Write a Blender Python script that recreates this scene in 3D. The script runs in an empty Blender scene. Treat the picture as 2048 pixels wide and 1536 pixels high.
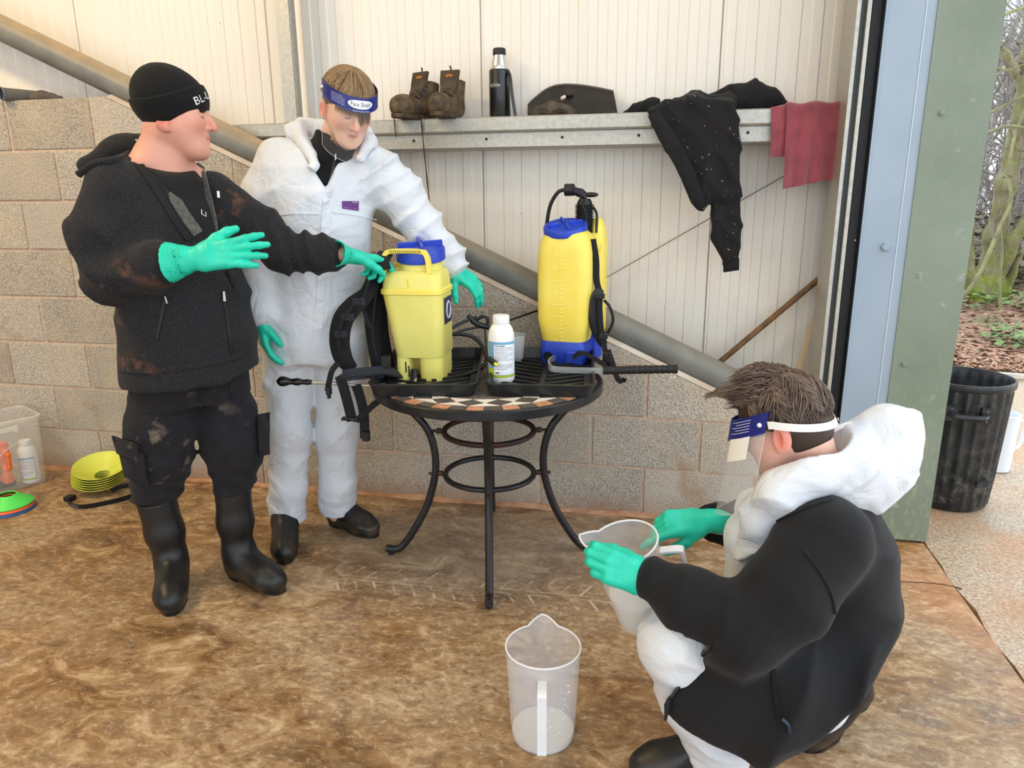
import bpy, math, random
import numpy as np
from mathutils import Matrix, Vector
random.seed(7); rng = np.random.default_rng(7)
SC = bpy.context.scene; COL = SC.collection
PI = math.pi

# ---------------------------------------------------------------- camera
FOC = 1450.0                                   # focal length in pixels of the 2048 x 1536 frame
CAM = np.array([1.19029, -2.95873, 1.36341])
FWD = np.array([-0.20369733, 0.945465, -0.25417185])
RGT = np.array([0.97798955, 0.20849137, -0.0082329])
UPV = np.array([-0.04520871, 0.25025444, 0.96712403])
cam = bpy.data.cameras.new('camera'); cam.sensor_width = 36; cam.lens = FOC*36/2048; cam.clip_start = .05; cam.clip_end = 200
camo = bpy.data.objects.new('camera', cam); COL.objects.link(camo)
camo.matrix_world = Matrix([[RGT[i], UPV[i], -FWD[i], CAM[i]] for i in range(3)] + [[0, 0, 0, 1]])
SC.camera = camo

# ---------------------------------------------------------------- sky, lights, exposure
w = bpy.data.worlds.new('overcast_sky'); SC.world = w; w.use_nodes = True
bg = w.node_tree.nodes['Background']; bg.inputs[0].default_value = (.84, .92, 1.0, 1); bg.inputs[1].default_value = 2.45
SC.view_settings.view_transform = 'Standard'; SC.view_settings.look = 'None'
SC.view_settings.exposure = 0.06; SC.view_settings.gamma = 1; SC.view_settings.use_curve_mapping = False
def area_lamp(name, loc, target, size, size_y, power, col):
    l = bpy.data.lights.new(name, 'AREA'); l.shape = 'RECTANGLE'; l.size = size; l.size_y = size_y; l.energy = power; l.color = col
    o = bpy.data.objects.new(name, l); COL.objects.link(o); o.location = loc
    o.rotation_euler = (Vector(target)-Vector(loc)).to_track_quat('-Z', 'Y').to_euler(); return o
WARM = (1.0, .74, .40)
area_lamp('batten_light', (-2.3, -1.9, 3.72), (-1.5, -.5, 0), 1.2, .25, 68, WARM)
area_lamp('batten_light', (.6, -1.0, 3.72), (.6, -.2, 0), 1.2, .25, 14, (1, .88, .72))
area_lamp('batten_light', (-1.9, -4.2, 3.72), (-1.4, -1.0, .5), 1.2, .25, 26, WARM)

# ---------------------------------------------------------------- materials
def S(r, g, b):
    f = lambda v: ((v/255+.055)/1.055)**2.4 if v > 10.3 else v/255/12.92
    return (f(r), f(g), f(b), 1)
MATS = {}
def mat(name, col, rough=.6, metal=0, col2=None, scale=12, detail=4, bump=0, bscale=60, spec=.5, trans=0, alpha=1, sheen=0, ramp=(.35, .65), stretch=None, ior=1.45, sss=0, bdist=.002, coat=0, attr=None):
    if name in MATS: return MATS[name]
    m = bpy.data.materials.new(name); m.use_nodes = True; nt = m.node_tree; N = nt.nodes; L = nt.links
    b = N['Principled BSDF']; b.inputs['Base Color'].default_value = col; b.inputs['Roughness'].default_value = rough
    b.inputs['Metallic'].default_value = metal; b.inputs['Specular IOR Level'].default_value = spec; b.inputs['IOR'].default_value = ior
    b.inputs['Transmission Weight'].default_value = trans; b.inputs['Alpha'].default_value = alpha
    b.inputs['Sheen Weight'].default_value = sheen; b.inputs['Coat Weight'].default_value = coat
    if sss:
        b.inputs['Subsurface Weight'].default_value = sss; b.inputs['Subsurface Radius'].default_value = (.012, .005, .003); b.inputs['Subsurface Scale'].default_value = 1
    tc = N.new('ShaderNodeTexCoord'); co = tc.outputs['Object']
    if stretch:
        mp = N.new('ShaderNodeMapping'); mp.inputs['Scale'].default_value = stretch; L.new(co, mp.inputs[0]); co = mp.outputs[0]
    base = None
    if attr:
        at_ = N.new('ShaderNodeAttribute'); at_.attribute_name = attr; base = at_.outputs['Color']
    if col2 is not None:
        n = N.new('ShaderNodeTexNoise'); n.inputs['Scale'].default_value = scale; n.inputs['Detail'].default_value = detail; L.new(co, n.inputs['Vector'])
        r = N.new('ShaderNodeValToRGB'); r.color_ramp.elements[0].position = ramp[0]; r.color_ramp.elements[1].position = ramp[1]
        r.color_ramp.elements[0].color = col; r.color_ramp.elements[1].color = col2
        L.new(n.outputs['Fac'], r.inputs[0]); base = r.outputs[0]
    if base is not None: L.new(base, b.inputs['Base Color'])
    if bump:
        n2 = N.new('ShaderNodeTexNoise'); n2.inputs['Scale'].default_value = bscale; n2.inputs['Detail'].default_value = 3; L.new(co, n2.inputs['Vector'])
        bp = N.new('ShaderNodeBump'); bp.inputs['Strength'].default_value = bump; bp.inputs['Distance'].default_value = bdist
        L.new(n2.outputs['Fac'], bp.inputs['Height']); L.new(bp.outputs[0], b.inputs['Normal'])
    MATS[name] = m; return m
class NT:                                       # small node builder
    def __init__(s, m): s.t = m.node_tree; s.N = s.t.nodes; s.L = s.t.links; s.b = s.N['Principled BSDF']; s.co = s.N.new('ShaderNodeTexCoord').outputs['Object']
    def map(s, scale=(1, 1, 1), loc=(0, 0, 0), rot=(0, 0, 0), src=None):
        n = s.N.new('ShaderNodeMapping'); n.inputs['Scale'].default_value = scale; n.inputs['Location'].default_value = loc; n.inputs['Rotation'].default_value = rot
        s.L.new(src or s.co, n.inputs[0]); return n.outputs[0]
    def noise(s, scale, detail=4, v=None, rough=.5, dist=0):
        n = s.N.new('ShaderNodeTexNoise'); n.inputs['Scale'].default_value = scale; n.inputs['Detail'].default_value = detail; n.inputs['Roughness'].default_value = rough; n.inputs['Distortion'].default_value = dist
        s.L.new(v or s.co, n.inputs['Vector']); return n.outputs['Fac']
    def voro(s, scale, v=None, feature='F1'):
        n = s.N.new('ShaderNodeTexVoronoi'); n.feature = feature; n.inputs['Scale'].default_value = scale; s.L.new(v or s.co, n.inputs['Vector']); return n.outputs['Distance']
    def ramp(s, f, stops):
        n = s.N.new('ShaderNodeValToRGB'); e = n.color_ramp.elements
        while len(e) < len(stops): e.new(.5)
        for i, (p, c) in enumerate(stops): e[i].position = p; e[i].color = c if len(c) == 4 else (*c, 1)
        s.L.new(f, n.inputs[0]); return n.outputs[0]
    def mix(s, f, a, b, mode='MIX'):
        n = s.N.new('ShaderNodeMix'); n.data_type = 'RGBA'; n.blend_type = mode
        for sock, v in ((n.inputs[0], f), (n.inputs[6], a), (n.inputs[7], b)):
            if hasattr(v, 'links'): s.L.new(v, sock)
            else: sock.default_value = v
        return n.outputs[2]
    def math(s, op, a, b=0, c=None):
        n = s.N.new('ShaderNodeMath'); n.operation = op
        for i, v in enumerate((a, b) if c is None else (a, b, c)):
            if hasattr(v, 'links'): s.L.new(v, n.inputs[i])
            else: n.inputs[i].default_value = v
        return n.outputs[0]
    def sep(s, v=None):
        n = s.N.new('ShaderNodeSeparateXYZ'); s.L.new(v or s.co, n.inputs[0]); return n.outputs
    def bump(s, h, strength=.5, dist=.003):
        n = s.N.new('ShaderNodeBump'); n.inputs['Strength'].default_value = strength; n.inputs['Distance'].default_value = dist
        s.L.new(h, n.inputs['Height']); s.L.new(n.outputs[0], s.b.inputs['Normal'])
    def color(s, c): s.L.new(c, s.b.inputs['Base Color'])
    def rough(s, c): s.L.new(c, s.b.inputs['Roughness'])

# ---------------------------------------------------------------- mesh helpers (all coordinates in world metres)
ORG = {}
def V3(a): return np.asarray(a, float)
def unit(v): v = V3(v); return v/max(np.linalg.norm(v), 1e-12)
def W(px, py, O, off=0.):
    """world point seen at photo pixel (px, py), standing 'off' metres behind (+) or before (-) the upright plane through ground point O that faces the room"""
    d = FWD + RGT*(px-1024)/FOC - UPV*(py-768)/FOC
    fh = np.array([-.2106, .9776, 0.]); o = np.array([O[0], O[1], 0.]) + fh*off
    return CAM + d*((o-CAM)@fh/(d@fh))
class MB:
    def __init__(s): s.v = []; s.f = []; s.n = 0
    def add(s, v, f):
        v = np.asarray(v, float).reshape(-1, 3); s.v.append(v); s.f += [tuple(int(i)+s.n for i in q) for q in f]; s.n += len(v); return s
    def box(s, a, b, bev=0):
        x0, y0, z0 = np.minimum(a, b); x1, y1, z1 = np.maximum(a, b)
        if bev <= 0:
            v = [(x, y, z) for x in (x0, x1) for y in (y0, y1) for z in (z0, z1)]
            return s.add(v, [(0, 1, 3, 2), (4, 6, 7, 5), (0, 4, 5, 1), (2, 3, 7, 6), (0, 2, 6, 4), (1, 5, 7, 3)])
        # chamfered box: 24 vertices
        c = ((x0, x1), (y0, y1), (z0, z1)); vs = []; idx = {}
        for i in (0, 1):
            for j in (0, 1):
                for k in (0, 1):
                    for ax in range(3):
                        p = [c[0][i], c[1][j], c[2][k]]
                        for q, sgn in enumerate((i, j, k)):
                            if q != ax: p[q] += bev*(1-2*sgn)
                        idx[i, j, k, ax] = len(vs); vs.append(p)
        F = []
        for ax in range(3):
            for sd in (0, 1):
                o = [q for q in range(3) if q != ax]; loop = []
                for a_, b_ in ((0, 0), (1, 0), (1, 1), (0, 1)):
                    t = [0, 0, 0]; t[ax] = sd; t[o[0]] = a_; t[o[1]] = b_; loop.append(idx[(*t, ax)])
                F.append(loop if (sd == 1) == (ax != 1) else loop[::-1])
        for ax in range(3):
            o = [q for q in range(3) if q != ax]
            for a_ in (0, 1):
                for b_ in (0, 1):
                    t0 = [0, 0, 0]; t0[o[0]] = a_; t0[o[1]] = b_; t1 = list(t0); t1[ax] = 1
                    F.append((idx[(*t0, o[0])], idx[(*t1, o[0])], idx[(*t1, o[1])], idx[(*t0, o[1])]))
        for i in (0, 1):
            for j in (0, 1):
                for k in (0, 1): F.append((idx[i, j, k, 0], idx[i, j, k, 1], idx[i, j, k, 2]))
        return s.add(vs, F)
    def tube(s, pts, r, n=10, cap=True, up=None, flat=None):
        """round (or flat=(a,b) elliptical factors) sweep along a polyline; r is one radius or one per point"""
        P = np.asarray(pts, float); m = len(P); r = np.broadcast_to(np.asarray(r, float), (m,))
        T = np.gradient(P, axis=0); T /= np.maximum(np.linalg.norm(T, axis=1), 1e-9)[:, None]
        u = unit(np.cross(T[0], up if up is not None else ((0, 0, 1) if abs(T[0][2]) < .9 else (1, 0, 0))))
        a = np.arange(n)*2*PI/n; vs = []; fa, fb = flat or (1, 1)
        for i in range(m):
            if up is not None: 
                c_ = np.cross(T[i], up); u = unit(c_) if np.linalg.norm(c_) > .05 else u
            u = unit(u - T[i]*(u@T[i])); vv = np.cross(T[i], u)
            vs.append(P[i] + r[i]*(fa*np.cos(a)[:, None]*u + fb*np.sin(a)[:, None]*vv))
        F = [(i*n+j, i*n+(j+1) % n, (i+1)*n+(j+1) % n, (i+1)*n+j) for i in range(m-1) for j in range(n)]
        if cap: F += [tuple(range(n))[::-1], tuple((m-1)*n+j for j in range(n))]
        return s.add(np.concatenate(vs), F)
    def lathe(s, prof, n=32, o=(0, 0, 0), M=None, cap=False):
        a = np.arange(n)*2*PI/n; vs = np.array([[(r*math.cos(t), r*math.sin(t), z) for t in a] for r, z in prof]).reshape(-1, 3)
        if M is not None: vs = vs@np.asarray(M).T
        m = len(prof); F = [(i*n+j, i*n+(j+1) % n, (i+1)*n+(j+1) % n, (i+1)*n+j) for i in range(m-1) for j in range(n)]
        if cap: F += [tuple(range(n))[::-1], tuple((m-1)*n+j for j in range(n))]
        return s.add(vs+V3(o), F)
    def prism(s, poly, ext):
        """flat polygon (3D points) pushed along vector ext"""
        P = np.asarray(poly, float); n = len(P)
        return s.add(np.concatenate([P, P+V3(ext)]), [tuple(range(n))[::-1], tuple(range(n, 2*n))] + [(i, (i+1) % n, (i+1) % n+n, i+n) for i in range(n)])
    def rings(s, R, close=True, cap=True):
        """loft through rings (m, n, 3)"""
        R = np.asarray(R, float); m, n = R.shape[:2]; k = n if close else n-1
        F = [(i*n+j, i*n+(j+1) % n, (i+1)*n+(j+1) % n, (i+1)*n+j) for i in range(m-1) for j in range(k)]
        if cap and close: F += [tuple(range(n))[::-1], tuple((m-1)*n+j for j in range(n))]
        return s.add(R.reshape(-1, 3), F)
    def ribbon(s, pts, width, thick, side):
        """strap: centre line pts, half faces along 'side' vectors (one or per point)"""
        P = np.asarray(pts, float); sd = np.broadcast_to(np.asarray(side, float), P.shape); T = np.gradient(P, axis=0)
        T /= np.maximum(np.linalg.norm(T, axis=1), 1e-9)[:, None]
        sd = sd - T*np.sum(sd*T, 1)[:, None]; sd = sd/np.maximum(np.linalg.norm(sd, axis=1), 1e-9)[:, None]; nn = np.cross(T, sd)
        wd = np.broadcast_to(np.asarray(width, float), (len(P),))[:, None]*.5; th = thick*.5
        return s.rings(np.stack([P-sd*wd-nn*th, P+sd*wd-nn*th, P+sd*wd+nn*th, P-sd*wd+nn*th], 1))
    def ell(s, c, r, M=None, nu=16, nv=10):
        vs = [(math.cos(u)*math.sin(v), math.sin(u)*math.sin(v), math.cos(v)) for v in np.linspace(.001, PI-.001, nv) for u in np.arange(nu)*2*PI/nu]
        vs = np.array(vs)*V3(r)
        if M is not None: vs = vs@np.asarray(M).T
        F = [(i*nu+j, (i+1)*nu+j, (i+1)*nu+(j+1) % nu, i*nu+(j+1) % nu) for i in range(nv-1) for j in range(nu)]
        return s.add(vs+V3(c), F)
    def xf(s, M, o=(0, 0, 0)):
        M = np.asarray(M, float); s.v = [v@M.T+V3(o) for v in s.v]; return s
    def verts(s): return np.concatenate(s.v)
def link(name, me, m, parent=None, loc=(0, 0, 0)):
    o = bpy.data.objects.new(name, me); COL.objects.link(o); o.location = loc
    if m is not None and not me.materials: me.materials.append(m)
    if parent is not None: o.parent = parent
    return o
def org(o):
    while o is not None and o.name not in ORG: o = o.parent
    return ORG[o.name] if o is not None else np.zeros(3)
def obj(name, mb, m, parent=None, smooth=False, angle=35, at=None, kind=None, colors=None):
    """one mesh object from an MB or (verts, faces) in world coordinates"""
    v, f = (mb.verts(), mb.f) if isinstance(mb, MB) else mb
    o0 = V3(at) if at is not None else (org(parent) if parent is not None else np.zeros(3))
    me = bpy.data.meshes.new(name); me.from_pydata((v-o0).tolist(), [], [tuple(map(int, q)) for q in f] if not isinstance(f, np.ndarray) else f.tolist()); me.update()
    if smooth:
        me.polygons.foreach_set('use_smooth', [True]*len(me.polygons))
        if angle < 180: me.set_sharp_from_angle(angle=math.radians(angle))
    if colors is not None:
        a = me.color_attributes.new('tint', 'FLOAT_COLOR', 'POINT'); c = np.ones((len(v), 4), np.float32); c[:, :3] = colors; a.data.foreach_set('color', c.ravel())
    o = link(name, me, m, parent, o0 if parent is None else (0, 0, 0))
    if parent is None: ORG[o.name] = o0
    if kind: o['kind'] = kind
    return o
def fixn(o):                                     # consistent outward normals
    import bmesh
    b = bmesh.new(); b.from_mesh(o.data); bmesh.ops.recalc_face_normals(b, faces=b.faces); b.to_mesh(o.data); b.free(); return o
def tag(o, label=None, cat=None, group=None, kind=None):
    for k, v in (('label', label), ('category', cat), ('group', group), ('kind', kind)):
        if v: o[k] = v
    return o
def thing(name, label, cat, loc=(0, 0, 0), group=None):
    o = bpy.data.objects.new(name, None); COL.objects.link(o); o.location = loc; o.empty_display_size = .05
    ORG[o.name] = V3(loc); return tag(o, label, cat, group)
def struct(name, mb, m, **k): return tag(obj(name, mb, m, **k), kind='structure')
def spline(pts, n=24):
    """Catmull-Rom through points (any dimension)"""
    P = np.asarray(pts, float); P = np.vstack([2*P[0]-P[1], P, 2*P[-1]-P[-2]]); out = []; m = len(P)-3
    for t in np.linspace(0, m, n):
        i = min(int(t), m-1); u = t-i; a, b, c, d = P[i:i+4]
        out.append(.5*((2*b)+(c-a)*u+(2*a-5*b+4*c-d)*u*u+(3*b-a-3*c+d)*u**3))
    return np.array(out)
def rotz(a): c, s = math.cos(a), math.sin(a); return np.array([[c, -s, 0], [s, c, 0], [0, 0, 1.]])
def roty(a): c, s = math.cos(a), math.sin(a); return np.array([[c, 0, s], [0, 1, 0], [-s, 0, c.real]])
def rotx(a): c, s = math.cos(a), math.sin(a); return np.array([[1, 0, 0], [0, c, -s], [0, s, c]])
def frame(x=None, z=None, y=None):
    """matrix with columns (x, y, z) from two given directions, the first given of z, x, y kept exact"""
    if z is not None and x is not None: z = unit(z); x = unit(V3(x)-z*(V3(x)@z)); y = np.cross(z, x)
    elif z is not None: z = unit(z); y = unit(V3(y)-z*(V3(y)@z)); x = np.cross(y, z)
    else: x = unit(x); y = unit(V3(y)-x*(V3(y)@x)); z = np.cross(x, y)
    return np.stack([x, y, z], 1)
def text(name, body, size, m, parent, o, xdir, ydir, ext=.0006, align='CENTER'):
    """lettering as thin raised mesh"""
    c = bpy.data.curves.new(name, 'FONT'); c.body = body; c.size = size; c.extrude = ext; c.align_x = align; c.align_y = 'CENTER'; c.resolution_u = 2
    t = bpy.data.objects.new('tmp', c); COL.objects.link(t); dg = bpy.context.evaluated_depsgraph_get(); dg.update()
    me = bpy.data.meshes.new_from_object(t.evaluated_get(dg)); bpy.data.objects.remove(t); bpy.data.curves.remove(c)
    v = np.array([q.co[:] for q in me.vertices]); f = [tuple(p.vertices) for p in me.polygons]; bpy.data.meshes.remove(me)
    x = unit(xdir); y = unit(V3(ydir)-x*(V3(ydir)@x)); R_ = np.stack([x, y, np.cross(x, y)], 1)
    return v@R_.T+V3(o), f, R_

# ---------------------------------------------------------------- implicit surfaces (bodies, cloth, gloves)
def smin(a, b, k):
    h = np.clip(.5+.5*(b-a)/k, 0, 1); return b*(1-h)+a*h-k*h*(1-h)
def smax(a, b, k): return -smin(-a, -b, k)
def cone(p, a, b, ra, rb, fl=None, fax=None):
    """round cone between a and b; fl squeezes it along fax"""
    a = V3(a); b = V3(b); ba = b-a; L = ba@ba+1e-12; q = p-a; t = np.clip(q@ba/L, 0, 1); d = q-t[:, None]*ba
    if fl is not None:
        x = unit(fax); dx = d@x; d = d+(dx*(1/fl-1))[:, None]*x
    return np.sqrt(np.einsum('ij,ij->i', d, d))-(ra+(rb-ra)*t)
def chain(p, pts, rs, k=.02, fl=None, fax=None):
    d = None
    for i in range(len(pts)-1):
        e = cone(p, pts[i], pts[i+1], rs[i], rs[i+1], fl, fax); d = e if d is None else smin(d, e, k)
    return d
def ellip(p, c, r, M=None):
    q = p-V3(c)
    if M is not None: q = q@np.asarray(M)
    r = V3(r); k0 = np.sqrt(np.sum((q/r)**2, 1)); k1 = np.sqrt(np.sum((q/(r*r))**2, 1)); return k0*(k0-1)/np.maximum(k1, 1e-9)
def rbox(p, c, h, r, M=None):
    q = p-V3(c)
    if M is not None: q = q@np.asarray(M)
    q = np.abs(q)-(V3(h)-r); return np.sqrt(np.sum(np.maximum(q, 0)**2, 1))+np.minimum(q.max(1), 0)-r
def poly2(q, P_):
    """signed distance to a 2D polygon"""
    P_ = np.asarray(P_, float); d = np.full(len(q), 1e9); s_ = np.ones(len(q)); n = len(P_)
    for i in range(n):
        a, b = P_[i], P_[i-1]; e = b-a; w_ = q-a; bb = w_-e*np.clip(w_@e/(e@e), 0, 1)[:, None]; d = np.minimum(d, (bb**2).sum(1)); c1 = q[:, 1] >= a[1]; c2 = q[:, 1] < b[1]; c3 = e[0]*w_[:, 1] > e[1]*w_[:, 0]; s_ = np.where((c1 & c2 & c3) | (~c1 & ~c2 & ~c3), -s_, s_)
    return s_*np.sqrt(d)
def slab(p, pix, Y, th, r, bow=None):
    """soft slab whose outline (photo pixels on the upright plane y = Y) is poly; half thickness th, rounding r"""
    P_ = []
    for x, y in pix: d = FWD+RGT*(x-1024)/FOC-UPV*(y-768)/FOC; w_ = CAM+d*((Y-CAM[1])/d[1]); P_.append((w_[0], w_[2]))
    d2 = poly2(p[:, [0, 2]], P_)+r; dy = np.abs(p[:, 1]-Y-(0 if bow is None else bow(p)))-th+r; return np.sqrt(np.maximum(d2, 0)**2+np.maximum(dy, 0)**2)+np.minimum(np.maximum(d2, dy), 0)-r
def plane(p, c, n): return (p-V3(c))@unit(n)
def loft_sdf(p, axis, data, M):
    """stack of ellipses; axis origin 'axis', M columns (x, y, z) of its frame; data rows (z, cx, cy, rx, ry)"""
    q = (p-V3(axis))@np.asarray(M); D = np.asarray(data, float); z = q[:, 2]; zc = np.clip(z, D[0, 0], D[-1, 0])
    I = [np.interp(zc, D[:, 0], D[:, i]) for i in range(1, 5)]
    x = (q[:, 0]-I[0])/I[2]; y = (q[:, 1]-I[1])/I[3]; r = np.sqrt(x*x+y*y); k = np.sqrt((x/I[2])**2+(y/I[3])**2)
    d = np.where(r > .05, r*(r-1)/np.maximum(k, 1e-6), -np.minimum(I[2], I[3])); return smax(d, np.maximum(D[0, 0]-z, z-D[-1, 0]), .012)
def mesh_sdf(f, lo, hi, h, fine=None, hf=None):
    """surface nets over f on a grid of step h (hf inside the fine box), evaluated only near the surface"""
    ax_ = []
    for i in range(3):
        if fine is None: ax_.append(np.arange(lo[i], hi[i]+h, h)); continue
        a, b = max(fine[0][i], lo[i]), min(fine[1][i], hi[i]); ax_.append(np.concatenate([np.arange(lo[i], a, h), np.arange(a, b, hf), np.arange(b, hi[i]+h, h)]))
    n = np.array([len(a) for a in ax_]); B = 6; nc = -(-n//B); bc = []; bh = []
    for a, c in zip(ax_, nc):
        e = [(a[i*B], a[min((i+1)*B, len(a)-1)]) for i in range(c)]; bc.append([(x+y)/2 for x, y in e]); bh.append([max(y-x, h*.1)/2 for x, y in e])
    g = np.stack(np.meshgrid(*bc, indexing='ij'), -1).reshape(-1, 3); hh = np.stack(np.meshgrid(*bh, indexing='ij'), -1); dg_ = np.sqrt((hh**2).sum(-1))
    dc = np.concatenate([f(x) for x in np.array_split(g, max(1, len(g)//200000))]).reshape(nc); act = np.abs(dc) < dg_*1.5+.004
    up = lambda q: np.repeat(np.repeat(np.repeat(q, B, 0), B, 1), B, 2)[:n[0], :n[1], :n[2]]
    G = up(dc).copy(); A = up(act); I = np.argwhere(A); P = np.stack([ax_[i][I[:, i]] for i in range(3)], 1)
    G[A] = np.concatenate([f(x) for x in np.array_split(P, max(1, len(P)//200000))])
    s = G < 0; c = [s[i:n[0]-1+i, j:n[1]-1+j, k:n[2]-1+k] for i in (0, 1) for j in (0, 1) for k in (0, 1)]
    cnt = sum(x.astype(np.int8) for x in c); act = (cnt > 0) & (cnt < 8); cell = np.argwhere(act); ids = -np.ones(act.shape, int); ids[act] = np.arange(len(cell))
    acc = np.zeros((len(cell), 3)); num = np.zeros(len(cell)); cs = [(i, j, k) for i in (0, 1) for j in (0, 1) for k in (0, 1)]
    for a in cs:
        for ax in range(3):
            if a[ax]: continue
            b = list(a); b[ax] = 1; ga = G[tuple((cell+a).T)]; gb = G[tuple((cell+b).T)]; m = (ga < 0) != (gb < 0)
            t = np.where(m, ga/np.where(m, ga-gb, 1), 0); pt = np.array(a, float)[None]+0*acc; pt[:, ax] = t
            acc[m] += pt[m]; num += m
    fr = acc/num[:, None]; v = np.stack([ax_[i][cell[:, i]]+fr[:, i]*(ax_[i][cell[:, i]+1]-ax_[i][cell[:, i]]) for i in range(3)], 1); F = []
    for ax in range(3):
        o = [q for q in range(3) if q != ax]; sl = [slice(1, -1)]*3; sl[ax] = slice(0, -1); s2 = list(sl); s2[ax] = slice(1, None)
        a = s[tuple(sl)]; b = s[tuple(s2)]; m = np.argwhere(a != b)+[1 if q != ax else 0 for q in range(3)]
        inside = s[tuple(m.T)]; q4 = []
        for d0, d1 in ((1, 1), (0, 1), (0, 0), (1, 0)):
            mm = m.copy(); mm[:, o[0]] -= d0; mm[:, o[1]] -= d1; q4.append(ids[tuple(mm.T)])
        q4 = np.stack(q4, 1); flip = inside if ax != 1 else ~inside; q4[~flip] = q4[~flip][:, ::-1]; F.append(q4)
    F = np.concatenate(F); F = F[(F >= 0).all(1)]
    return v, F
def relax(v, F, it=2, k=.5):
    for _ in range(it):
        s_ = np.zeros_like(v); c_ = np.zeros(len(v))
        for a, b in ((0, 1), (1, 2), (2, 3), (3, 0)):
            np.add.at(s_, F[:, a], v[F[:, b]]); np.add.at(s_, F[:, b], v[F[:, a]]); np.add.at(c_, F[:, a], 1); np.add.at(c_, F[:, b], 1)
        v = v*(1-k)+k*s_/np.maximum(c_, 1)[:, None]
    return v
_PH = np.random.default_rng(3).uniform(0, 6.28, (8, 3)); _DR = np.random.default_rng(5).normal(size=(8, 3))
def wob(p, s, seed=0):
    """cheap smooth noise about -1..1, feature size about 1/s metres"""
    q = p*s+seed*3.7; o = 0
    for i in range(5):
        a = q@_DR[i]+_PH[i, 0]; b = q@_DR[(i+3) % 8]*1.3+_PH[i, 1]; o = o+np.sin(a+1.3*np.sin(b))
    return o*.4
def folds(p, dirv, freq, warp=1.2, seed=0, ws=6, sharp=1.6):
    """ridge-like cloth creases running across dirv"""
    a = p@V3(dirv)*freq*6.283+warp*wob(p, ws, seed); r = 1-np.abs(np.sin(a*.5)); return r**sharp*(.55+.45*wob(p, ws*1.7, seed+2))
# ================================================================ the setting
def clip_poly(poly, n, d):
    """keep n.x <= d"""
    out = []
    for i in range(len(poly)):
        a = np.array(poly[i]); b = np.array(poly[(i+1) % len(poly)]); da = a@n-d; db = b@n-d
        if da <= 0: out.append(a)
        if (da < 0 < db) or (db < 0 < da): out.append(a+(b-a)*da/(da-db))
    return out
# floor -----------------------------------------------------------
m = mat('floor_concrete', S(150, 118, 82), .5); t = NT(m)
st = t.map((1, 1.6, 1), rot=(0, 0, .5)); big = t.noise(1.6, 6, st, .62, .6); mid = t.noise(5.5, 8, st, .68, 1.2); fin = t.noise(34, 7, t.map((1, 1.5, 1), rot=(0, 0, .45)), .72, .5); pit = t.noise(170, 3)
c = t.ramp(mid, [(.30, S(74, 50, 27)), (.42, S(120, 87, 51)), (.53, S(151, 116, 75)), (.68, S(204, 177, 138))])
c = t.mix(t.ramp(big, [(.40, (0, 0, 0)), (.66, (.75, .75, .75))]), c, t.ramp(fin, [(.35, S(136, 109, 80)), (.62, S(196, 174, 144))]))
c = t.mix(t.ramp(fin, [(.54, (0, 0, 0)), (.72, (.6, .6, .6))]), c, S(222, 202, 170))
c = t.mix(t.ramp(fin, [(.30, (.6, .6, .6)), (.44, (0, 0, 0))]), c, S(92, 62, 36))
sx = t.sep()
oc = t.math('MULTIPLY', t.ramp(t.noise(1.1, 4, t.map(loc=(5, 2, 0))), [(.4, (0, 0, 0)), (.6, (1, 1, 1))]), t.math('SMOOTH_MIN', t.math('MAXIMUM', t.math('MULTIPLY_ADD', sx[0], .9, -.9), 0), 1, .2))
c = t.mix(t.math('MULTIPLY', oc, .45), c, S(190, 118, 62))       # rusty damp stain by the doorway
gz = t.math('MULTIPLY', t.ramp(t.math('ABSOLUTE', t.math('ADD', sx[0], -.55)), [(.25, (1, 1, 1)), (.8, (0, 0, 0))]), t.ramp(t.math('ABSOLUTE', t.math('ADD', sx[1], .42)), [(.15, (1, 1, 1)), (.5, (0, 0, 0))]))
c = t.mix(t.math('MULTIPLY', gz, .55), c, t.ramp(mid, [(.35, S(120, 102, 86)), (.65, S(172, 152, 134))]))
# tractor tyre print: pale curved lugs either side of a centre line
tp = t.sep(t.map((1, 1, 1), loc=(-.55, .74, 0), rot=(0, 0, -.035)))
ay = t.math('ABSOLUTE', tp[1]); ph = t.math('ADD', t.math('MULTIPLY', tp[0], 14.0), t.math('ADD', t.math('MULTIPLY', ay, -7.5), t.math('MULTIPLY', t.math('GREATER_THAN', tp[1], 0), .5)))
lug = t.math('LESS_THAN', t.math('ABSOLUTE', t.math('ADD', t.math('FRACT', ph), -.5)), .075)
lug = t.math('MAXIMUM', t.math('MULTIPLY', t.math('MULTIPLY', lug, t.math('GREATER_THAN', ay, .014)), t.math('LESS_THAN', ay, .085)), t.math('LESS_THAN', t.math('ABSOLUTE', t.math('ADD', ay, -.012)), .0022))
lug = t.math('MULTIPLY', t.math('MULTIPLY', lug, t.math('LESS_THAN', t.math('ABSOLUTE', tp[0]), .52)), t.ramp(t.noise(14, 3), [(.42, (0, 0, 0)), (.6, (1, 1, 1))]))
c = t.mix(t.math('MULTIPLY', lug, .6), c, S(226, 208, 186))
t.color(c); t.rough(t.ramp(mid, [(.3, (.30,)*3), (.6, (.58,)*3)])); t.bump(t.mix(.5, fin, pit), .35, .003)
fl = struct('floor', MB().box((-6, -8, -.15), (2.235, .34, 0)), m)
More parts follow.
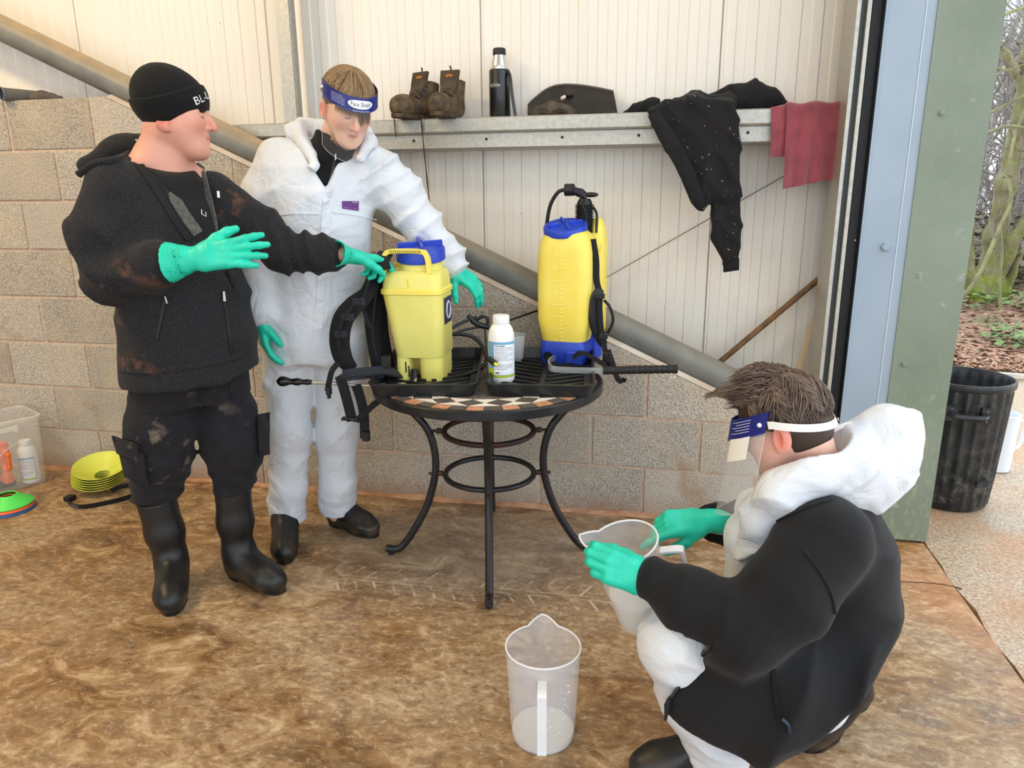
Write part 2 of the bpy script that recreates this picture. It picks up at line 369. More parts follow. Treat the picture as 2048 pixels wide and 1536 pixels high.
# yard concrete outside the doorway
m = mat('yard_concrete', S(170, 150, 125), .55); t = NT(m); a = t.noise(90, 4, None, .7); b = t.noise(2.2, 5)
c = t.ramp(a, [(.3, S(120, 98, 76)), (.5, S(178, 156, 130)), (.68, S(214, 198, 176))]); c = t.mix(t.math('MULTIPLY', t.ramp(b, [(.45, (0, 0, 0)), (.65, (1, 1, 1))]), .5), c, S(184, 128, 80))
t.color(c); t.rough(t.ramp(b, [(.4, (.28,)*3), (.6, (.6,)*3)])); t.bump(a, .6, .004)
# ragged edge between slab and yard
ys = np.linspace(-6, .1, 60); ed = [(2.243+.006*math.sin(y*21)+.005*math.sin(y*47+1), y) for y in ys]
yd = MB().prism([(x, y, -.15) for x, y in ed] + [(2.25, 2.95, -.15), (9, 3.4, -.15), (9, -6, -.15)], (0, 0, .148)); yo = struct('ground_yard', yd, m); fixn(yo)
m = mat('dark_gap', S(30, 22, 18), .9)
struct('ground_joint', MB().box((2.22, -8, -.16), (2.27, .34, -.03)), m)
# sill patch of pale mortar by the jamb
G0 = lambda x, y, z=0.: CAM+(lambda d: d*((z-CAM[2])/d[2]))(FWD+RGT*(x-1024)/FOC-UPV*(y-768)/FOC)
obj('floor_crack', MB().tube(spline([G0(1700, 1150), G0(1760, 1160), G0(1800, 1164), G0(1850, 1166), G0(1895, 1171), G0(1925, 1178)], 40)+rng.normal(0, .0015, (40, 3))*V3((1, 1, 0)), .0022, 5), mat('crack_dark', S(74, 48, 40), .9), fl)
# block wall ------------------------------------------------------
m = mat('mortar', S(186, 158, 136), .85, col2=S(204, 182, 160), scale=30, bump=.4, bscale=180)
ZT, CB, CA = 1.79, 1.214, .4585               # level top; sloping top z = CB - CA x
wl = [(-2.9, -.0), (1.86, 0), (1.86, CB-CA*1.86), ((CB-ZT)/CA, ZT), (-2.9, ZT)]
wb = obj('wall_lower', MB().prism([(x, .0035, z) for x, z in wl], (0, .13, 0)), m); tag(wb, kind='structure'); fixn(wb)
m = mat('blockwork', S(168, 158, 142), .9); t = NT(m)
info = t.N.new('ShaderNodeObjectInfo').outputs['Random']; geo = t.N.new('ShaderNodeNewGeometry').outputs['Position']
sp = t.noise(210, 3, geo, .75); sp2 = t.voro(150, geo); lo = t.noise(5, 4, geo)
c = t.ramp(sp, [(.33, S(100, 91, 80)), (.45, S(166, 157, 144)), (.58, S(198, 190, 178)), (.72, S(234, 228, 218))])
c = t.mix(t.ramp(info, [(0, (.0,)*3), (1, (.35,)*3)]), c, S(150, 142, 130), 'MULTIPLY'); c = t.mix(t.math('MULTIPLY', t.ramp(lo, [(.4, (0, 0, 0)), (.7, (1, 1, 1))]), .35), c, S(200, 182, 150))
pz = t.sep(geo); dirt = t.math('MULTIPLY', t.ramp(pz[2], [(0, (1, 1, 1)), (.11, (0, 0, 0))]), t.ramp(t.noise(9, 4, geo), [(.2, (.3,)*3), (.7, (.9,)*3)]))
c = t.mix(dirt, c, S(150, 108, 76)); smr = t.ramp(t.noise(3.1, 3, t.map(loc=(1, 4, 2.3), src=geo)), [(.66, (0, 0, 0)), (.74, (.6,)*3)]); c = t.mix(smr, c, S(150, 118, 84))
t.color(c); t.bump(t.mix(.5, sp, t.math('MULTIPLY', sp2, 1.4)), .8, .004)
full = None
for row in range(8):
    zc0 = -.005+.225*row if row else .003; z1 = .22+.225*row-.005; z0 = z1-.215 if row else .006
    offx = 0. if row % 2 else .225
    for k in range(-7, 6):
        x0 = k*.45+offx+.005; x1 = x0+.44
        if x0 < -2.85: continue
        x1 = min(x1, 1.85)
        if x1-x0 < .06: continue
        poly = clip_poly([np.array((x0, z0)), np.array((x1, z0)), np.array((x1, z1)), np.array((x0, z1))], np.array((CA, 1.)), CB-.006)
        if len(poly) < 3: continue
        A = abs(sum(poly[i][0]*poly[(i+1) % len(poly)][1]-poly[(i+1) % len(poly)][0]*poly[i][1] for i in range(len(poly))))/2
        if A < .002: continue
        dy = random.uniform(-.0015, .0015)-.003; cx, cz = (x0+x1)/2, (z0+z1)/2
        if len(poly) == 4 and A > .0945 and row:
            if full is None:
                o = obj('block', MB().box((-.22, 0, -.1075), (.22, .1, .1075), .004), m); COL.objects.unlink(o); full = o.data; bpy.data.objects.remove(o)
            o = link('block', full, m, wb, (cx, dy, cz)); o.rotation_euler = (0, random.uniform(-.004, .004), 0)
        else:
            pm = MB(); q = np.array(poly); ce = q.mean(0); inn = ce+(q-ce)*(1-.004/np.maximum(np.linalg.norm(q-ce, axis=1), .03))[:, None]; n = len(q)
            pm.add([(x, dy, z) for x, z in inn]+[(x, dy+.004, z) for x, z in q]+[(x, .1, z) for x, z in q],
                   [tuple(range(n))]+[(i+n, (i+1) % n+n, (i+1) % n, i) for i in range(n)]+[(i+2*n, (i+1) % n+2*n, (i+1) % n+n, i+n) for i in range(n)])
            o = obj('block', pm, m, wb); fixn(o)
# mortar fillet laid on the sloping cut
fm = mat('pale_mortar', S(205, 196, 182), .85, col2=S(186, 164, 142), scale=6, bump=.4, bscale=90)
x0, x1 = (CB-ZT)/CA, 1.85; fp = [(x, .0+.003*math.sin(x*31), CB-CA*x) for x in np.linspace(x0, x1, 50)]
mb = MB(); mb.rings([[(x, -.004+y, z-.004), (x, .02, z+.012), (x, .12, z+.012), (x, .12, z-.01)] for x, y, z in fp]); fo = obj('mortar_fillet', mb, fm, wb); fixn(fo)
mb = MB(); xs = np.linspace(-2.9, 1.85, 60); mb.rings([[(x, -.022-.006*math.sin(x*9)-.004*math.sin(x*29), 0.001), (x, -.006, .016+.006*math.sin(x*13)), (x, .02, .016), (x, .02, 0.001)] for x in xs])
fo = obj('floor_fillet', mb, mat('dirt_mortar', S(160, 112, 82), .9, col2=S(190, 148, 114), scale=14, bump=.5, bscale=120), wb); fixn(fo)
# white ribbed cladding panels ------------------------------------
m = mat('cladding_paint', S(224, 219, 210), .42, col2=S(228, 224, 216), scale=3, bump=.05, bscale=400); t = NT(m)
g = t.N.new('ShaderNodeNewGeometry').outputs['Position']; fly = t.ramp(t.voro(9, g), [(.018, S(90, 60, 40)), (.024, S(226, 221, 212))]); sc_ = t.ramp(t.noise(7, 5, t.map((1, 1, .15), src=g), .7), [(.45, (0, 0, 0)), (.75, (.16,)*3)])
t.color(t.mix(sc_, fly, S(196, 176, 150)))
wk = struct('wall_back', MB().box((-6.0, .34, 0), (1.9, .42, 4.0)), mat('panel_core', S(200, 195, 185), .8))
pmesh = None
for k in range(-7, 3):
    xs = .358+(k-1)*1.0
    if pmesh is None:
        pr = [(0.0, .016), (.004, .004), (.008, .003)]; n = 12; wq = .976/n
        for i in range(n):
            a = .012+i*wq; pr += [(a, .0042), (a+.0038, 0), (a+wq*.5, 0), (a+wq*.5+.0038, .0042)]
        pr += [(.992, .003), (.996, .004), (.9995, .016)]
        mb = MB(); mb.add([(x, y, z) for z in (0.02, 3.98) for x, y in pr], [(i, i+1, i+1+len(pr), i+len(pr)) for i in range(len(pr)-1)])
        o = obj('panel', mb, m); COL.objects.unlink(o); pmesh = o.data; bpy.data.objects.remove(o)
    if xs+1 > 1.9+.5: continue
    link('panel', pmesh, m, wk, (xs, .322, 0))
# steel: brace tube, sheeting rail, post --------------------------
galv = mat('galvanised_steel', S(166, 164, 156), .45, .6, col2=S(182, 179, 170), scale=60, bump=.06, bscale=300)
greyp = mat('grey_paint_steel', S(112, 122, 126), .5, 0, col2=S(132, 138, 138), scale=5, bump=.08, bscale=90); t = NT(greyp)
g = t.N.new('ShaderNodeNewGeometry'); pz = t.sep(g.outputs['Position']); nz = t.sep(g.outputs['Normal'])
dust = t.math('MULTIPLY', t.ramp(nz[2], [(.15, (0, 0, 0)), (.85, (1, 1, 1))]), t.ramp(pz[0], [(-1., (1, 1, 1)), (.0, (.9,)*3), (.75, (.25,)*3)])); dust = t.math('MULTIPLY', dust, t.ramp(t.noise(14, 4, g.outputs['Position']), [(.3, (.55,)*3), (.7, (1, 1, 1))]))
t.color(t.mix(dust, t.ramp(t.noise(9, 4, g.outputs['Position']), [(.3, S(103, 104, 101)), (.7, S(126, 126, 121))]), S(176, 150, 112)))
zc = lambda x: 1.2738-CA*x
br = struct('trim_1', MB().tube([(x, .072, zc(x)) for x in np.linspace(-3.4, 1.86, 12)], .057, 24), greyp, smooth=True); br['label'] = 'dusty grey steel tube brace sloping down along the block wall'
rl = MB(); pf = [(.33, 1.671), (.135, 1.671), (.130, 1.666), (.130, 1.618), (.134, 1.611), (.142, 1.608), (.150, 1.610), (.150, 1.552), (.155, 1.548), (.33, 1.548)]
rl.prism([(-.9, y, z) for y, z in pf], (2.72, 0, 0)); ro = struct('trim_2', rl, galv); fixn(ro); ro['label'] = 'galvanised steel sheeting rail used as a shelf'
bl = mat('dark_bolt', S(70, 68, 64), .5, .8)
for x in (.10, .42, .74, 1.05, 1.47): obj('bolt', MB().lathe([(0, 0), (.006, 0), (.006, .004), (.003, .007), (0, .0075)], 8, (x, .151, 1.585), rotx(PI/2)), bl, ro)
po = MB(); po.prism([(-.487, .135, 1.672), (-.487, .30, 1.672), (-.484, .30, 1.672), (-.484, .138, 1.672), (-.432, .138, 1.672), (-.432, .16, 1.672), (-.429, .16, 1.672), (-.429, .135, 1.672)], (0, 0, 2.3)); poo = struct('trim_3', po, galv); fixn(poo); poo['label'] = 'upright galvanised channel standing on the rail'
# doorway column, door guide, green flashing ----------------------
blue = mat('blue_grey_paint', S(142, 158, 174), .42, 0, col2=S(150, 165, 180), scale=4, bump=.12, bscale=160)
co = struct('trim_4', MB().box((1.873, -.045, 0), (2.034, -.032, 4)).box((1.945, -.032, 0), (1.955, .2, 4)).box((1.873, .2, 0), (2.034, .212, 4)).box((1.873, -.049, 0), (1.879, -.03, 4)), blue); co['label'] = 'blue grey painted steel column at the doorway'
obj('edge_seam', MB().box((1.999, -.0475, 0), (2.002, -.045, 4)), mat('pale_blue_edge', S(190, 204, 214), .4), co)
hx = lambda r, z0, z1: [(0, z0), (r, z0), (r, z1), (r*.85, z1+.002), (0, z1+.002)]
obj('bolt', MB().lathe([(0, 0), (.019, 0), (.019, .002), (.016, .003), (.0155, .012), (.0135, .0145), (0, .0145)], 6, (1.962, -.045, 1.164), rotx(PI/2)), blue, co)
gd = struct('trim_5', MB().box((1.787, -.02, 0), (1.800, .0, 4)).box((1.800, .03, 0), (1.823, .034, 4)).box((1.819, -.03, 0), (1.832, 0.03, 4)).box((1.787, 0, 0), (1.79, .2, 4)), galv); gd['label'] = 'galvanised roller door guide with black brush strip'
obj('brush_seal', MB().box((1.836, -.022, 0), (1.866, .03, 4)), mat('black_rubber_seal', S(14, 15, 18), .6), gd)
obj('guide_channel', MB().box((1.801, -.006, 0), (1.818, .03, 4)), mat('dark_grey_channel', S(70, 74, 76), .5, .3), gd)
obj('rivet', MB().ell((1.862, -.024, 1.185), (.004, .003, .004)), galv, gd)
green = mat('green_flashing', S(112, 130, 112), .45, 0); t = NT(green)
gp = t.N.new('ShaderNodeNewGeometry').outputs['Position']; pz = t.sep(gp)
lich = t.math('MULTIPLY', t.ramp(t.noise(60, 4, t.map((1, 1, .35), src=gp), .7), [(.52, (0, 0, 0)), (.66, (.7,)*3)]), t.ramp(pz[2], [(.05, (1, 1, 1)), (.75, (.15,)*3)]))
c = t.mix(lich, t.ramp(t.noise(3, 4, gp), [(.3, S(114, 126, 110)), (.7, S(128, 140, 124))]), S(164, 166, 128)); sm = t.math('MULTIPLY', t.ramp(t.noise(16, 3, gp), [(.66, (0, 0, 0)), (.76, (.45,)*3)]), 1); c = t.mix(sm, c, S(176, 186, 180))
t.color(c)
gf = struct('trim_6', MB().box((2.034, -.05, .012), (2.241, -.047, 4)).box((2.238, -.047, .012), (2.241, .3, 4)).box((2.034, -.047, .012), (2.037, -.03, 4)), green); gf['label'] = 'green painted sheet flashing wrapping the door jamb'
for z, x in ((.36, 2.093), (.73, 2.075), (1.062, 2.088), (1.62, 2.088)):
    s_ = obj('screw', MB().lathe([(0, 0), (.0125, 0), (.0125, .002), (.008, .0035), (.0075, .008), (0, .009)], 12, (x, -.05, z), rotx(PI/2)), green, gf)
struct('trim_7', MB().box((2.19, -.03, 0), (2.235, .1, .013)), mat('dark_gap', S(30, 22, 18), .9))
# the hall goes on beyond the frame: roof and far side wall, so that daylight comes in by the doorway side
struct('ceiling', MB().box((-6, -8, 4.0), (2.25, .42, 4.08)), mat('roof_sheet', S(190, 186, 176), .7))
struct('wall_left', MB().box((-6.1, -8, 0), (-6, .42, 4.0)), mat('panel_core', S(200, 195, 185), .8))
for i, (x, y) in enumerate(((-2.3, -1.9), (.6, -1.0), (-1.9, -4.2))):
    struct('trim_%d' % (9+i), MB().box((x-.62, y-.06, 3.76), (x+.62, y+.06, 3.86), .01).box((x-.5, y-.01, 3.86), (x-.48, y+.01, 4.0)).box((x+.48, y-.01, 3.86), (x+.5, y+.01, 4.0)), mat('batten_housing', S(236, 236, 232), .5))
# thin bracing wire, rusty rod, leaning timber laths ---------------
wr = thing('bracing_wire', 'thin grey bracing wire stretched across the white cladding', 'wire', (.84, .29, .95)); obj('wire_strand', MB().tube([(.80, .29, .926), (1.83, .29, 1.539)], .0022, 6), mat('wire_steel', S(120, 120, 118), .5, .6), wr)
rd = thing('rusty_rod', 'rusty brown steel rod leaning between brace and door guide', 'rod', (1.39, .25, .60)); obj('rod_bar', MB().tube([(1.36, .235, .58), (1.86, .26, 1.066)], .0125, 12), mat('rust', S(92, 70, 48), .8, 0, col2=S(126, 94, 62), scale=30, bump=.5, bscale=150), rd, smooth=True)
wood = mat('lath_wood', S(214, 190, 152), .7, col2=S(196, 166, 124), scale=8, stretch=(1, 1, .1))
for i, (a, b, wd) in enumerate((((1.715, .26, .42), (1.845, .29, 1.03), .016), ((1.80, .255, .70), (1.87, .295, .80), .007), ((1.80, .21, .40), (1.85, .235, .74), .012))):
    L_ = obj('timber_lath', MB().ribbon([a, b], wd, .006, (1, 0, 0)), wood, at=a)
    tag(L_, ('longest pale timber lath leaning behind the door guide', 'thinnest pale lath splint beside the longest lath', 'short pale timber lath lowest beside the door guide')[i], 'lath', 'timber laths by the door guide')
# ================================================================ table with trays
blk = mat('black_paint_metal', S(30, 31, 34), .38, .2, col2=S(44, 42, 42), scale=18, bump=.15, bscale=140)
rustm = mat('rusty_black_metal', S(40, 33, 30), .6, .2, col2=S(78, 46, 34), scale=22, bump=.3, bscale=140)
TC = np.array([.56, -.45]); TZ = .705; TR = .42
tb = thing('patio_table', 'round black metal garden table with tiled mosaic top', 'table', (TC[0], TC[1], 0))
pol = lambda r, a, z: (TC[0]+r*math.cos(a), TC[1]+r*math.sin(a), z)
rim = MB().lathe([(TR-.022, TZ-.034), (TR-.004, TZ-.034), (TR, TZ-.030), (TR, TZ-.004), (TR-.003, TZ), (TR-.012, TZ), (TR-.014, TZ-.003), (TR-.022, TZ-.004)], 96, (*TC, 0))
obj('rim', rim, blk, tb, True)
obj('top_board', MB().lathe([(0, TZ-.02), (TR-.02, TZ-.02), (TR-.02, TZ-.0045), (0, TZ-.0045)], 64, (*TC, 0)), mat('grout', S(120, 110, 98), .9, col2=S(90, 82, 74), scale=60), tb)
tor = mat('terracotta_tile', S(178, 120, 84), .6, col2=S(202, 150, 116), scale=40); tdk = mat('dark_slate_tile', S(72, 66, 60), .6, col2=S(96, 88, 80), scale=40); twh = mat('cream_tile', S(222, 212, 194), .55, col2=S(234, 228, 214), scale=30)
NP = 21; A0 = -PI/2+.06
def tile(mm, pts):
    p = np.array([pol(r, a, TZ-.0045) for r, a in pts]); ce = p.mean(0); p = ce+(p-ce)*.95
    obj('tile', MB().prism(p, (0, 0, .004)), mm, tb)
for i in range(NP):
    a0 = A0+i*2*PI/NP; da = 2*PI/NP
    tile(tor, [(.397, a0), (.397, a0+da*.25), (.397, a0+da*.5), (.356, a0+da*.5), (.356, a0)]); tile(tdk, [(.397, a0+da*.5), (.397, a0+da*.75), (.397, a0+da), (.356, a0+da), (.356, a0+da*.5)])
    tile(twh, [(.352, a0), (.352, a0+da), (.318, a0+da*.5)]); tile(twh, [(.318, a0+da*.5), (.276, a0+da), (.276, a0)])
    tile(tdk, [(.350, a0), (.318, a0+da*.47), (.279, a0), (.318, a0-da*.47)])
zr = (.505, .335)
leg0 = spline([(.345, .672), (.30, .60), (.235, .52), (.207, .43), (.208, .33), (.245, .20), (.305, .09), (.345, .035), (.372, .022), (.41, .026)], 40)
for k in range(4):
    a = math.radians(12.7+90*k); lg = obj('leg', MB().tube([pol(r, a, z) for r, z in leg0], .0145, 12), blk, tb, True)
    obj('foot_pad', MB().lathe([(0, 0), (.012, 0), (.012, .012), (0, .012)], 12, pol(.39, a, 0)), mat('rubber', S(28, 28, 28), .8), lg)
    for z in zr:
        obj('bolt', MB().tube([pol(.176, a, z), pol(.232, a, z)], .006, 8), rustm, lg); obj('bracket', MB().tube([pol(.178, a, z), pol(.197, a, z)], .011, 8), rustm, lg)
for z, mm in zip(zr, (rustm, blk)):
    ar = np.linspace(0, 2*PI, 49)[:-1]; rg = MB(); n = 10; R_ = np.array([[pol(.168+.011*math.cos(t), a, z+.0105*math.sin(t)) for t in np.arange(n)*2*PI/n] for a in ar])
    rg.rings(np.concatenate([R_, R_[:1]]), cap=False); obj('brace_ring', rg, mm, tb, True)
tray_m = mat('black_tray_plastic', S(26, 27, 29), .38, col2=S(40, 41, 42), scale=9, bump=.2, bscale=60)
def rr(w, d, r, n=5, o=(0, 0)):
    out = []
    for cx, cy, a in ((w/2-r, d/2-r, 0), (-w/2+r, d/2-r, PI/2), (-w/2+r, -d/2+r, PI), (w/2-r, -d/2+r, 1.5*PI)):
        out += [(cx+r*math.cos(a+t)+o[0], cy+r*math.sin(a+t)+o[1]) for t in np.linspace(0, PI/2, n)]
    return np.array(out)
def rr3(w, d, r, z, n=5, o=(0, 0)): q = rr(w, d, r, n, o); return np.c_[q, np.full(len(q), z)]
def tray(fl, ang, label):
    M = rotz(ang); w_, d_ = .372, .60; ce = V3((*fl, 0))+M@V3((w_/2, d_/2, 0)); ce[2] = TZ
    t_ = thing('drip_tray', label, 'tray', ce, 'drip trays on the table')
    b = MB().rings([rr3(w_-.030, d_-.030, .03, .002), rr3(w_-.028, d_-.028, .03, 0), rr3(w_-.008, d_-.008, .035, .040), rr3(w_, d_, .036, .041), rr3(w_, d_, .036, .045), rr3(w_-.016, d_-.016, .034, .045), rr3(w_-.034, d_-.034, .03, .006)], cap=False)
    b.add(rr3(w_-.034, d_-.034, .03, .006), [tuple(range(20))]); b.add(rr3(w_-.028, d_-.028, .03, .0), [tuple(range(20))[::-1]])
    b.xf(M, ce); fixn(obj('tray_body', b, tray_m, t_, True, 30))
    for i in range(-7, 8):                                     # herringbone ribs
        for sx in (-1, 1):
            y0 = i*.055; p0 = (sx*.012, y0); p1 = (sx*.145, y0+.075)
            if abs(p0[1]) > d_/2-.04 or abs(p1[1]) > d_/2-.03: continue
            r_ = MB().ribbon([(p0[0], p0[1], .0105), (p1[0], p1[1], .0105)], .011, .009, (0, 1, 0)); r_.xf(M, ce); obj('rib', r_, tray_m, t_)
    return t_
tray((.222, -.775), math.radians(12), 'black plastic ribbed drip tray under the sprayer with shoulder straps')
tray((.604, -.690), math.radians(6.3), 'black plastic ribbed drip tray under the white bottle and blue-based sprayer')

# ================================================================ sprayer with straps (near, left)
yel = mat('pale_yellow_plastic', S(234, 226, 128), .45, col2=S(230, 218, 112), scale=7, bump=.05, bscale=90, sss=.12)
yel2 = mat('strong_yellow_plastic', S(242, 216, 84), .42, col2=S(246, 226, 110), scale=7, bump=.05, bscale=90, sss=.12)
blu = mat('blue_plastic', S(34, 62, 176), .38, col2=S(40, 72, 190), scale=9); blk2 = mat('black_plastic', S(20, 20, 22), .42); web = mat('black_webbing', S(17, 17, 19), .85, bump=.5, bscale=600, sheen=.05)
pad = mat('black_padding', S(20, 20, 22), .9, bump=.4, bscale=350, sheen=.05); padb = mat('charcoal_pad_cloth', S(34, 36, 42), .85, bump=.4, bscale=350, sheen=.05); chrome = mat('bright_steel', S(214, 214, 210), .25, .9); alu = mat('aluminium', S(176, 176, 172), .4, .85)
AO = V3((.318, -.455, TZ+.006)); AM = rotz(math.radians(4))
A = thing('backpack_sprayer', 'pale yellow backpack sprayer with black harness and carrying handle, nearest on the table', 'sprayer', AO, 'backpack sprayers')
L = lambda m_: m_.xf(AM, AO)
rows = [(.166, .186, .03, 0), (.170, .190, .032, .004), (.174, .192, .034, .085), (.178, .194, .034, .088), (.200, .205, .038, .30), (.202, .207, .038, .318)]
t_ = MB().rings([rr3(w_*(1+.35*max(0, z-.09)), d_, r, z, 7, (.006-.09*max(0, z-.08), 0)) for w_, d_, r, z in rows if z >= .085] + [rr3(.216, .205, .038, .330, 7, (-.015, 0)), rr3(.210, .200, .045, .375, 7, (-.015, 0)), rr3(.192, .180, .06, .392, 7, (-.012, .01)), rr3(.12, .12, .055, .396, 7, (-.005, .03))])
tank = obj('tank', L(t_), yel, A, True, 40)
obj('collar_ring', L(MB().rings([rr3(.220, .209, .038, .310, 7, (-.015, 0)), rr3(.228, .217, .04, .313, 7, (-.015, 0)), rr3(.228, .217, .04, .327, 7, (-.015, 0)), rr3(.216, .207, .038, .332, 7, (-.015, 0))], cap=False)), yel2, tank, True)
obj('mould_rib', L(MB().tube([(-.016, -.1035, .338), (-.018, -.1015, .368)], .004, 6)), yel2, tank)
# feet: left small foot, right wide foot, cut-out between for the lever
ft = MB().rings([rr3(.052, .186, .02, z, 5, (-.056, 0)) for z in (0, .004, .086)]); obj('foot', L(ft), yel, A, True, 40)
ft = MB().rings([rr3(.088, .186, .03, z, 5, (.046, 0)) for z in (0, .004, .086)]); obj('foot', L(ft), yel, A, True, 40)
obj('foot_slot', L(MB().box((-.046, -.0945, .03), (-.042, -.092, .07)).box((-.035, -.0945, .015), (-.031, -.092, .055))), blk2, A)
obj('under_body', L(MB().box((-.06, -.03, .004), (.07, .085, .085))), mat('dark_yellow_plastic', S(180, 166, 80), .5), A)
# carrying handle at the front
def handle(y, z0, h, w_, mm, name):
    P_ = spline([(-w_/2-.004, y, z0), (-w_/2, y, z0+h*.6), (-w_/2+.008, y, z0+h*.9), (-w_/2+.025, y, z0+h), (0, y, z0+h+.002), (w_/2-.025, y, z0+h), (w_/2-.008, y, z0+h*.9), (w_/2, y, z0+h*.6), (w_/2+.004, y, z0)], 40)
    q = MB(); q.ribbon(P_-V3((.030, 0, 0)), .022, .016, (0, 1, 0)); return obj(name, L(q), mm, A, True, 30)
hd = handle(-.078, .385, .075, .158, yel2, 'carry_handle')
for i in range(16): obj('grip_slot', L(MB().box((-.085+i*.0072, -.0905, .4535), (-.0825+i*.0072, -.0885, .4655))), mat('handle_slot', S(120, 104, 30), .8), hd)
handle(.085, .38, .065, .15, yel2, 'rear_handle')
LT = rotx(math.radians(9)); lt = lambda m_: L(m_.xf(LT, (.002, .005, .430)))
lo_ = obj('lid', lt(MB().lathe([(.086, -.004), (.088, -.002), (.088, .034), (.084, .040), (.055, .046), (0, .048)], 40)), blu, A, True, 40)
obj('neck', L(MB().lathe([(.078, .39), (.078, .43)], 32, (.002, .005, 0))), yel, A, True)
for a in (0, PI/2, PI, 1.5*PI): obj('lid_fin', lt(MB().box((.012, -.006, .040), (.080, .006, .062), .002).xf(rotz(a+.35))), blu, lo_)
obj('lid_knob', lt(MB().lathe([(.010, .044), (.010, .063), (.006, .068), (0, .069)], 14)), blu, lo_, True)
# dark badge on the right flank
obj('side_badge', L(MB().rings([[(.0985-(.31-z)*.012, y, z) for y, z in ((-.055, z_), (.05, z_))] for t, z_ in ((0, .20), (1, .25), (2, .295))], close=False)), mat('badge_navy', S(44, 40, 92), .4), A)
obj('badge_ring', L(MB().tube([(.0988-(.31-z)*.012, y, z) for y, z in [(.0+.030*math.cos(t), .247+.030*math.sin(t)) for t in np.linspace(0, 2*PI, 24)]], .003, 6)), mat('badge_white', S(220, 220, 224), .5), A)
# pump lever: bright rod to the left with a black turned grip
O = (.318, -.56)
lv = [W(832, 752, O, .02), W(829, 764, O, -.01), W(815, 768, O, -.02), W(712, 771, O, -.045), W(655, 766, O, -.06), W(620, 765, O, -.06)]
le = obj('pump_lever', MB().tube(spline(lv, 30), .0062, 10), chrome, A, True)
obj('lever_boot', MB().tube([W(829, 740, O, .03), W(828, 768, O, .0)], .014, 12), blk2, A, True)
gx = np.linspace(624, 552, 30); gr = [.007, .0075, .009, .010, .0085, .008, .0085, .0105, .0125, .0125, .0115, .010, .0095, .0105, .0125, .0145, .016, .0165, .016, .014, .009, .001]; gr = np.interp(np.linspace(0, 1, 30), np.linspace(0, 1, len(gr)), gr)
obj('lever_grip', MB().tube([W(x, 764.5-(624-x)*.03, O, -.06) for x in gx], gr*1.12, 16), mat('gloss_black', S(12, 12, 13), .22), le, True)
# harness
def strap(name, pts, wd, th, mm, par, side=(.55, -.83, 0), n=30, Oq=(.25, -.56)):
    P_ = spline([W(x, y, Oq, o) for x, y, o in pts], n); return obj(name, MB().ribbon(P_, wd, th, side), mm, par)
def padstrap(name, pts, rw, rt, mm, par, Oq=(.25, -.56), up=(.3, -.95, 0), n=36):
    P_ = spline([W(x, y, Oq, o) for x, y, o in pts], n); rw = np.interp(np.linspace(0, 1, n), np.linspace(0, 1, len(rw)), rw)
    return obj(name, MB().tube(P_, rw, 12, up=up, flat=(1, rt)), mm, par, True)
s1 = padstrap('shoulder_strap', [(768, 515, .08), (750, 545, .06), (735, 585, .02), (707, 612, -.02), (686, 640, -.03), (679, 680, -.03), (686, 715, -.02), (703, 738, 0)], [.018, .022, .026, .034, .036, .036, .034, .024], .42, pad, A)
strap('strap_webbing', [(762, 510, .05), (742, 550, .025), (727, 592, -.02), (702, 616, -.06), (683, 645, -.07), (677, 682, -.07), (680, 700, -.06)], .026, .003, web, s1)
for x, y in ((716, 603), (694, 634), (680, 668)): obj('strap_keeper', MB().box(W(x-12, y-5, (.25, -.56), -.074), W(x+14, y+6, (.25, -.56), -.069)), padb, s1)
s2 = padstrap('shoulder_strap', [(772, 515, .14), (762, 550, .12), (752, 600, .10), (748, 660, .08), (752, 700, .06), (760, 740, .05)], [.018, .024, .026, .024, .02, .016], .5, pad, A)
strap('strap_webbing', [(770, 518, .05), (757, 560, .04), (748, 620, .03), (746, 680, .02), (758, 720, .0), (775, 735, -.01)], .024, .003, web, s2)
obj('strap_buckle', MB().box(W(762, 712, (.25, -.56), -.03), W(782, 732, (.25, -.56), -.01)), blk2, s2)
obj('strap_tail', MB().ribbon(spline([W(728, 618, (.25, -.56), .02), W(734, 640, (.25, -.56), .0), W(743, 656, (.25, -.56), .0)], 8), .016, .003, (.9, .4, 0)), web, s1)
hb = MB(); P_ = spline([W(800, 748, (.25, -.56), .03), W(772, 742, (.25, -.56), -.01), W(735, 744, (.25, -.56), -.05), (W(700, 748, (.25, -.56), -.07)), W(676, 756, (.25, -.56), -.06)], 24); obj('hip_pad', hb.tube(P_, np.interp(np.linspace(0, 1, 24), (0, .2, .8, 1), (.03, .036, .036, .016)), 14, up=(.2, -.98, 0), flat=(.38, 1)), padb, A, True)
obj('hip_pad_panel', MB().ribbon(P_[6:20]+V3((0, -.016, 0)), .042, .006, (0, 0, 1)), mat('blue_black_cloth', S(38, 44, 54), .8, bump=.3, bscale=350), A)
strap('waist_strap', [(676, 726, -.07), (664, 742, -.085), (658, 765, -.085), (655, 782, -.08)], .020, .003, web, A, side=(.9, .4, .1))
bk = obj('clip_buckle', MB().box(W(650, 774, (.25, -.56), -.09), W(665, 788, (.25, -.56), -.075), .002).box(W(653, 786, (.25, -.56), -.088), W(663, 796, (.25, -.56), -.077), .002), blk2, A)
strap('waist_strap', [(680, 752, -.09), (690, 785, -.09), (698, 815, -.085), (704, 842, -.08)], .036, .003, web, A, side=(.9, .4, .1))
strap('waist_strap', [(712, 770, -.07), (722, 800, -.07), (728, 830, -.07), (730, 876, -.07)], .034, .003, web, A, side=(.9, .4, .1))
strap('waist_strap', [(712, 842, -.08), (730, 826, -.085), (752, 806, -.09), (774, 796, -.09), (782, 806, -.085)], .022, .003, web, A, side=(.3, .0, 1))
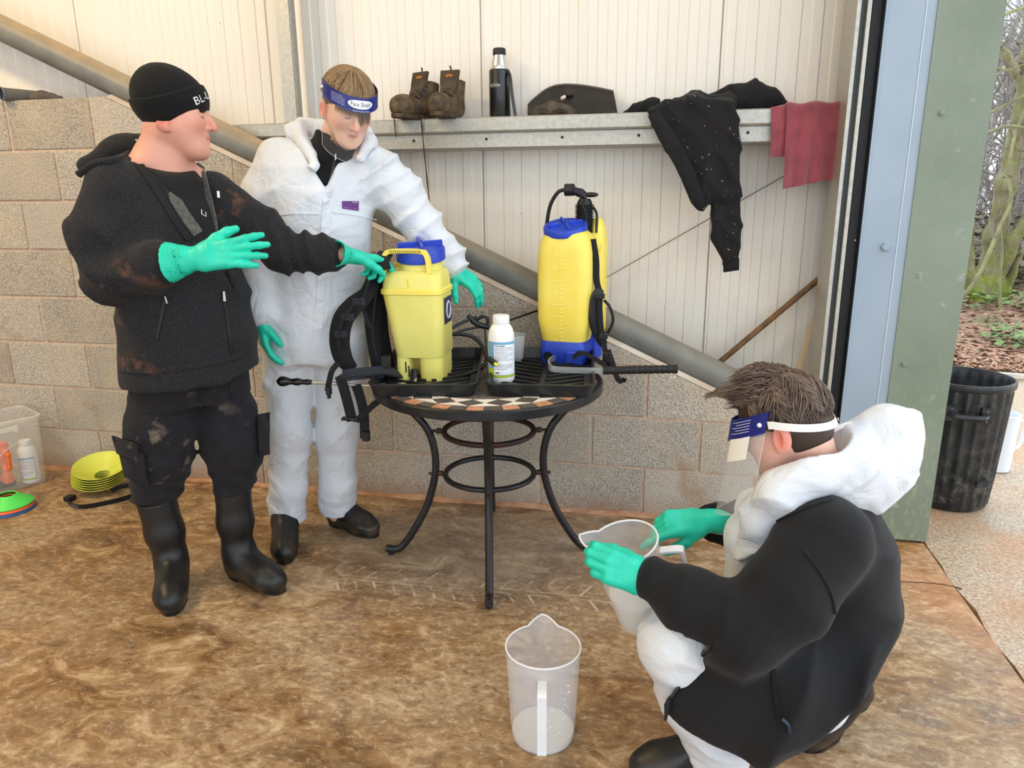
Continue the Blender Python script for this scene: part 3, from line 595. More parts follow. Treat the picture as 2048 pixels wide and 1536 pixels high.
obj('adjuster_bar', MB().tube([W(683, 838, (.25, -.56), -.085), W(716, 838, (.25, -.56), -.085)], .006, 8).tube([W(686, 834, (.25, -.56), -.09), W(712, 843, (.25, -.56), -.088)], .004, 6), blk2, A)
obj('ladder_lock', MB().box(W(722, 864, (.25, -.56), -.085), W(742, 880, (.25, -.56), -.068), .003), blk2, A)
strap('harness_yoke', [(772, 506, .04), (764, 522, .0), (768, 540, -.01)], .05, .01, pad, A, side=(.9, .4, 0))
strap('back_pad', [(758, 545, .1), (752, 640, .10), (768, 745, .08)], .09, .02, pad, A, side=(.5, .86, 0))
# ================================================================ sprayer with blue base (far, right)
BO = V3((.804, -.115, TZ+.006)); BM = rotz(math.radians(-8)); L = lambda m_: m_.xf(BM, BO)
B_ = thing('backpack_sprayer', 'yellow backpack sprayer with blue base, round blue lid and black pump on top', 'sprayer', BO, 'backpack sprayers')
def br_(w_, d_, r, z, cy=0): return rr3(w_, d_, r, z, 6, (0, cy))
rows = [(.165, .135, .035, .065, .0), (.172, .142, .038, .075, 0), (.196, .160, .045, .13, 0), (.216, .168, .05, .17, 0), (.218, .168, .05, .36, 0), (.214, .168, .05, .43, 0), (.198, .164, .055, .475, 0), (.176, .158, .065, .500, 0), (.155, .15, .07, .512, 0)]
bt = MB().rings([br_(*r) for r in rows]); tk = obj('tank', L(bt), yel2, B_, True, 50)
obj('rear_tank', L(MB().rings([rr3(w_, d_, .03, z, 5, (cx, .125)) for w_, d_, z, cx in ((.17, .09, .06, .03), (.19, .10, .12, .03), (.19, .10, .45, .03), (.175, .09, .52, .03), (.13, .06, .555, .04))])), yel2, B_, True, 50)
obj('tank_bridge', L(MB().tube([(.06, .03, .44), (.085, .10, .45)], .035, 14)), yel2, B_, True)
bb = MB().rings([rr3(.180, .155, .03, 0, 6), rr3(.186, .160, .032, .004, 6), rr3(.186, .160, .032, .075, 6), rr3(.176, .15, .032, .088, 6)]); ba = obj('base', L(bb), blu, B_, True, 40)
bb = MB().rings([rr3(.17, .12, .03, 0, 6, (.03, .12)), rr3(.18, .13, .03, .13, 6, (.03, .12))]); obj('base_rear', L(bb), blu, ba, True, 40)
obj('base_step', L(MB().box((.02, -.087, .002), (.088, -.07, .052), .004)), blu, ba)
obj('lever_socket', L(MB().lathe([(0, 0), (.018, 0), (.018, .006)], 20, (-.052, -.0805, .028), rotx(PI/2))), mat('socket_dark', S(12, 14, 30), .7), ba)
LT = rotx(math.radians(17)); lt = lambda m_: L(m_.xf(LT, (-.008, -.008, .520)))
obj('neck', lt(MB().lathe([(.080, -.03), (.080, .004)], 40)), yel2, B_, True)
lo_ = obj('lid', lt(MB().lathe([(.083, -.012), (.085, -.010), (.085, .011), (.082, .015), (.074, .016), (.071, .013), (0, .015)], 48)), blu, B_, True, 40)
for a in (.5, .5+PI/2, .5+PI, .5+1.5*PI): obj('lid_fin', lt(MB().box((.016, -.005, .012), (.068, .005, .027), .002).xf(rotz(a))), blu, lo_)
# raised gauge marks
gm = mat('gauge_mark', S(250, 238, 150), .4); yf = -.0845
for i in range(24):
    z = .095+i*.0155; x = .002; f_ = yf if z > .17 else -.0715-(z-.075)/.095*.013
    obj('gauge_mark', L(MB().box((x-.005, f_-.0012, z-.0012), (x+.005, f_+.001, z+.0012))), gm, tk)
    if i % 3 == 0: obj('gauge_mark', L(MB().box((x-.034, f_-.0012, z-.0012), (x-.02, f_+.001, z+.0012))), gm, tk)
for s_, x, z, sz in (('4 GALS', -.05, .452, .016), ('20 LITRES', .045, .452, .016), ('15', .026, .345, .016), ('4', -.045, .36, .016), ('10', .026, .235, .016), ('3', -.045, .27, .016), ('5', .026, .165, .014), ('2', -.045, .19, .016)):
    v, f, R_ = text('t', s_, sz, gm, tk, (x, yf-.0004 if z < .44 else yf+.006, z), (1, 0, 0), (0, 0, 1) if z < .44 else (0, .35, 1)); q = MB().add(v, f); obj('gauge_lettering', L(q), gm, tk)
# pump on top
pb = []
for i in range(13): pb += [(.030, .50+i*.0085), (.038, .503+i*.0085), (.038, .505+i*.0085), (.030, .5075+i*.0085)]
obj('pump_bellows', L(MB().lathe(pb + [(.03, .615), (.022, .63), (0, .633)], 24, (.045, .075, 0))), blk2, B_, True, 30)
obj('pump_head', L(MB().tube([(.052, .075, .632), (.03, .07, .652), (.0, .062, .662)], [.016, .018, .014], 12).ell((.07, .075, .645), (.03, .018, .010))), blk2, B_, True)
nt = MB(); nt.lathe([(0, -.018)]+[(.0235 if i % 2 else .0215, -.018+i*.0001) for i in range(2)]+[(.0235, -.016), (.0235, .016), (.02, .018), (0, .018)], 20, (0, 0, 0)); nt.xf(roty(PI/2), (-.012, .062, .664)); obj('pump_nut', L(nt), blk2, B_, True, 30)
obj('pump_hose', L(MB().tube(spline([(-.03, .062, .666), (-.06, .062, .655), (-.09, .065, .61), (-.105, .07, .55), (-.115, .08, .47), (-.118, .09, .36), (-.115, .10, .10)], 40), .0075, 10)), blk2, B_, True)
obj('wire_bail', L(MB().tube(spline([(.035, .04, .64), (.05, .034, .60), (.06, .034, .58), (.062, .034, .54)], 16), .0028, 6).tube(spline([(.075, .09, .60), (.092, .085, .57), (.093, .08, .50)], 12), .005, 6)), blk2, B_, True)
# lever with ribbed grip pointing right
O = (.86, -.24)
lv = spline([W(1110, 716, O, .03), W(1103, 719, O, -.10), W(1097, 727, O, -.19), W(1104, 737, O, -.22), W(1130, 740, O, -.22), W(1170, 741, O, -.22), W(1210, 741, O, -.22)], 40)
le = obj('pump_lever', MB().ribbon(lv, .021, .005, (0, 0, 1)), alu, B_)
gp = [W(x, 741-.02*(x-1205), O, -.22) for x in np.linspace(1206, 1354, 40)]; rr_ = [.0145 if i < 14 else (.0155 if i % 3 else .0135) for i in range(39)]+[.017]
go = obj('lever_grip', MB().tube(gp, rr_, 14), mat('grip_rubber', S(24, 23, 23), .6), le, True, 25)
obj('grip_ring', MB().tube([W(1346+4*math.cos(t), 757+6*math.sin(t), O, -.22) for t in np.linspace(0, 2*PI, 14)], .0012, 5), chrome, go)
# harness on the right flank
O2 = (.95, -.12)
padstrap('shoulder_strap', [(1186, 478, -.02), (1192, 520, -.03), (1193, 560, -.035), (1199, 585, -.04)], [.012, .013, .013, .013], .3, pad, B_, O2, up=(.4, -.9, 0))
sp_ = padstrap('strap_pad', [(1199, 578, -.04), (1193, 600, -.045), (1191, 635, -.05), (1196, 665, -.05), (1208, 690, -.05)], [.018, .026, .028, .024, .016], .35, blk2, B_, O2, up=(.4, -.9, 0))
for i in range(18):
    y = 596+i*4.8; x = np.interp(y, (590, 640, 690), (1196, 1192, 1205)); obj('pad_rib', MB().tube([W(x-12, y, O2, -.066), W(x+8, y+.6, O2, -.066)], .0022, 6), blk2, sp_)
strap('strap_webbing', [(1199, 590, -.065), (1200, 620, -.07), (1203, 660, -.07), (1210, 700, -.07), (1218, 735, -.06)], .02, .003, web, B_, side=(.95, .3, 0), Oq=O2)
obj('strap_keeper', MB().box(W(1190, 588, O2, -.075), W(1210, 596, O2, -.055), .002), padb, B_); obj('strap_keeper', MB().box(W(1198, 668, O2, -.08), W(1216, 676, O2, -.06), .002), padb, B_)
obj('strap_buckle', MB().box(W(1205, 705, O2, -.075), W(1224, 722, O2, -.055), .003), blk2, B_)
strap('strap_tail', [(1216, 700, -.06), (1226, 730, -.07), (1232, 750, -.07), (1240, 762, -.06), (1252, 758, -.05)], .022, .003, web, B_, side=(.8, .5, .3), Oq=O2)
strap('strap_tail', [(1146, 716, -.11), (1160, 706, -.12), (1180, 712, -.12), (1212, 732, -.10)], .018, .003, web, B_, side=(.1, .2, 1), Oq=O2)
obj('side_hose', MB().tube(spline([W(1208, 600, O2, .0), W(1220, 615, O2, -.01), W(1226, 640, O2, -.01), W(1219, 660, O2, -.01), W(1210, 672, O2, 0)], 20), .006, 8), blk2, B_, True)
# ================================================================ spray lance with hose, between the sprayers
LQ = (.47, -.36)
ln = thing('spray_lance', 'black spray lance with trigger, hose and yellow nozzle lying behind the white bottle', 'spray lance', W(950, 700, LQ, 0))
obj('trigger', MB().tube([W(936, 630, LQ, .05), W(947, 643, LQ, .05), W(958, 650, LQ, .05), W(978, 655, LQ, .05)], [.008, .011, .012, .010], 12).tube([W(950, 642, LQ, .05), W(965, 632, LQ, .05), W(975, 636, LQ, .05), W(976, 648, LQ, .05)], .007, 10), blk2, ln, True)
obj('wand', MB().tube([W(978, 655, LQ, .06), W(1078, 620, LQ, .26)], .0045, 8), blk2, ln, True)
obj('hose', MB().tube(spline([W(898, 660, LQ, .0), W(925, 645, LQ, .04), W(955, 634, LQ, .05)], 16), .006, 8).tube(spline([W(898, 672, LQ, .0), W(925, 661, LQ, .03), W(968, 652, LQ, .05)], 12), .0045, 8), blk2, ln, True)
obj('hose', MB().tube(spline([W(896, 670, LQ, .0), W(920, 668, LQ, 0), W(948, 675, LQ, 0), W(966, 695, LQ, -.02), W(972, 720, LQ, -.06), W(960, 738, LQ, -.10), W(925, 750, LQ, -.10), W(890, 752, LQ, -.02)], 40), .0075, 10), blk2, ln, True)
obj('lance_tube', MB().tube([W(970, 655, LQ, .05), W(972, 690, LQ, .0), W(975, 718, LQ, -.05)], .0042, 8), mat('dark_steel_tube', S(60, 60, 60), .4, .6), ln, True)
nz = W(977, 717, LQ, -.21); nz2 = W(993, 730, LQ, -.235)
obj('nozzle', MB().tube([nz, nz+(nz2-nz)*.8], [.010, .0115], 10), blk2, ln, True, 30); obj('nozzle_tip', MB().tube([nz+(nz2-nz)*.8, nz2+(nz2-nz)*.1], [.007, .004], 10), mat('nozzle_yellow', S(244, 220, 40), .4), ln, True)
obj('lance_tube', MB().tube(spline([W(972, 715, LQ, -.12), W(975, 715, LQ, -.18), nz], 8), .005, 8), blk2, ln, True)
# ================================================================ white bottle, clear cup
whp = mat('white_plastic', S(240, 240, 236), .35, sss=.1); 
def label_patch(r, z0, z1, a0, a1, o, n=14): return MB().rings([[(o[0]+r*math.cos(a), o[1]+r*math.sin(a), o[2]+z) for a in np.linspace(a0, a1, n)] for z in (z0, z1)], close=False)
def bottle(o, k, label, face, grp=None):
    b = thing('bottle', label, 'bottle', o, grp); r = .044*k
    pr = [(0, .001), (r*.86, .0), (r*.97, .006*k), (r, .014*k), (r, .150*k), (r*.97, .165*k), (r*.86, .182*k), (r*.70, .193*k), (r*.60, .197*k), (r*.58, .204*k)]
    obj('body', MB().lathe(pr, 40, o), whp, b, True)
    cp = MB(); R_ = []
    for z, rr2 in ((.198, .62), (.200, .645), (.222, .63), (.226, .60), (.2265, .0)):
        R_.append([(o[0]+(r*rr2-(.0008*k if i % 2 and .199 < z < .224 else 0))*math.cos(i*PI/36), o[1]+(r*rr2-(.0008*k if i % 2 and .199 < z < .224 else 0))*math.sin(i*PI/36), o[2]+z*k) for i in range(72)])
    obj('cap', cp.rings(R_, cap=False), whp, b, True, 25)
    f0 = face; lw = 1.25
    lb = obj('label', label_patch(r+.0004, .022*k, .142*k, f0-lw*1.15, f0+lw*.85, o), mat('label_blue', S(116, 170, 204), .4), b, True)
    obj('label_stripe', label_patch(r+.0007, .022*k, .030*k, f0-lw*1.15, f0+lw*.85, o), mat('label_green', S(176, 200, 60), .4), lb, True); obj('label_stripe', label_patch(r+.0007, .022*k, .052*k, f0-lw*1.15, f0-lw*.62, o), mat('label_green', S(176, 200, 60), .4), lb, True)
    obj('label_panel', label_patch(r+.0010, .031*k, .133*k, f0-lw*.62, f0+lw*.78, o), mat('label_white', S(240, 242, 244), .4), lb, True)
    ink = mat('label_ink', S(110, 112, 120), .6); ik2 = mat('label_ink_dark', S(40, 42, 48), .6); rq = random.Random(4)
    for i in range(17):
        z = (.127-i*.0048)*k
        if i in (11, 12): continue
        aa = f0-lw*.56; en = f0+lw*(.70 if i % 4 else .25)-rq.random()*.2
        if i == 0: en = f0+lw*.05
        while aa < en:
            wl = rq.uniform(.04, .13); obj('print_line', label_patch(r+.0012, z, z+(.0036 if i < 1 else .0018)*k, aa, min(aa+wl, en), o, 3), ik2 if i in (0, 8) else ink, lb); aa += wl+.035
    obj('print_line', label_patch(r+.0012, .036*k, .040*k, f0-lw*.55, f0-lw*.3, o, 4), ik2, lb)
    return b
bottle((.622, -.495, TZ+.006), 1.06, 'white plastic bottle with blue and green label standing on the drip tray', -PI/2+.42)
frost = mat('frosted_plastic', S(232, 234, 236), .28, trans=.0, alpha=.34, sss=0, spec=.4)
def cup_wall(prof, n, o, spout=0, sa=0, thick=.0016):
    R_ = []
    for r, z in prof:
        top = max(0, (z-(prof[-1][1]-.055))/.055) if spout else 0
        R_.append([(o[0]+(r+spout*top**1.6*max(0, 1-abs(((a-sa+PI) % (2*PI))-PI)/.42)**1.0)*math.cos(a), o[1]+(r+spout*top**1.6*max(0, 1-abs(((a-sa+PI) % (2*PI))-PI)/.42))*math.sin(a), o[2]+z+(spout*.35*top**2*max(0, 1-abs(((a-sa+PI) % (2*PI))-PI)/.42))) for a in np.arange(n)*2*PI/n])
    return np.array(R_)
cu = thing('measuring_cup', 'small clear plastic cup standing behind the white bottle', 'cup', (.60, -.16, TZ+.006))
obj('cup_wall', MB().rings(cup_wall([(.030, .0), (.033, .004), (.043, .105), (.046, .107)], 32, (.60, -.16, TZ+.006)), cap=False), frost, cu, True); obj('cup_floor', MB().lathe([(0, .003), (.031, .003)], 24, (.60, -.16, TZ+.006)), frost, cu)
# ================================================================ measuring jugs
jm = mat('translucent_jug', S(232, 235, 242), .22, trans=0, alpha=.33, spec=.5)
liq = mat('milky_liquid', S(226, 224, 214), .15, alpha=.75); rimm = mat('jug_rim', S(236, 238, 242), .25, alpha=.85)
def jug(o, H, r0, r1, M, label, sa, ha, level, tilt_liq=None, group=None):
    """local upright jug, then rotated by M about its base"""
    j = thing('measuring_jug', label, 'jug', o, group); T = lambda m_: m_.xf(M, o); n = 64
    prof = [(r0*.93, 0.), (r0*.985, .004), (r0, .012), ((r0+r1)/2, H*.5), (r1, H*.98), (r1, H)]
    R_ = cup_wall(prof[:4]+[(np.interp(z, (0, H), (r0, r1)), z) for z in np.linspace(H*.62, H, 10)], n, (0, 0, 0), .032, sa)
    obj('jug_wall', T(MB().rings(R_, cap=False)), jm, j, True, 60)
    obj('jug_floor', T(MB().lathe([(0, .004), (r0*.95, .004)], 40)), jm, j)
    obj('jug_rim', T(MB().tube(np.vstack([R_[-1], R_[-1][:1]]), .0026, 6, cap=False)), rimm, j, True)
    hr = r1+.045; c_, s_ = math.cos(ha), math.sin(ha)
    hp = spline([(r1*.98, H*.86), (hr, H*.86), (hr+.004, H*.78), (hr, H*.30), (hr-.004, H*.22), (r0*1.0, H*.22)], 30)
    obj('jug_handle', T(MB().ribbon([(r*c_, r*s_, z) for r, z in hp], .022, .006, (-s_, c_, 0))), rimm, j, True, 50)
    if tilt_liq is None: obj('liquid', T(MB().lathe([(0, .005), (r0*.95, .005), (np.interp(level, (0, H), (r0, r1))*.965, level), (0, level)], 40)), liq, j, True, 40)
    return j, T
JO = V3((.925, -1.382, .0))
j1, T1 = jug(JO, .262, .082, .094, np.eye(3), 'empty clear measuring jug with spout standing on the wet floor', PI/2+.17, -PI/2+.15, .022)
for i in range(60):
    a = -PI/2+.2+random.uniform(-.1, .75); z = random.uniform(.06, .2); r = .0826+z*.045; obj('water_drop', MB().ell(JO+V3((r*math.cos(a), r*math.sin(a), z)), (.0016,)*3 if random.random() < .8 else (.003,)*3, None, 6, 4), mat('water', S(240, 244, 250), .05, alpha=.7), j1) if i < 36 else None
obj('pellet_scrap', MB().prism([JO+V3(p) for p in ((-.02, .0, .024), (.01, .004, .024), (.022, -.02, .024), (-.008, -.03, .024))], (0, 0, .002)), mat('pale_scrap', S(226, 216, 200), .7), j1)
# ================================================================ things on the rail
SZ = 1.671
def work_boot(o, yaw, k, label, sd):
    b = thing('work_boot', label, 'boot', o, 'muddy work boots'); M = rotz(yaw)
    def f(p):
        q = (p-V3(o))@M/k
        d = ellip(q, (0, .20, .052), (.052, .075, .058)); d = smin(d, cone(q, (0, .18, .045), (0, .02, .05), .046, .042), .03); d = smin(d, cone(q, (0, .015, .05), (0, .010, .17), .044, .054, .95, (1, 0, 0)), .03)
        d = smin(d, cone(q, (0, .10, .07), (0, .045, .13), .036, .04), .03); d = smax(d, -q[:, 2]+.012, .008); d = smax(d, q[:, 2]-.178-.20*q[:, 1], .006)
        op = cone(q, (0, .018, .11), (0, .02, .25), .030, .038); d = smax(d, -op, .006)
        return d*k+.0012*wob(p, 60, sd)
    v, F = mesh_sdf(f, V3(o)-.32*k, V3(o)+V3((.32, .32, .24))*k, .0045); bo = obj('upper', (relax(v, F, 1), F), mat('muddy_leather', S(62, 50, 38), .85, col2=S(104, 86, 64), scale=26, bump=.5, bscale=150), b, True, 180)
    T = lambda m_: m_.xf(M*k, o)
    sl = np.array([(x, y) for x, y in [(.047*math.cos(t)*(1.08 if math.sin(t) > 0 else .92), .125+.15*math.sin(t)) for t in np.linspace(0, 2*PI, 33)[:-1]]])
    obj('sole', T(MB().rings([np.c_[sl, np.full(32, z)] for z in (0, .018)])), mat('muddy_sole', S(54, 44, 34), .9, col2=S(92, 76, 56), scale=30, bump=.6, bscale=90), b, True, 40)
    tg = spline([(0, .125, .10), (0, .092, .145), (0, .074, .19), (0, .064, .222)], 12); obj('tongue', T(MB().ribbon(tg, np.interp(np.linspace(0, 1, 12), (0, .5, 1), (.06, .094, .098)), .014, (1, 0, 0))), mat('boot_tongue', S(58, 48, 38), .85, col2=S(76, 64, 50), scale=30, bump=.4, bscale=300), b)
    v, f, _ = text('t', 'site', .026, None, None, (0, .0795, .200), (-1, 0, 0), (0, -.42, 1)); obj('logo_lettering', T(MB().add(v, f)), mat('logo_orange', S(224, 140, 36), .6), b)
    lc = mat('boot_lace', S(72, 54, 44), .9)
    for i in range(5):
        y = .15-i*.022; z = .092+i*.018; obj('lace', T(MB().tube(spline([(-.036, y, z-.012), (-.012, y+.004, z+.008), (.014, y-.008, z+.010), (.036, y-.014, z+.002)], 10), .0026, 6)), lc, b)
        for sx in (-1, 1): obj('eyelet', T(MB().tube([(sx*.037+.005*math.cos(t), y-.004+.004*math.sin(t), z-.008+.005*math.sin(t)) for t in np.linspace(0, 2*PI, 9)], .0014, 5)), mat('eyelet_metal', S(150, 140, 124), .4, .7), b)
    obj('pull_loop', T(MB().ribbon(spline([(.0, .058, .222), (.002, .052, .236), (.008, .050, .246)], 6), .008, .003, (1, 0, 0))), lc, b)
    return b, T, lc
bo1, T1_, lc = work_boot((.150, .245, SZ), PI-.42, .86, 'left one of two muddy brown work boots on the rail', 1)
bo2, T2_, lc = work_boot((.268, .235, SZ), PI-.12, .86, 'right one of two muddy brown work boots, its long lace hanging down', 2)
obj('hanging_lace', MB().tube(spline([(.165, .06, 1.715), (.150, .075, 1.69), (.148, .115, 1.67), (.150, .12, 1.60), (.157, .121, 1.50), (.163, .124, 1.40), (.168, .127, 1.30), (.172, .13, 1.205)], 40), [.0028+.0008*math.sin(i) for i in range(40)], 6), lc, bo2, True)
obj('hanging_lace', MB().tube(spline([(.03, .08, 1.70), (.028, .115, 1.672), (.029, .118, 1.635), (.031, .12, 1.60)], 14), .0026, 6), lc, bo1, True)
th = thing('vacuum_flask', 'black vacuum flask with steel shoulder and side handle on the rail', 'flask', (.460, .235, SZ)); o = (.460, .235, SZ)
tb_ = mat('flask_black', S(16, 17, 20), .3, coat=.3); r = .0445
obj('flask_body', MB().lathe([(0, 0), (r*.96, 0), (r, .003), (r, .118), (r*1.01, .120), (r*1.01, .136), (r, .138), (r, .186), (r*.98, .192), (r*.93, .194)], 40, o), tb_, th, True, 40)
obj('flask_shoulder', MB().lathe([(r*.93, .193), (r*.86, .193), (r*.86, .200), (r*.82, .202), (r*.80, .212), (r*.66, .235), (r*.60, .250), (0, .250)], 40, o), chrome, th, True, 40)
obj('flask_stopper', MB().lathe([(0, .248), (r*.60, .248), (r*.62, .252), (r*.60, .272), (r*.54, .277), (0, .278)], 32, o), mat('stopper_black', S(28, 28, 30), .5), th, True, 40)
obj('flask_handle', MB().ribbon(spline([(.460+r*.9, .215, SZ+.18), (.460+r*1.15, .205, SZ+.165), (.460+r*1.35, .20, SZ+.10), (.460+r*1.68, .195, SZ+.005)], 16), .014, .012, (0, 1, 0)), tb_, th)
bd = -PI/2-.12
obj('badge', label_patch(r*1.012, .122, .1345, bd-.62, bd+.30, o), mat('badge_black', S(20, 20, 22), .4), th)
bv, bf, _ = text('t', 'THERMOS', .0115, None, None, (0, 0, 0), (1, 0, 0), (0, 1, 0)); ang = bd-.16+bv[:, 0]/(r*1.02)
obj('badge_lettering', MB().add(np.c_[o[0]+(r*1.018+bv[:, 2])*np.cos(ang), o[1]+(r*1.018+bv[:, 2])*np.sin(ang), o[2]+.1282+bv[:, 1]], bf), mat('badge_silver', S(190, 188, 180), .3, .5), th)
obj('badge_border', MB().tube([(o[0]+r*1.016*math.cos(bd-.16+.44*math.copysign(abs(math.cos(t))**.5, math.cos(t))), o[1]+r*1.016*math.sin(bd-.16+.44*math.copysign(abs(math.cos(t))**.5, math.cos(t))), o[2]+.1283+.0065*math.copysign(abs(math.sin(t))**.6, math.sin(t))) for t in np.linspace(0, 2*PI, 33)], .0007, 4), mat('badge_silver', S(190, 188, 180), .3, .5), th)
# dark upturned tray/visor with a cap in front
cs = thing('welding_visor', 'dark curved visor shell lying on the rail', 'visor', (.76, .25, SZ)); vm = mat('visor_dark', S(38, 34, 30), .6, col2=S(20, 19, 18), scale=14); vr = []
top = spline([(.575, .052), (.60, .075), (.66, .115), (.72, .128), (.80, .123), (.88, .108), (.935, .095)], 26); bot = spline([(.592, .012), (.65, .010), (.75, .008), (.85, .006), (.962, .004)], 26)
for (x1, z1), (x2, z2) in zip(top, bot): vr.append([(x2, .165, SZ+z2), (x2+(x1-x2)*.5, .21, SZ+z2+(z1-z2)*.45), (x1, .262, SZ+z1), (x1, .268, SZ+z1+.004), (x2+(x1-x2)*.5, .225, SZ+z2+(z1-z2)*.42), (x2, .18, SZ+z2-.004)])
obj('shell', MB().rings(vr), vm, cs, True, 40); fixn(cs.children[0])
obj('rim_edge', MB().tube([(x, .264, SZ+z+.002) for x, z in top], .0045, 8), mat('visor_edge', S(86, 80, 68), .6), cs, True)
obj('hinge_knob', MB().tube([(.742, .20, SZ+.075), (.732, .185, SZ+.068)], .007, 10), mat('knob_white', S(214, 204, 190), .5), cs, True); obj('hinge_block', MB().ell((.757, .215, SZ+.085), (.02, .015, .012)), vm, cs, True)
cp = thing('peaked_cap', 'faded grey brown cap lying in front of the dark visor', 'cap', (.70, .17, SZ))
def f(p):
    q = p-V3((.695, .185, SZ)); d = ellip(q, (0, 0, .0), (.105, .04, .052)); d = smin(d, ellip(q, (-.01, .01, .045), (.022, .018, .018)), .012); d = smax(d, -ellip(q, (-.045, -.045, .008), (.034, .03, .026)), .006); d = smax(d, -ellip(q, (.035, -.045, .0), (.036, .03, .026)), .006); return smax(d, -q[:, 2]+.001, .003)+.0015*wob(p, 45, 1)
v, F = mesh_sdf(f, (.57, .12, SZ-.01), (.82, .25, SZ+.09), .004); obj('crown', (relax(v, F, 1), F), mat('cap_cloth', S(86, 76, 64), .95, col2=S(60, 52, 45), scale=30, bump=.4, bscale=300), cp, True, 180)
# black sweatshirt hanging over the rail
swm = mat('sweatshirt_black', S(13, 12, 14), .92, col2=S(19, 18, 20), scale=40, bump=.3, bscale=400, sheen=.04)
sw = thing('sweatshirt', 'black sweatshirt flecked with straw hanging over the rail, one sleeve dangling', 'sweatshirt', (1.28, .12, 1.66))
Q = (1.28, .09)
def f(p):
    body = slab(p, [(1290, 219), (1330, 200), (1400, 192), (1470, 200), (1478, 240), (1481, 320), (1480, 392), (1455, 402), (1424, 404), (1406, 424), (1396, 420), (1368, 372), (1338, 312), (1312, 262)], .098, .030, .024)
    body = smin(body, slab(p, [(1420, 380), (1480, 376), (1483, 440), (1482, 490), (1478, 522), (1446, 526), (1436, 506), (1424, 470), (1419, 420)], .112, .032, .026), .02)
    rl_ = chain(p, [(1.13, .17, 1.690), (1.25, .17, 1.705), (1.40, .17, 1.70)], [.02, .035, .03], .03); d = smin(body, rl_, .05)
    d = d+.004-.017*folds(p, (.86, 0, -.28), 10, 1.9, 2, 6, 1.3)-.009*folds(p, (.75, 0, .66), 13, 1.7, 6, 8)
    return d-.002*wob(p, 24, 3)
v, F = mesh_sdf(f, (.98, -.03, 1.06), (1.62, .27, 1.80), .0055); so = obj('body', (relax(v, F, 1), F), swm, sw, True, 180)
def f(p): return slab(p, [(1445, 518), (1478, 515), (1479, 540), (1446, 545)], .112, .024, .02)-.0015*np.sin(p[:, 0]*700)
v, F = mesh_sdf(f, (1.33, .04, 1.00), (1.53, .19, 1.16), .0035); obj('cuff', (relax(v, F, 1), F), swm, sw, True, 180)
# ribbed hem band, folded over on the left
hp = spline([W(1306, 226, Q, -.03), W(1336, 278, Q, -.05), W(1366, 330, Q, -.055), W(1390, 385, Q, -.05), W(1401, 414, Q, -.04)], 24); obj('hem_band', MB().tube(hp, np.interp(np.linspace(0, 1, 24), (0, .2, .8, 1), (.022, .03, .026, .018)), 10, up=(.1, -1, 0), flat=(1, .22)), swm, sw, True)
straw = mat('straw_fleck', S(206, 186, 140), .8); rq = random.Random(9)
dgv = so.data.vertices; cand = [i for i in range(0, len(dgv), 7) if dgv[i].normal.y < -.55]
fl_ = MB()
for i in rq.sample(cand, 60):
    p_ = V3(dgv[i].co[:])+org(so)+V3(dgv[i].normal[:])*.001; a_ = V3((rq.uniform(-1, 1), 0, rq.uniform(-1, 1))); L_ = rq.choice((.0015, .002, .0025, .005, .009)); fl_.tube([p_-unit(a_)*L_*.5, p_+unit(a_)*L_*.5], .0008, 4)
tag(obj('straw_flecks', fl_, straw, sw), kind='stuff')
# rolled dark top beside it
bn = thing('black_hoodie', 'crumpled black hooded top bundled on the rail between sweatshirt and towel', 'hoodie', (1.50, .22, SZ))
def f(p):
    d = chain(p, [(1.33, .22, SZ+.04), (1.42, .215, SZ+.055), (1.50, .215, SZ+.055), (1.57, .22, SZ+.035), (1.60, .22, SZ+.015)], [.03, .045, .045, .03, .015], .03); d = smax(d, -p[:, 2]+SZ+.001, .004); return d-.016*folds(p, (.7, .2, -.6), 14, 1.8, 5, 9)-.004*wob(p, 30, 2)
v, F = mesh_sdf(f, (1.25, .12, SZ-.02), (1.72, .31, SZ+.17), .005); obj('folded_body', (relax(v, F, 1), F), swm, bn, True, 180)
gl = thing('black_garment', 'small crumpled black garment on the rail left of the sweatshirt', 'garment', (1.05, .21, SZ))
def f(p):
    d = chain(p, [(.985, .21, SZ+.004), (1.05, .21, SZ+.022), (1.10, .21, SZ+.035), (1.12, .20, SZ+.02)], [.008, .022, .024, .02], .02); d = smax(d, -p[:, 2]+SZ+.001, .003); return d-.008*folds(p, (.8, 0, -.5), 22, 1.5, 3, 12)
v, F = mesh_sdf(f, (.95, .16, SZ-.01), (1.17, .26, SZ+.085), .004); obj('folded_body', (relax(v, F, 1), F), swm, gl, True, 180)
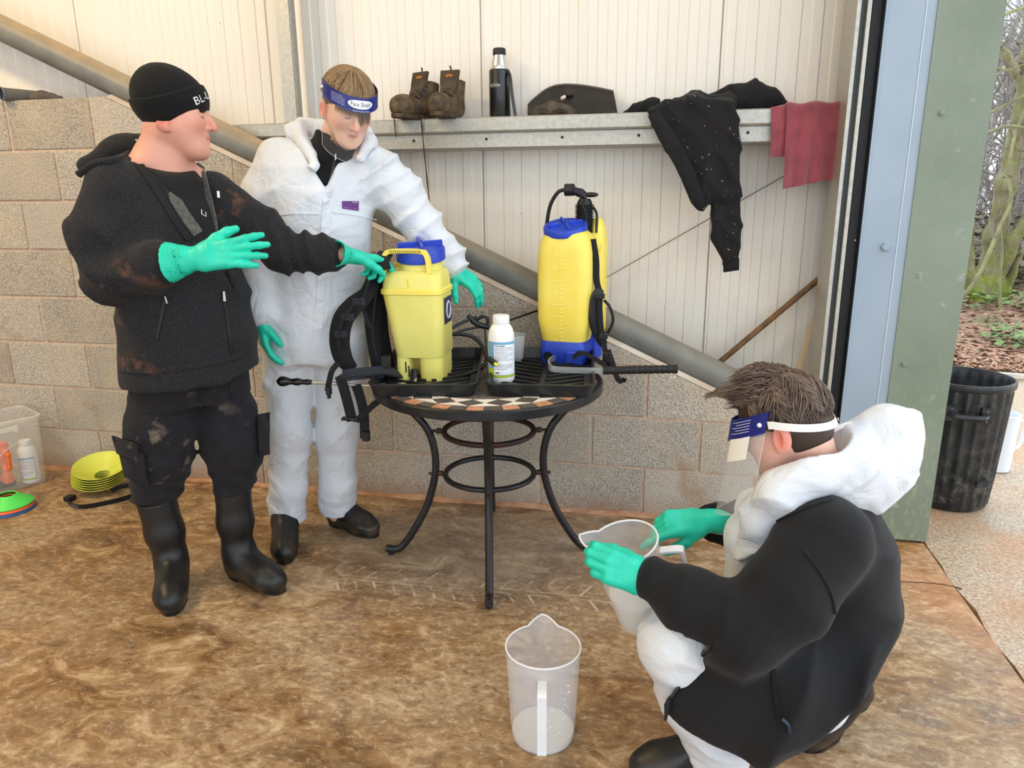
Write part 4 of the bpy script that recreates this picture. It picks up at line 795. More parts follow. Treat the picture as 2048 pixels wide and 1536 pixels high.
# pink towel
tw = thing('towel', 'grubby dark pink towel hanging over the rail by the door guide', 'towel', (1.68, .12, SZ)); twm = mat('pink_terry', S(160, 72, 84), .95, col2=S(134, 56, 68), scale=16, ramp=(.35, .75), bump=1, bscale=420, bdist=.004, sheen=.4); t = NT(twm)
g = t.N.new('ShaderNodeNewGeometry').outputs['Position']; bs = t.b.inputs['Base Color'].links[0].from_socket
gr_ = t.ramp(t.noise(5.5, 4, t.map((1.6, 1, .7), src=g), .6), [(.48, (0, 0, 0)), (.72, (.6,)*3)]); t.color(t.mix(gr_, bs, S(72, 44, 52)))
def sheet(xl, xr, zl, zr_, y, th_, top, n=22, m_=30, amp=.006, fr=14, ph=0):
    V_ = []
    for i in range(m_):
        u = i/(m_-1); row = []
        for j in range(n):
            s_ = j/(n-1); x = xl+(xr-xl)*u; zb = zl+(zr_-zl)*u; back = .10
            if s_ < .22: q = s_/.22; yy = .30-(.30-y)*q; zz = top+.004*math.sin(x*60)
            else:
                q = (s_-.22)/.78; yy = y-.004*math.sin(q*3)-amp*math.sin(u*fr+ph+q*1.5)*q; zz = top-(top-zb)*q; x += .012*q*math.sin(u*5+1)
            if .16 < s_ < .28: zz += .003; 
            row.append((x, yy, zz))
        V_.append(row)
    V_ = np.array(V_); N_ = np.cross(np.gradient(V_, axis=0), np.gradient(V_, axis=1)); N_ /= np.linalg.norm(N_, axis=2)[..., None]
    mb = MB(); a = V_.reshape(-1, 3); b = (V_+N_*th_).reshape(-1, 3); F = [(i*n+j, (i+1)*n+j, (i+1)*n+j+1, i*n+j+1) for i in range(m_-1) for j in range(n-1)]; K = n*m_
    F2 = [tuple(K+q for q in f_[::-1]) for f_ in F]; ed = [i*n for i in range(m_)]+[(m_-1)*n+j for j in range(1, n)]+[i*n+n-1 for i in range(m_-2, -1, -1)]+[j for j in range(n-2, 0, -1)]
    F3 = [(ed[i], ed[(i+1) % len(ed)], ed[(i+1) % len(ed)]+K, ed[i]+K) for i in range(len(ed))]; return mb.add(np.concatenate([a, b]), F+F2+F3)
fixn(obj('towel_front', sheet(1.600, 1.792, 1.372, 1.405, .104, .012, SZ+.012, 34, 44, .010, 17), twm, tw, True, 60)); fixn(obj('towel_fold', sheet(1.546, 1.640, 1.490, 1.492, .117, .010, SZ+.004, 30, 20, .004), twm, tw, True, 60))

# ================================================================ floor things on the left
bx = thing('storage_box', 'clear plastic storage box with clip lid standing by the block wall', 'box', (-2.02, -.16, 0)); bm_ = mat('clear_box_plastic', S(230, 228, 220), .2, alpha=.30, spec=.5)
BXM = rotz(math.radians(-28.6)); bo_ = V3((-1.965, -.255, 0)); T = lambda m_: m_.xf(BXM, bo_)
w_, d_, h_ = .28, .38, .345
obj('box_walls', T(MB().rings([rr3(w_*.90, d_*.92, .03, 0.004, 5), rr3(w_*.91, d_*.93, .03, .01, 5), rr3(w_, d_, .03, h_, 5)], cap=False)), bm_, bx, True, 60)
obj('box_floor', T(MB().add(rr3(w_*.90, d_*.92, .03, .004, 5), [tuple(range(20))])), bm_, bx); rimb = mat('box_rim_plastic', S(236, 232, 222), .3, alpha=.6)
obj('box_rim', T(MB().rings([rr3(w_+.012, d_+.012, .035, h_-.012, 5), rr3(w_+.014, d_+.014, .035, h_, 5), rr3(w_-.004, d_-.004, .03, h_+.002, 5)], cap=False)), rimb, bx, True, 40)
obj('lid_clip', T(MB().box((w_/2+.004, -.06, h_-.05), (w_/2+.014, .07, h_-.028), .003)), rimb, bx)
for y0 in (-.08, .07): obj('clip_hinge', T(MB().box((w_/2+.004, y0, h_-.056), (w_/2+.016, y0+.02, h_-.022), .003)), rimb, bx)
obj('wire_bail', T(MB().tube(spline([(w_/2+.006, .10, h_-.10), (w_/2+.006, .03, h_-.13), (w_/2+.004, -.04, h_-.20), (w_/2-.002, -.07, h_-.30)], 16), .0018, 6)), rimb, bx)
ob = bo_+BXM@V3((.080, .122, .008)); bottle(ob, .95, 'white labelled bottle inside the clear storage box', -PI/2+.35)
org_m = mat('orange_plastic', S(240, 104, 40), .45, col2=S(246, 120, 54), scale=8)
def orange_thing(o, k, yaw, label):
    t_ = thing('trigger_sprayer', label, 'sprayer', o, 'orange trigger sprayers'); M = rotz(yaw)
    def f(p):
        q = (p-V3(o))@M/k; d = rbox(q, (0, 0, .16), (.026, .028, .045), .014); d = smin(d, cone(q, (0, 0, .12), (.012, 0, .05), .022, .02), .02); d = smin(d, cone(q, (.055, 0, .15), (.05, 0, .085), .009, .009), .012); d = smin(d, cone(q, (.0, 0, .175), (.055, 0, .155), .012, .01), .012); d = smin(d, cone(q, (.045, 0, .08), (.012, 0, .06), .008, .012), .012); d = smin(d, rbox(q, (.005, 0, .022), (.032, .02, .022), .01), .02); d = smax(d, -cone(q, (-.008, -.04, .17), (-.008, .04, .17), .008, .008), .003); return d*k
    v, F = mesh_sdf(f, V3(o)-.08, V3(o)+V3((.12, .1, .23)), .004); obj('body', (relax(v, F, 1), F), org_m, t_, True, 180)
    obj('grip_inset', MB().ell(V3(o)+M@V3((.008, -.024, .075))*k, (.011, .006, .022), M), mat('olive_inset', S(150, 140, 50), .5), t_, True); return t_
orange_thing(bo_+BXM@V3((.085, .02, .035)), 1.0, -.3, 'orange plastic trigger sprayer beside the bottle in the clear box'); orange_thing(bo_+BXM@V3((.065, -.06, .07)), 1.1, -.5, 'orange plastic trigger sprayer at the left in the clear box')
dk = thing('dark_folded_cloth', 'dark teal folded cloth lying on the bottom of the clear box', 'cloth', bo_+V3((0, 0, .006)))
def f(p): q = (p-bo_)@BXM; return rbox(q, (-.02, -.05, .022), (.095, .11, .016), .012)-.004*wob(p, 22, 4)
v, F = mesh_sdf(f, bo_+V3((-.24, -.24, 0)), bo_+V3((.24, .24, .07)), .006); obj('folds', (relax(v, F), F), mat('teal_cloth', S(34, 66, 62), .9, col2=S(44, 50, 58), scale=14), dk, True, 180)
# green / orange / blue training discs
def disc(o, r, h, mm, label, grp, M=np.eye(3), ri=.034):
    d_ = thing('marker_disc', label, 'marker disc', o, grp); pr = [(ri, h), (ri+.004, h+.002), (r*.62, h*.62), (r*.93, .010), (r, .004), (r, .0), (r*.92, .006), (ri+.004, h-.004), (ri, h)]
    obj('disc', MB().lathe(pr, 48, o, M), mm, d_, True, 40); return d_
dc = V3((-1.668, -.475, .002))
disc(dc, .098, .044, mat('disc_blue', S(26, 96, 160), .45), 'blue marker disc at the bottom of the stack by the clear box', 'stacked training discs'); disc(dc+V3((-.004, .0, .012)), .098, .044, mat('disc_orange', S(232, 104, 60), .45), 'orange marker disc in the middle of the stack', 'stacked training discs'); disc(dc+V3((-.008, .004, .026)), .098, .044, mat('disc_green', S(86, 226, 96), .45), 'bright green marker disc on top of the stack', 'stacked training discs')
# upturned yellow-green bowls
ym = mat('lime_yellow_plastic', S(214, 222, 92), .45, col2=S(204, 208, 76), scale=12)
yd0 = V3((-1.432, -.190, .002)); MT = rotx(math.radians(12))@roty(math.radians(7))*1.12
nms = ['lowest', 'second lowest', 'third lowest', 'third from top', 'second from top', 'topmost']
for i in range(6):
    o = yd0+V3((.0035*i, -.001*i, .012*i)); d_ = thing('marker_disc', 'pale lime upturned marker disc, %s of the tilted stack' % nms[i], 'marker disc', o, 'lime upturned discs')
    obj('disc', MB().lathe([(.03, .003), (.034, .0), (.07, .020), (.104, .046), (.108, .050), (.107, .052), (.068, .024), (.03, .003)], 48, o+V3((0, 0, .014)), MT), ym, d_, True, 40)
sr = thing('webbing_strap', 'black webbing strap with buckle lying round the lime discs', 'strap', (-1.30, -.40, 0))
O = (-1.3, -.38)
g0 = lambda x, y, z=.01: CAM+(lambda d: d*((z-CAM[2])/d[2]))(FWD+RGT*(x-1024)/FOC-UPV*(y-768)/FOC)
sp_ = spline([g0(136, 1006), g0(160, 1014), g0(195, 1010), g0(240, 1000), g0(275, 990), g0(310, 985)], 24); obj('webbing', MB().ribbon(sp_, .028, .0035, (0, -.35, .9)), web, sr)
obj('webbing', MB().ribbon(spline([g0(222, 982, .075), g0(240, 974, .085), g0(268, 970, .085), g0(300, 972, .06)], 12), .026, .004, (0, -.5, .85)), web, sr)
b_ = g0(138, 998, .012); obj('buckle', MB().box(b_+V3((-.022, -.012, -.01)), b_+V3((.016, .03, .012)), .003), blk2, sr); obj('buckle_plate', MB().box(g0(150, 1012, .012)+V3((-.02, -.004, -.006)), g0(150, 1012, .012)+V3((.022, 0.0, .008)), .001), mat('plate_grey', S(90, 90, 92), .4, .5), sr)
# pipe end and rag on the wall head
pp = thing('pipe_offcut', 'short dirty pipe offcut lying on top of the block wall', 'pipe', (-1.72, .05, 1.79)); pmm = mat('dirty_pipe', S(106, 100, 84), .7, col2=S(86, 92, 98), scale=14)
pa = at0 = V3((-1.775, -.03, 1.815)); R_ = []
for t_ in np.linspace(0, 1, 16): R_.append([pa+V3((.07*t_, .17*t_, 0))+(.028*math.cos(a))*V3((.92, -.38, 0))+.028*math.sin(a)*V3((0, 0, 1)) for a in np.arange(20)*PI/10])
R2 = [[pa+(np.array(q)-pa)*1 for q in r_] for r_ in R_]; obj('pipe_wall', MB().rings(R_, cap=False), pmm, pp, True); obj('pipe_lip', MB().tube([pa+.027*math.cos(a)*V3((.92, -.38, 0))+.027*math.sin(a)*V3((0, 0, 1)) for a in np.linspace(0, 2*PI, 24)], .004, 6), mat('pipe_lip', S(92, 104, 120), .5), pp, True)
rg = thing('dark_rag', 'dirty rag lying on the block wall beside the pipe', 'rag', (-1.60, .04, 1.79))
def f(p): return smax(chain(p, [(-1.69, .05, 1.805), (-1.64, .05, 1.81), (-1.58, .05, 1.803), (-1.53, .05, 1.796)], [.016, .022, .014, .006], .02), -p[:, 2]+1.791, .003)-.006*folds(p, (.6, .2, -.6), 20, 1.4, 1, 12)
v, F = mesh_sdf(f, (-1.75, 0, 1.785), (-1.49, .1, 1.85), .004); obj('cloth', (relax(v, F), F), mat('rag_cloth', S(98, 88, 70), .9, col2=S(54, 58, 70), scale=12), rg, True, 180)
ey = thing('eye_hook', 'tiny steel hook fixed on top of the block wall', 'hook', (-1.45, .05, 1.79)); obj('hook_ring', MB().tube([(-1.45+.007*math.cos(a), .05, 1.802+.010*math.sin(a)) for a in np.linspace(0, 2*PI, 14)], .002, 6).tube([(-1.45, .05, 1.785), (-1.45, .05, 1.795)], .003, 6), galv, ey, True)
# ================================================================ people
def hits(f, pts, t0=.9, t1=4.3):
    """first points of the implicit surface f along the lines of sight through photo pixels"""
    pts = np.asarray(pts, float).reshape(-1, 2); d = FWD+RGT*((pts[:, :1]-1024)/FOC)-UPV*((pts[:, 1:]-768)/FOC); t = np.arange(t0, t1, .005); n, m = len(pts), len(t)
    v = f((CAM+d[:, None]*t[None, :, None]).reshape(-1, 3)).reshape(n, m); ok = (v < 0).any(1); i = np.where(ok, np.argmax(v < 0, 1), np.argmin(v, 1)); a = t[np.maximum(i-1, 0)]; b = t[i]; a = np.where(ok, a, b)
    for _ in range(12):
        c = (a+b)/2; neg = f(CAM+d*c[:, None]) < 0; b = np.where(neg, c, b); a = np.where(neg, a, c)
    return CAM+d*a[:, None]
def hit(f, px, py): return hits(f, [(px, py)])[0]
def grads(f, P_, e=.003):
    g_ = np.stack([f(P_+V3(x))-f(P_-V3(x)) for x in ((e, 0, 0), (0, e, 0), (0, 0, e))], 1); return g_/np.maximum(np.linalg.norm(g_, axis=1), 1e-9)[:, None]
def grad(f, p, e=.003): return grads(f, V3(p)[None], e)[0]
def on(f, pts, lift=.001):
    """points projected from pixels on f, lifted off the surface"""
    P_ = hits(f, pts); return P_+grads(f, P_)*lift
def seam(name, f, pts, wd, th_, mm, par, n=30, lift=.001):
    P_ = on(f, spline(pts, n), lift); N_ = grads(f, P_); T_ = np.gradient(P_, axis=0); return obj(name, MB().ribbon(P_, wd, th_, np.cross(T_, N_)), mm, par)
def patch(name, f, quad, mm, par, n=8, m_=8, lift=.0015, th_=.002):
    """cloth patch laid on f inside a pixel quad (tl, tr, br, bl)"""
    q = np.array(quad, float); uv = [(j/(n-1), i/(m_-1)) for i in range(m_) for j in range(n)]
    G_ = hits(f, [(q[0]*(1-u)+q[1]*u)*(1-v_)+(q[3]*(1-u)+q[2]*u)*v_ for u, v_ in uv]).reshape(m_, n, 3)
    N_ = grads(f, G_.reshape(-1, 3)).reshape(m_, n, 3); a = (G_+N_*(lift-.004)).reshape(-1, 3); b = (G_+N_*(lift+th_)).reshape(-1, 3); K = n*m_
    F = [(i*n+j, i*n+j+1, (i+1)*n+j+1, (i+1)*n+j) for i in range(m_-1) for j in range(n-1)]; ed = [j for j in range(n)]+[i*n+n-1 for i in range(1, m_)]+[(m_-1)*n+j for j in range(n-2, -1, -1)]+[i*n for i in range(m_-2, 0, -1)]
    mb = MB().add(np.concatenate([a, b]), [tuple(K+i for i in f_) for f_ in F]+[f_[::-1] for f_ in F]+[(ed[i], ed[(i+1) % len(ed)], ed[(i+1) % len(ed)]+K, ed[i]+K) for i in range(len(ed))])
    return fixn(obj(name, mb, mm, par, True, 40))
def head_frame(fdir, up=(0, 0, 1), roll=0):
    y = unit(fdir); x = unit(np.cross(y, up)); z = np.cross(x, y)
    if roll: x, z = x*math.cos(roll)+z*math.sin(roll), z*math.cos(roll)-x*math.sin(roll)
    return np.stack([x, y, z], 1)
def head_sdf(H, M, k=1., wide=1., eyes=1., jaw=1.):
    def f(p):
        q = (p-V3(H))@M/k; q = q*V3((1/wide, 1, 1)); x = np.abs(q[:, 0]); s = np.c_[x, q[:, 1:]]
        d = ellip(q, (0, -.012, .032), (.074, .096, .083))
        d = smin(d, cone(q, (0, .028, .0), (0, .042, -.075), .058, .036*jaw), .035)
        d = smin(d, cone(s, (.050, -.012, -.035), (.020, .058, -.094), .020*jaw, .017*jaw), .03)
        d = smin(d, ellip(s, (.034, .050, -.018), (.031, .030, .034)), .035); d = smin(d, cone(s, (.044, .018, -.030), (.026, .056, -.076), .022, .019), .03)
        d = smin(d, ellip(q, (0, .074, -.098), (.020, .017, .015)), .022)
        d = smin(d, cone(q, (0, .075, -.035), (0, .078, -.068), .018, .014), .016)                  # muzzle
        d = smin(d, cone(s, (.012, .082, .028), (.040, .066, .026), .012, .010), .016)               # brow
        d = smax(d, -ellip(s, (.032, .096, .010), (.019, .018, .0115)), .012)                         # sockets
        d = smin(d, ellip(s, (.031, .0735, .008), (.0150, .0130, .0105)), .004)                       # closed lids / lidded eye
        d = smin(d, cone(q, (0, .087, .020), (0, .109, -.024), .0085, .0120), .010)                   # nose
        d = smin(d, ellip(s, (.0115, .093, -.027), (.0085, .0105, .0075)), .006)
        d = smax(d, -ellip(s, (.006, .101, -.036), (.0035, .005, .004)), .003)
        d = smin(d, cone(s, (0, .0915, -.0520), (.0175, .082, -.0555), .0046, .0022), .005)           # lips
        d = smin(d, cone(s, (0, .0905, -.0620), (.016, .082, -.0585), .0054, .0022), .005)
        d = smax(d, -cone(s, (0, .0985, -.0570), (.022, .086, -.0570), .0018, .0012), .002)
        e = s-V3((.078, -.014, -.016)); c_, s_ = math.cos(.35), math.sin(.35); e = np.c_[e[:, 0]*.86+e[:, 1]*.5*.0, e[:, 1]*c_+e[:, 2]*s_*.4, e[:, 2]]
        ear = ellip(e, (.003, -.006, 0), (.010, .020, .032)); ear = smax(ear, -ellip(e, (.012, .000, .004), (.008, .010, .019)), .004); ear = smin(ear, ellip(e, (.0, .004, -.022), (.008, .009, .010)), .006)
        d = smin(d, ear, .006)
        return d*k*.9
    return f
def skin_colors(v, H, M, k, base, flush, wide=1.):
    q = (v-V3(H))@M/k*V3((1/wide, 1, 1)); x = np.abs(q[:, 0]); s = np.c_[x, q[:, 1:]]; c = np.tile(V3(base[:3]), (len(v), 1)); fl = V3(flush[:3])
    def bl(w_, col): return c*(1-w_[:, None])+V3(col)*w_[:, None]
    g = lambda ce, r: np.exp(-np.sum(((s-V3(ce))/V3(r))**2, 1))
    c = bl(.55*g((.046, .056, -.028), (.024, .04, .022)), fl); c = bl(.6*g((0, .108, -.022), (.018, .02, .016)), fl); c = bl(.75*g((.086, -.02, -.016), (.02, .03, .035)), fl*V3((1, .8, .8)))
    lip = np.exp(-((q[:, 2]+.0573)/.0075)**4)*np.exp(-(x/.018)**4)*(q[:, 1] > .07); c = bl(.85*lip, V3(S(190, 104, 100)[:3])); c = bl(.5*g((0, .07, -.1), (.03, .03, .02)), c.mean(0)*V3((.95, .85, .82)))
    return np.clip(c, 0, 1)
def skin_mat(name): return mat(name, S(220, 170, 150), .48, attr='tint', sss=.18, bump=.12, bscale=500, bdist=.0008)
def bbox(pts, pad): p = np.array(pts); return p.min(0)-pad, p.max(0)+pad
def person_body(name, label, loc, hf, hbox, hc, chains, base, flush, wide=1., k=1.):
    """one continuous skin surface: head, neck, trunk, arms and legs; the root of the person"""
    def f(p):
        d = hf(p)
        for pts, rs in chains: d = smin(d, chain(p, pts, rs, .03), .025)
        return d
    P_ = np.vstack([np.array(c[0]) for c in chains]+[np.array(hbox)]); lo, hi = P_.min(0)-.12, P_.max(0)+.12
    v, F = mesh_sdf(f, lo, hi, .011, (V3(hc[0])-.165*k, V3(hc[0])+.165*k), .0026)
    o = obj('person', (v, F), skin_mat('skin'), None, True, 180, at=loc, colors=skin_colors(v, hc[0], hc[1], k, base, flush, wide)); tag(o, label, 'person'); return o
def eyes_brows(par, H, M, k, brow, wide=1., look=(0, 0)):
    pt = lambda x, y, z: V3(H)+M@(V3((x*wide, y, z))*k)
    for s in (-1, 1):
        obj('eyebrow', MB().tube(spline([pt(s*.012, .0925, .0255), pt(s*.028, .0885, .031), pt(s*.046, .074, .0265)], 10), np.linspace(.0032, .0016, 10)*k, 6, flat=(1, .8)), brow, par, True)
        obj('eyelash', MB().tube(spline([pt(s*.017, .0845, .004), pt(s*.030, .0872, .0015), pt(s*.044, .0800, .0045)], 10), .0012*k, 5), brow, par, True)
        obj('iris', MB().ell(pt(s*.031, .0838, .0050), (.0050*k, .0022*k, .0024*k), M, 10, 6), mat('iris_dark', S(70, 62, 58), .2), par, True)
# ---------------------------------------------------------------- gloves
glove_m = mat('green_nitrile', S(20, 190, 160), .42, col2=S(34, 206, 176), scale=18, bump=.15, bscale=130, sss=.06)
glove_s = glove_m
def glove(par, wrist, ydir, zdir, side, curl, thumb, k=1., spread=.10, cuff=.09, name='glove', cr=.043, twist=0.):
    """side -1 right hand, +1 left hand; curl: (a1, a2, a3) per finger index..little; thumb: (out, down, bend)"""
    M = frame(z=zdir, y=ydir) if False else None
    y = unit(ydir); z = unit(V3(zdir)-y*(V3(zdir)@y)); x = np.cross(y, z); M = np.stack([x, y, z], 1); o = V3(wrist)
    fb = [(.030, .098, .0), (.0105, .103, .001), (-.0095, .099, .0), (-.028, .089, -.001)]; ln = [(.042, .026, .022), (.046, .029, .023), (.043, .027, .022), (.034, .021, .020)]; fingers = []
    for i, (b, l) in enumerate(zip(fb, ln)):
        b = V3((b[0]*side, b[1], b[2])); sp = (1.5-i)*spread*side; a = 0; P_ = [b-V3((0, .022, 0)), b]
        for j in range(3):
            a += curl[i][j]; P_.append(P_[-1]+l[j]*V3((math.sin(sp)*math.cos(a), math.cos(sp)*math.cos(a), -math.sin(a))))
        fingers.append(P_)
    t0 = V3((.026*side, .018, -.006)); out, dn, bd = thumb; P_ = [t0]
    dr = unit((math.sin(out)*side, math.cos(out), -math.sin(dn))); P_.append(P_[-1]+dr*.044); dr2 = unit(dr+V3((-.35*bd*side, .45*bd, -.25*bd))); P_.append(P_[-1]+dr2*.034); dr3 = unit(dr2+V3((-.45*bd*side, .35*bd, -.25*bd))); P_.append(P_[-1]+dr3*.026)
    def f(p):
        q = (p-o)@M/k
        d = rbox(q, (0, .052, -.001), (.041, .05, .0155), .0155); d = smin(d, ellip(q, (.022*side, .03, -.010), (.024, .034, .017)), .012)
        d = smin(d, cone(q, (0, .02, 0), (0, -.015, 0), .030, .031, .8, (0, 0, 1)), .02)
        cu_ = cone(q, (0, -.012, 0), (0, -cuff, 0), .033, cr, .88, (0, 0, 1)); cu_ = smax(cu_, -(q[:, 1]+cuff-.004), .002); sl_ = (cr-.033)/(cuff-.012); cu_ = smax(cu_, -cone(q, (0, -cuff-.02, 0), (0, -cuff+.03, 0), cr-.004+sl_*.02, cr-.005-sl_*.03, .88, (0, 0, 1)), .002); d = smin(d, cu_, .008)
        fd = None
        for P2 in fingers:
            e = chain(q, P2, [.0115, .0118, .0112, .0104, .0085], .005); fd = e if fd is None else smin(fd, e, .0025)
        d = smin(d, fd, .008); d = smin(d, chain(q, P_, [.0175, .0148, .0132, .0108], .008), .010)
        return d*k-.0012*folds(p, y, 24, 1.5, 1, 30)*(q[:, 1] < .05)
    allp = np.array([o+M@(q_*k) for P2 in fingers+[P_] for q_ in P2]+[o+M@V3((0, -cuff, 0))*k]); lo, hi = bbox(allp, .06); v, F = mesh_sdf(f, lo, hi, .0030); g_ = obj(name, (relax(v, F, 1, .4), F), glove_m, par, True, 180); return g_, f, M
# ---------------------------------------------------------------- boots (wellingtons)
rub = mat('black_rubber_boot', S(22, 22, 23), .42, col2=S(34, 33, 32), scale=7, bump=.1, bscale=120); t = NT(rub); g = t.N.new('ShaderNodeNewGeometry').outputs['Position']; bs = t.b.inputs['Base Color'].links[0].from_socket
pz = t.sep(g); dm = t.math('MULTIPLY', t.ramp(pz[2], [(0, (1, 1, 1)), (.10, (0, 0, 0))]), t.ramp(t.noise(16, 4, g), [(.45, (0, 0, 0)), (.7, (.5,)*3)])); t.color(t.mix(dm, bs, S(122, 96, 66)))
def welly(par, heel, fdir, top, k=1., rt=.062, pitch=0., lift=0., name='boot', cut=True, sh=None):
    """heel: ground point under the heel; fdir: toe direction; top: centre of the shaft mouth"""
    y = unit((fdir[0], fdir[1], 0)); M0 = np.stack([np.cross(y, (0, 0, 1)), y, V3((0, 0, 1))], 1); M = M0@rotx(pitch); o = V3(heel)+V3((0, 0, lift)); tl = (V3(top)-o)@M/k
    def f(p):
        q = (p-o)@M/k
        d = chain(q, [(0, .035, .045), (0, .12, .046), (.004, .205, .043), (.002, .238, .040)], [.041, .044, .047, .037], .035, None, None); d = smin(d, cone(q, (0, .075, .095), (0, .165, .058), .046, .044), .035); d = smin(d, cone(q, (0, .06, .075), (0, .045, .12), .046, .047), .04)
        pts = sh or [(0, .045, .10), tuple(V3((0, .042, .10))*.55+tl*.45), tuple(tl)]; d = smin(d, chain(q, pts, [.048, rt*.93/1, rt], .03), .03); d = smin(d, cone(q, (0, .03, .04), (0, .035, .10), .038, .043), .02)
        d = smax(d, -(q[:, 2]-.012), .004)
        if cut: d = smax(d, (q-tl)@unit(tl-V3((0, .045, .12)))-.0, .004)
        return d*k
    lo, hi = bbox([o, o+M@V3((0, .28, 0))*k, V3(top)], .11); v, F = mesh_sdf(f, lo, hi, .0052); b_ = obj(name, (relax(v, F, 1), F), rub, par, True, 180)
    ol = np.array([(.043*math.copysign(abs(math.cos(t))**.8, math.cos(t))*(1.14 if math.sin(t) > .2 else (.78 if -.5 < math.sin(t) < .1 else .92)), .128+.142*math.sin(t)) for t in np.linspace(0, 2*PI, 41)[:-1]])
    def T(m_): return m_.xf(M*k, o)
    obj('sole', T(MB().rings([np.c_[ol*V3((1, 1)), np.full(40, z)] if False else np.c_[ol, np.full(40, z)] for z in (.006, .022)])), rub, b_, True, 40)
    ob = ol[ol[:, 1] < .08]; obj('heel_block', T(MB().prism(np.c_[ob, np.full(len(ob), 0.)], (0, 0, .012))), rub, b_); of = ol[ol[:, 1] > .118]; obj('tread_block', T(MB().prism(np.c_[of, np.full(len(of), 0.)], (0, 0, .012))), rub, b_)
    return b_, f, M
# ================================================================ the man with the beanie
O1 = (-.42, -.87); w1 = lambda x, y, o=0: W(x, y, O1, o)
F1 = unit((1, -.06, 0)); R1 = np.cross(F1, (0, 0, 1)); BM1 = np.stack([R1, F1, V3((0, 0, 1))], 1)
H1 = w1(349, 236, -.01); HM1 = head_frame((.90, .43, -.03)); hf1_ = head_sdf(H1, HM1, 1.02, 1.08, 1, 1.22)
brim1 = lambda q: (q[:, 2]-(-.028+np.where(q[:, 1] > 0, .58, .10)*q[:, 1]))*.92
def dome(q, off=0.): return smin(ellip(q, (0, -.006, .050), (.088+off, .102+off, .090+off)), ellip(q, (0, -.036, .078), (.066+off, .066+off, .066+off)), .05)
def hf1(p): q = (p-H1)@HM1/1.02; return smax(hf1_(p), np.where(brim1(q) > .012, dome(q, -.004), -1.), .003)
nb1 = w1(322, 330, .0)
Rsh, Rel, Rwr = w1(208, 372, -.14), w1(222, 548, -.22), w1(385, 518, -.28); Lsh, Lel, Lwr = w1(448, 392, .12), w1(566, 503, .05), w1(696, 511, .09)
pel = w1(378, 735); Rkn, Lkn = w1(318, 905, -.07), w1(468, 890, .02); Rtp, Ltp = w1(313, 1000, -.02), w1(465, 966, .03); Rhp, Lhp = w1(334, 780, -.07), w1(430, 775, .06)
heelR, dirR = (-.535, -.868), (.55, -.83); heelL, dirL = (-.345, -.800), (.25, -.085)
man = person_body('person', 'stocky man in black beanie, charcoal fleece jacket and wellingtons, gesturing with green gloves', (-.40, -.9, 0), hf1, [H1], (H1, HM1),
    [([H1+HM1@V3((0, -.03, -.05)), nb1], [.064, .075]), ([nb1, w1(330, 420), w1(360, 600), pel], [.085, .095, .10, .09]), ([nb1, Rsh, Rel, Rwr], [.055, .045, .036, .027]), ([nb1, Lsh, Lel, Lwr], [.055, .045, .036, .027]), ([pel, Rhp, Rkn, Rtp, V3((heelR[0]+.028, heelR[1]-.042, .08)), V3((heelR[0]+.10, heelR[1]-.15, .045))], [.085, .07, .05, .04, .032, .026]), ([pel, Lhp, Lkn, Ltp, V3((heelL[0]+.045, heelL[1]-.015, .08)), V3((heelL[0]+.17, heelL[1]-.055, .045))], [.085, .07, .05, .04, .032, .026])],
    S(216, 158, 136), S(206, 112, 100), 1.08, 1.02)
eyes_brows(man, H1, HM1, 1.02, mat('brow_brown', S(120, 84, 66), .8), 1.08)
# beanie
bnm = mat('beanie_knit', S(6, 6, 7), .95, bump=.5, bscale=500, sheen=.03); t_up = unit((0, -.36, 1.)); bo_ = V3((0, .0, -.020))
def f(p):
    q = (p-H1)@HM1/1.02; h_ = (q[:, 2]-(-.028+np.where(q[:, 1] > 0, .58, .10)*q[:, 1]))*.92; an = np.arctan2(q[:, 0], q[:, 1]+.02)
    d = smax(dome(q)+.0010*np.sin(an*85), -(h_-.004), .004); d = smax(d, -smax(dome(q, -.008), h_-.05, .01), .003); return d*.95
v, F = mesh_sdf(f, H1-.19, H1+.2, .0032); bean = obj('beanie', (v, F), bnm, man, True, 180)
def fcuff(p):
    q = (p-H1)@HM1/1.02; h_ = (q[:, 2]-(-.026+.32*q[:, 1]+1.8*q[:, 1]**2))*.92; an = np.arctan2(q[:, 0], q[:, 1]+.02)
    d = smax(smax(dome(q, .0065)+.0008*np.sin(an*85), -(h_-.001), .006), h_-.078, .006); d = smax(d, -dome(q, -.002), .003); return d*.95
v, F = mesh_sdf(fcuff, H1-.19, H1+.2, .0032); obj('beanie_cuff', (v, F), bnm, bean, True, 180)
wht = mat('white_stitching', S(226, 226, 230), .7)
def surf_text(body, size, f, px, py, px2, py2, mm, par, name='lettering', lift=.0012):
    """lettering wrapped on f, running from pixel (px,py) to (px2,py2) at its centre"""
    v, fc, _ = text('t', body, 1., None, None, (0, 0, 0), (1, 0, 0), (0, 1, 0), .0); a = hit(f, px, py); b = hit(f, px2, py2); c_ = (a+b)/2; x = unit(b-a); n_ = grad(f, hit(f, (px+px2)/2, (py+py2)/2)); y = np.cross(n_, x); sp = np.linalg.norm(b-a)/max(np.ptp(v[:, 0]), 1e-6); v = v*V3((sp, size, 1)); out = c_+v[:, :1]*x+v[:, 1:2]*y+n_*.03
    for _ in range(6): out = out-n_*np.clip(f(out)-lift, -.02, .03)[:, None]
    mb = MB().add(out, fc); return obj(name, mb, mm, par)
surf_text('BL-L', .034, fcuff, 389, 204, 415, 190, wht, bean)
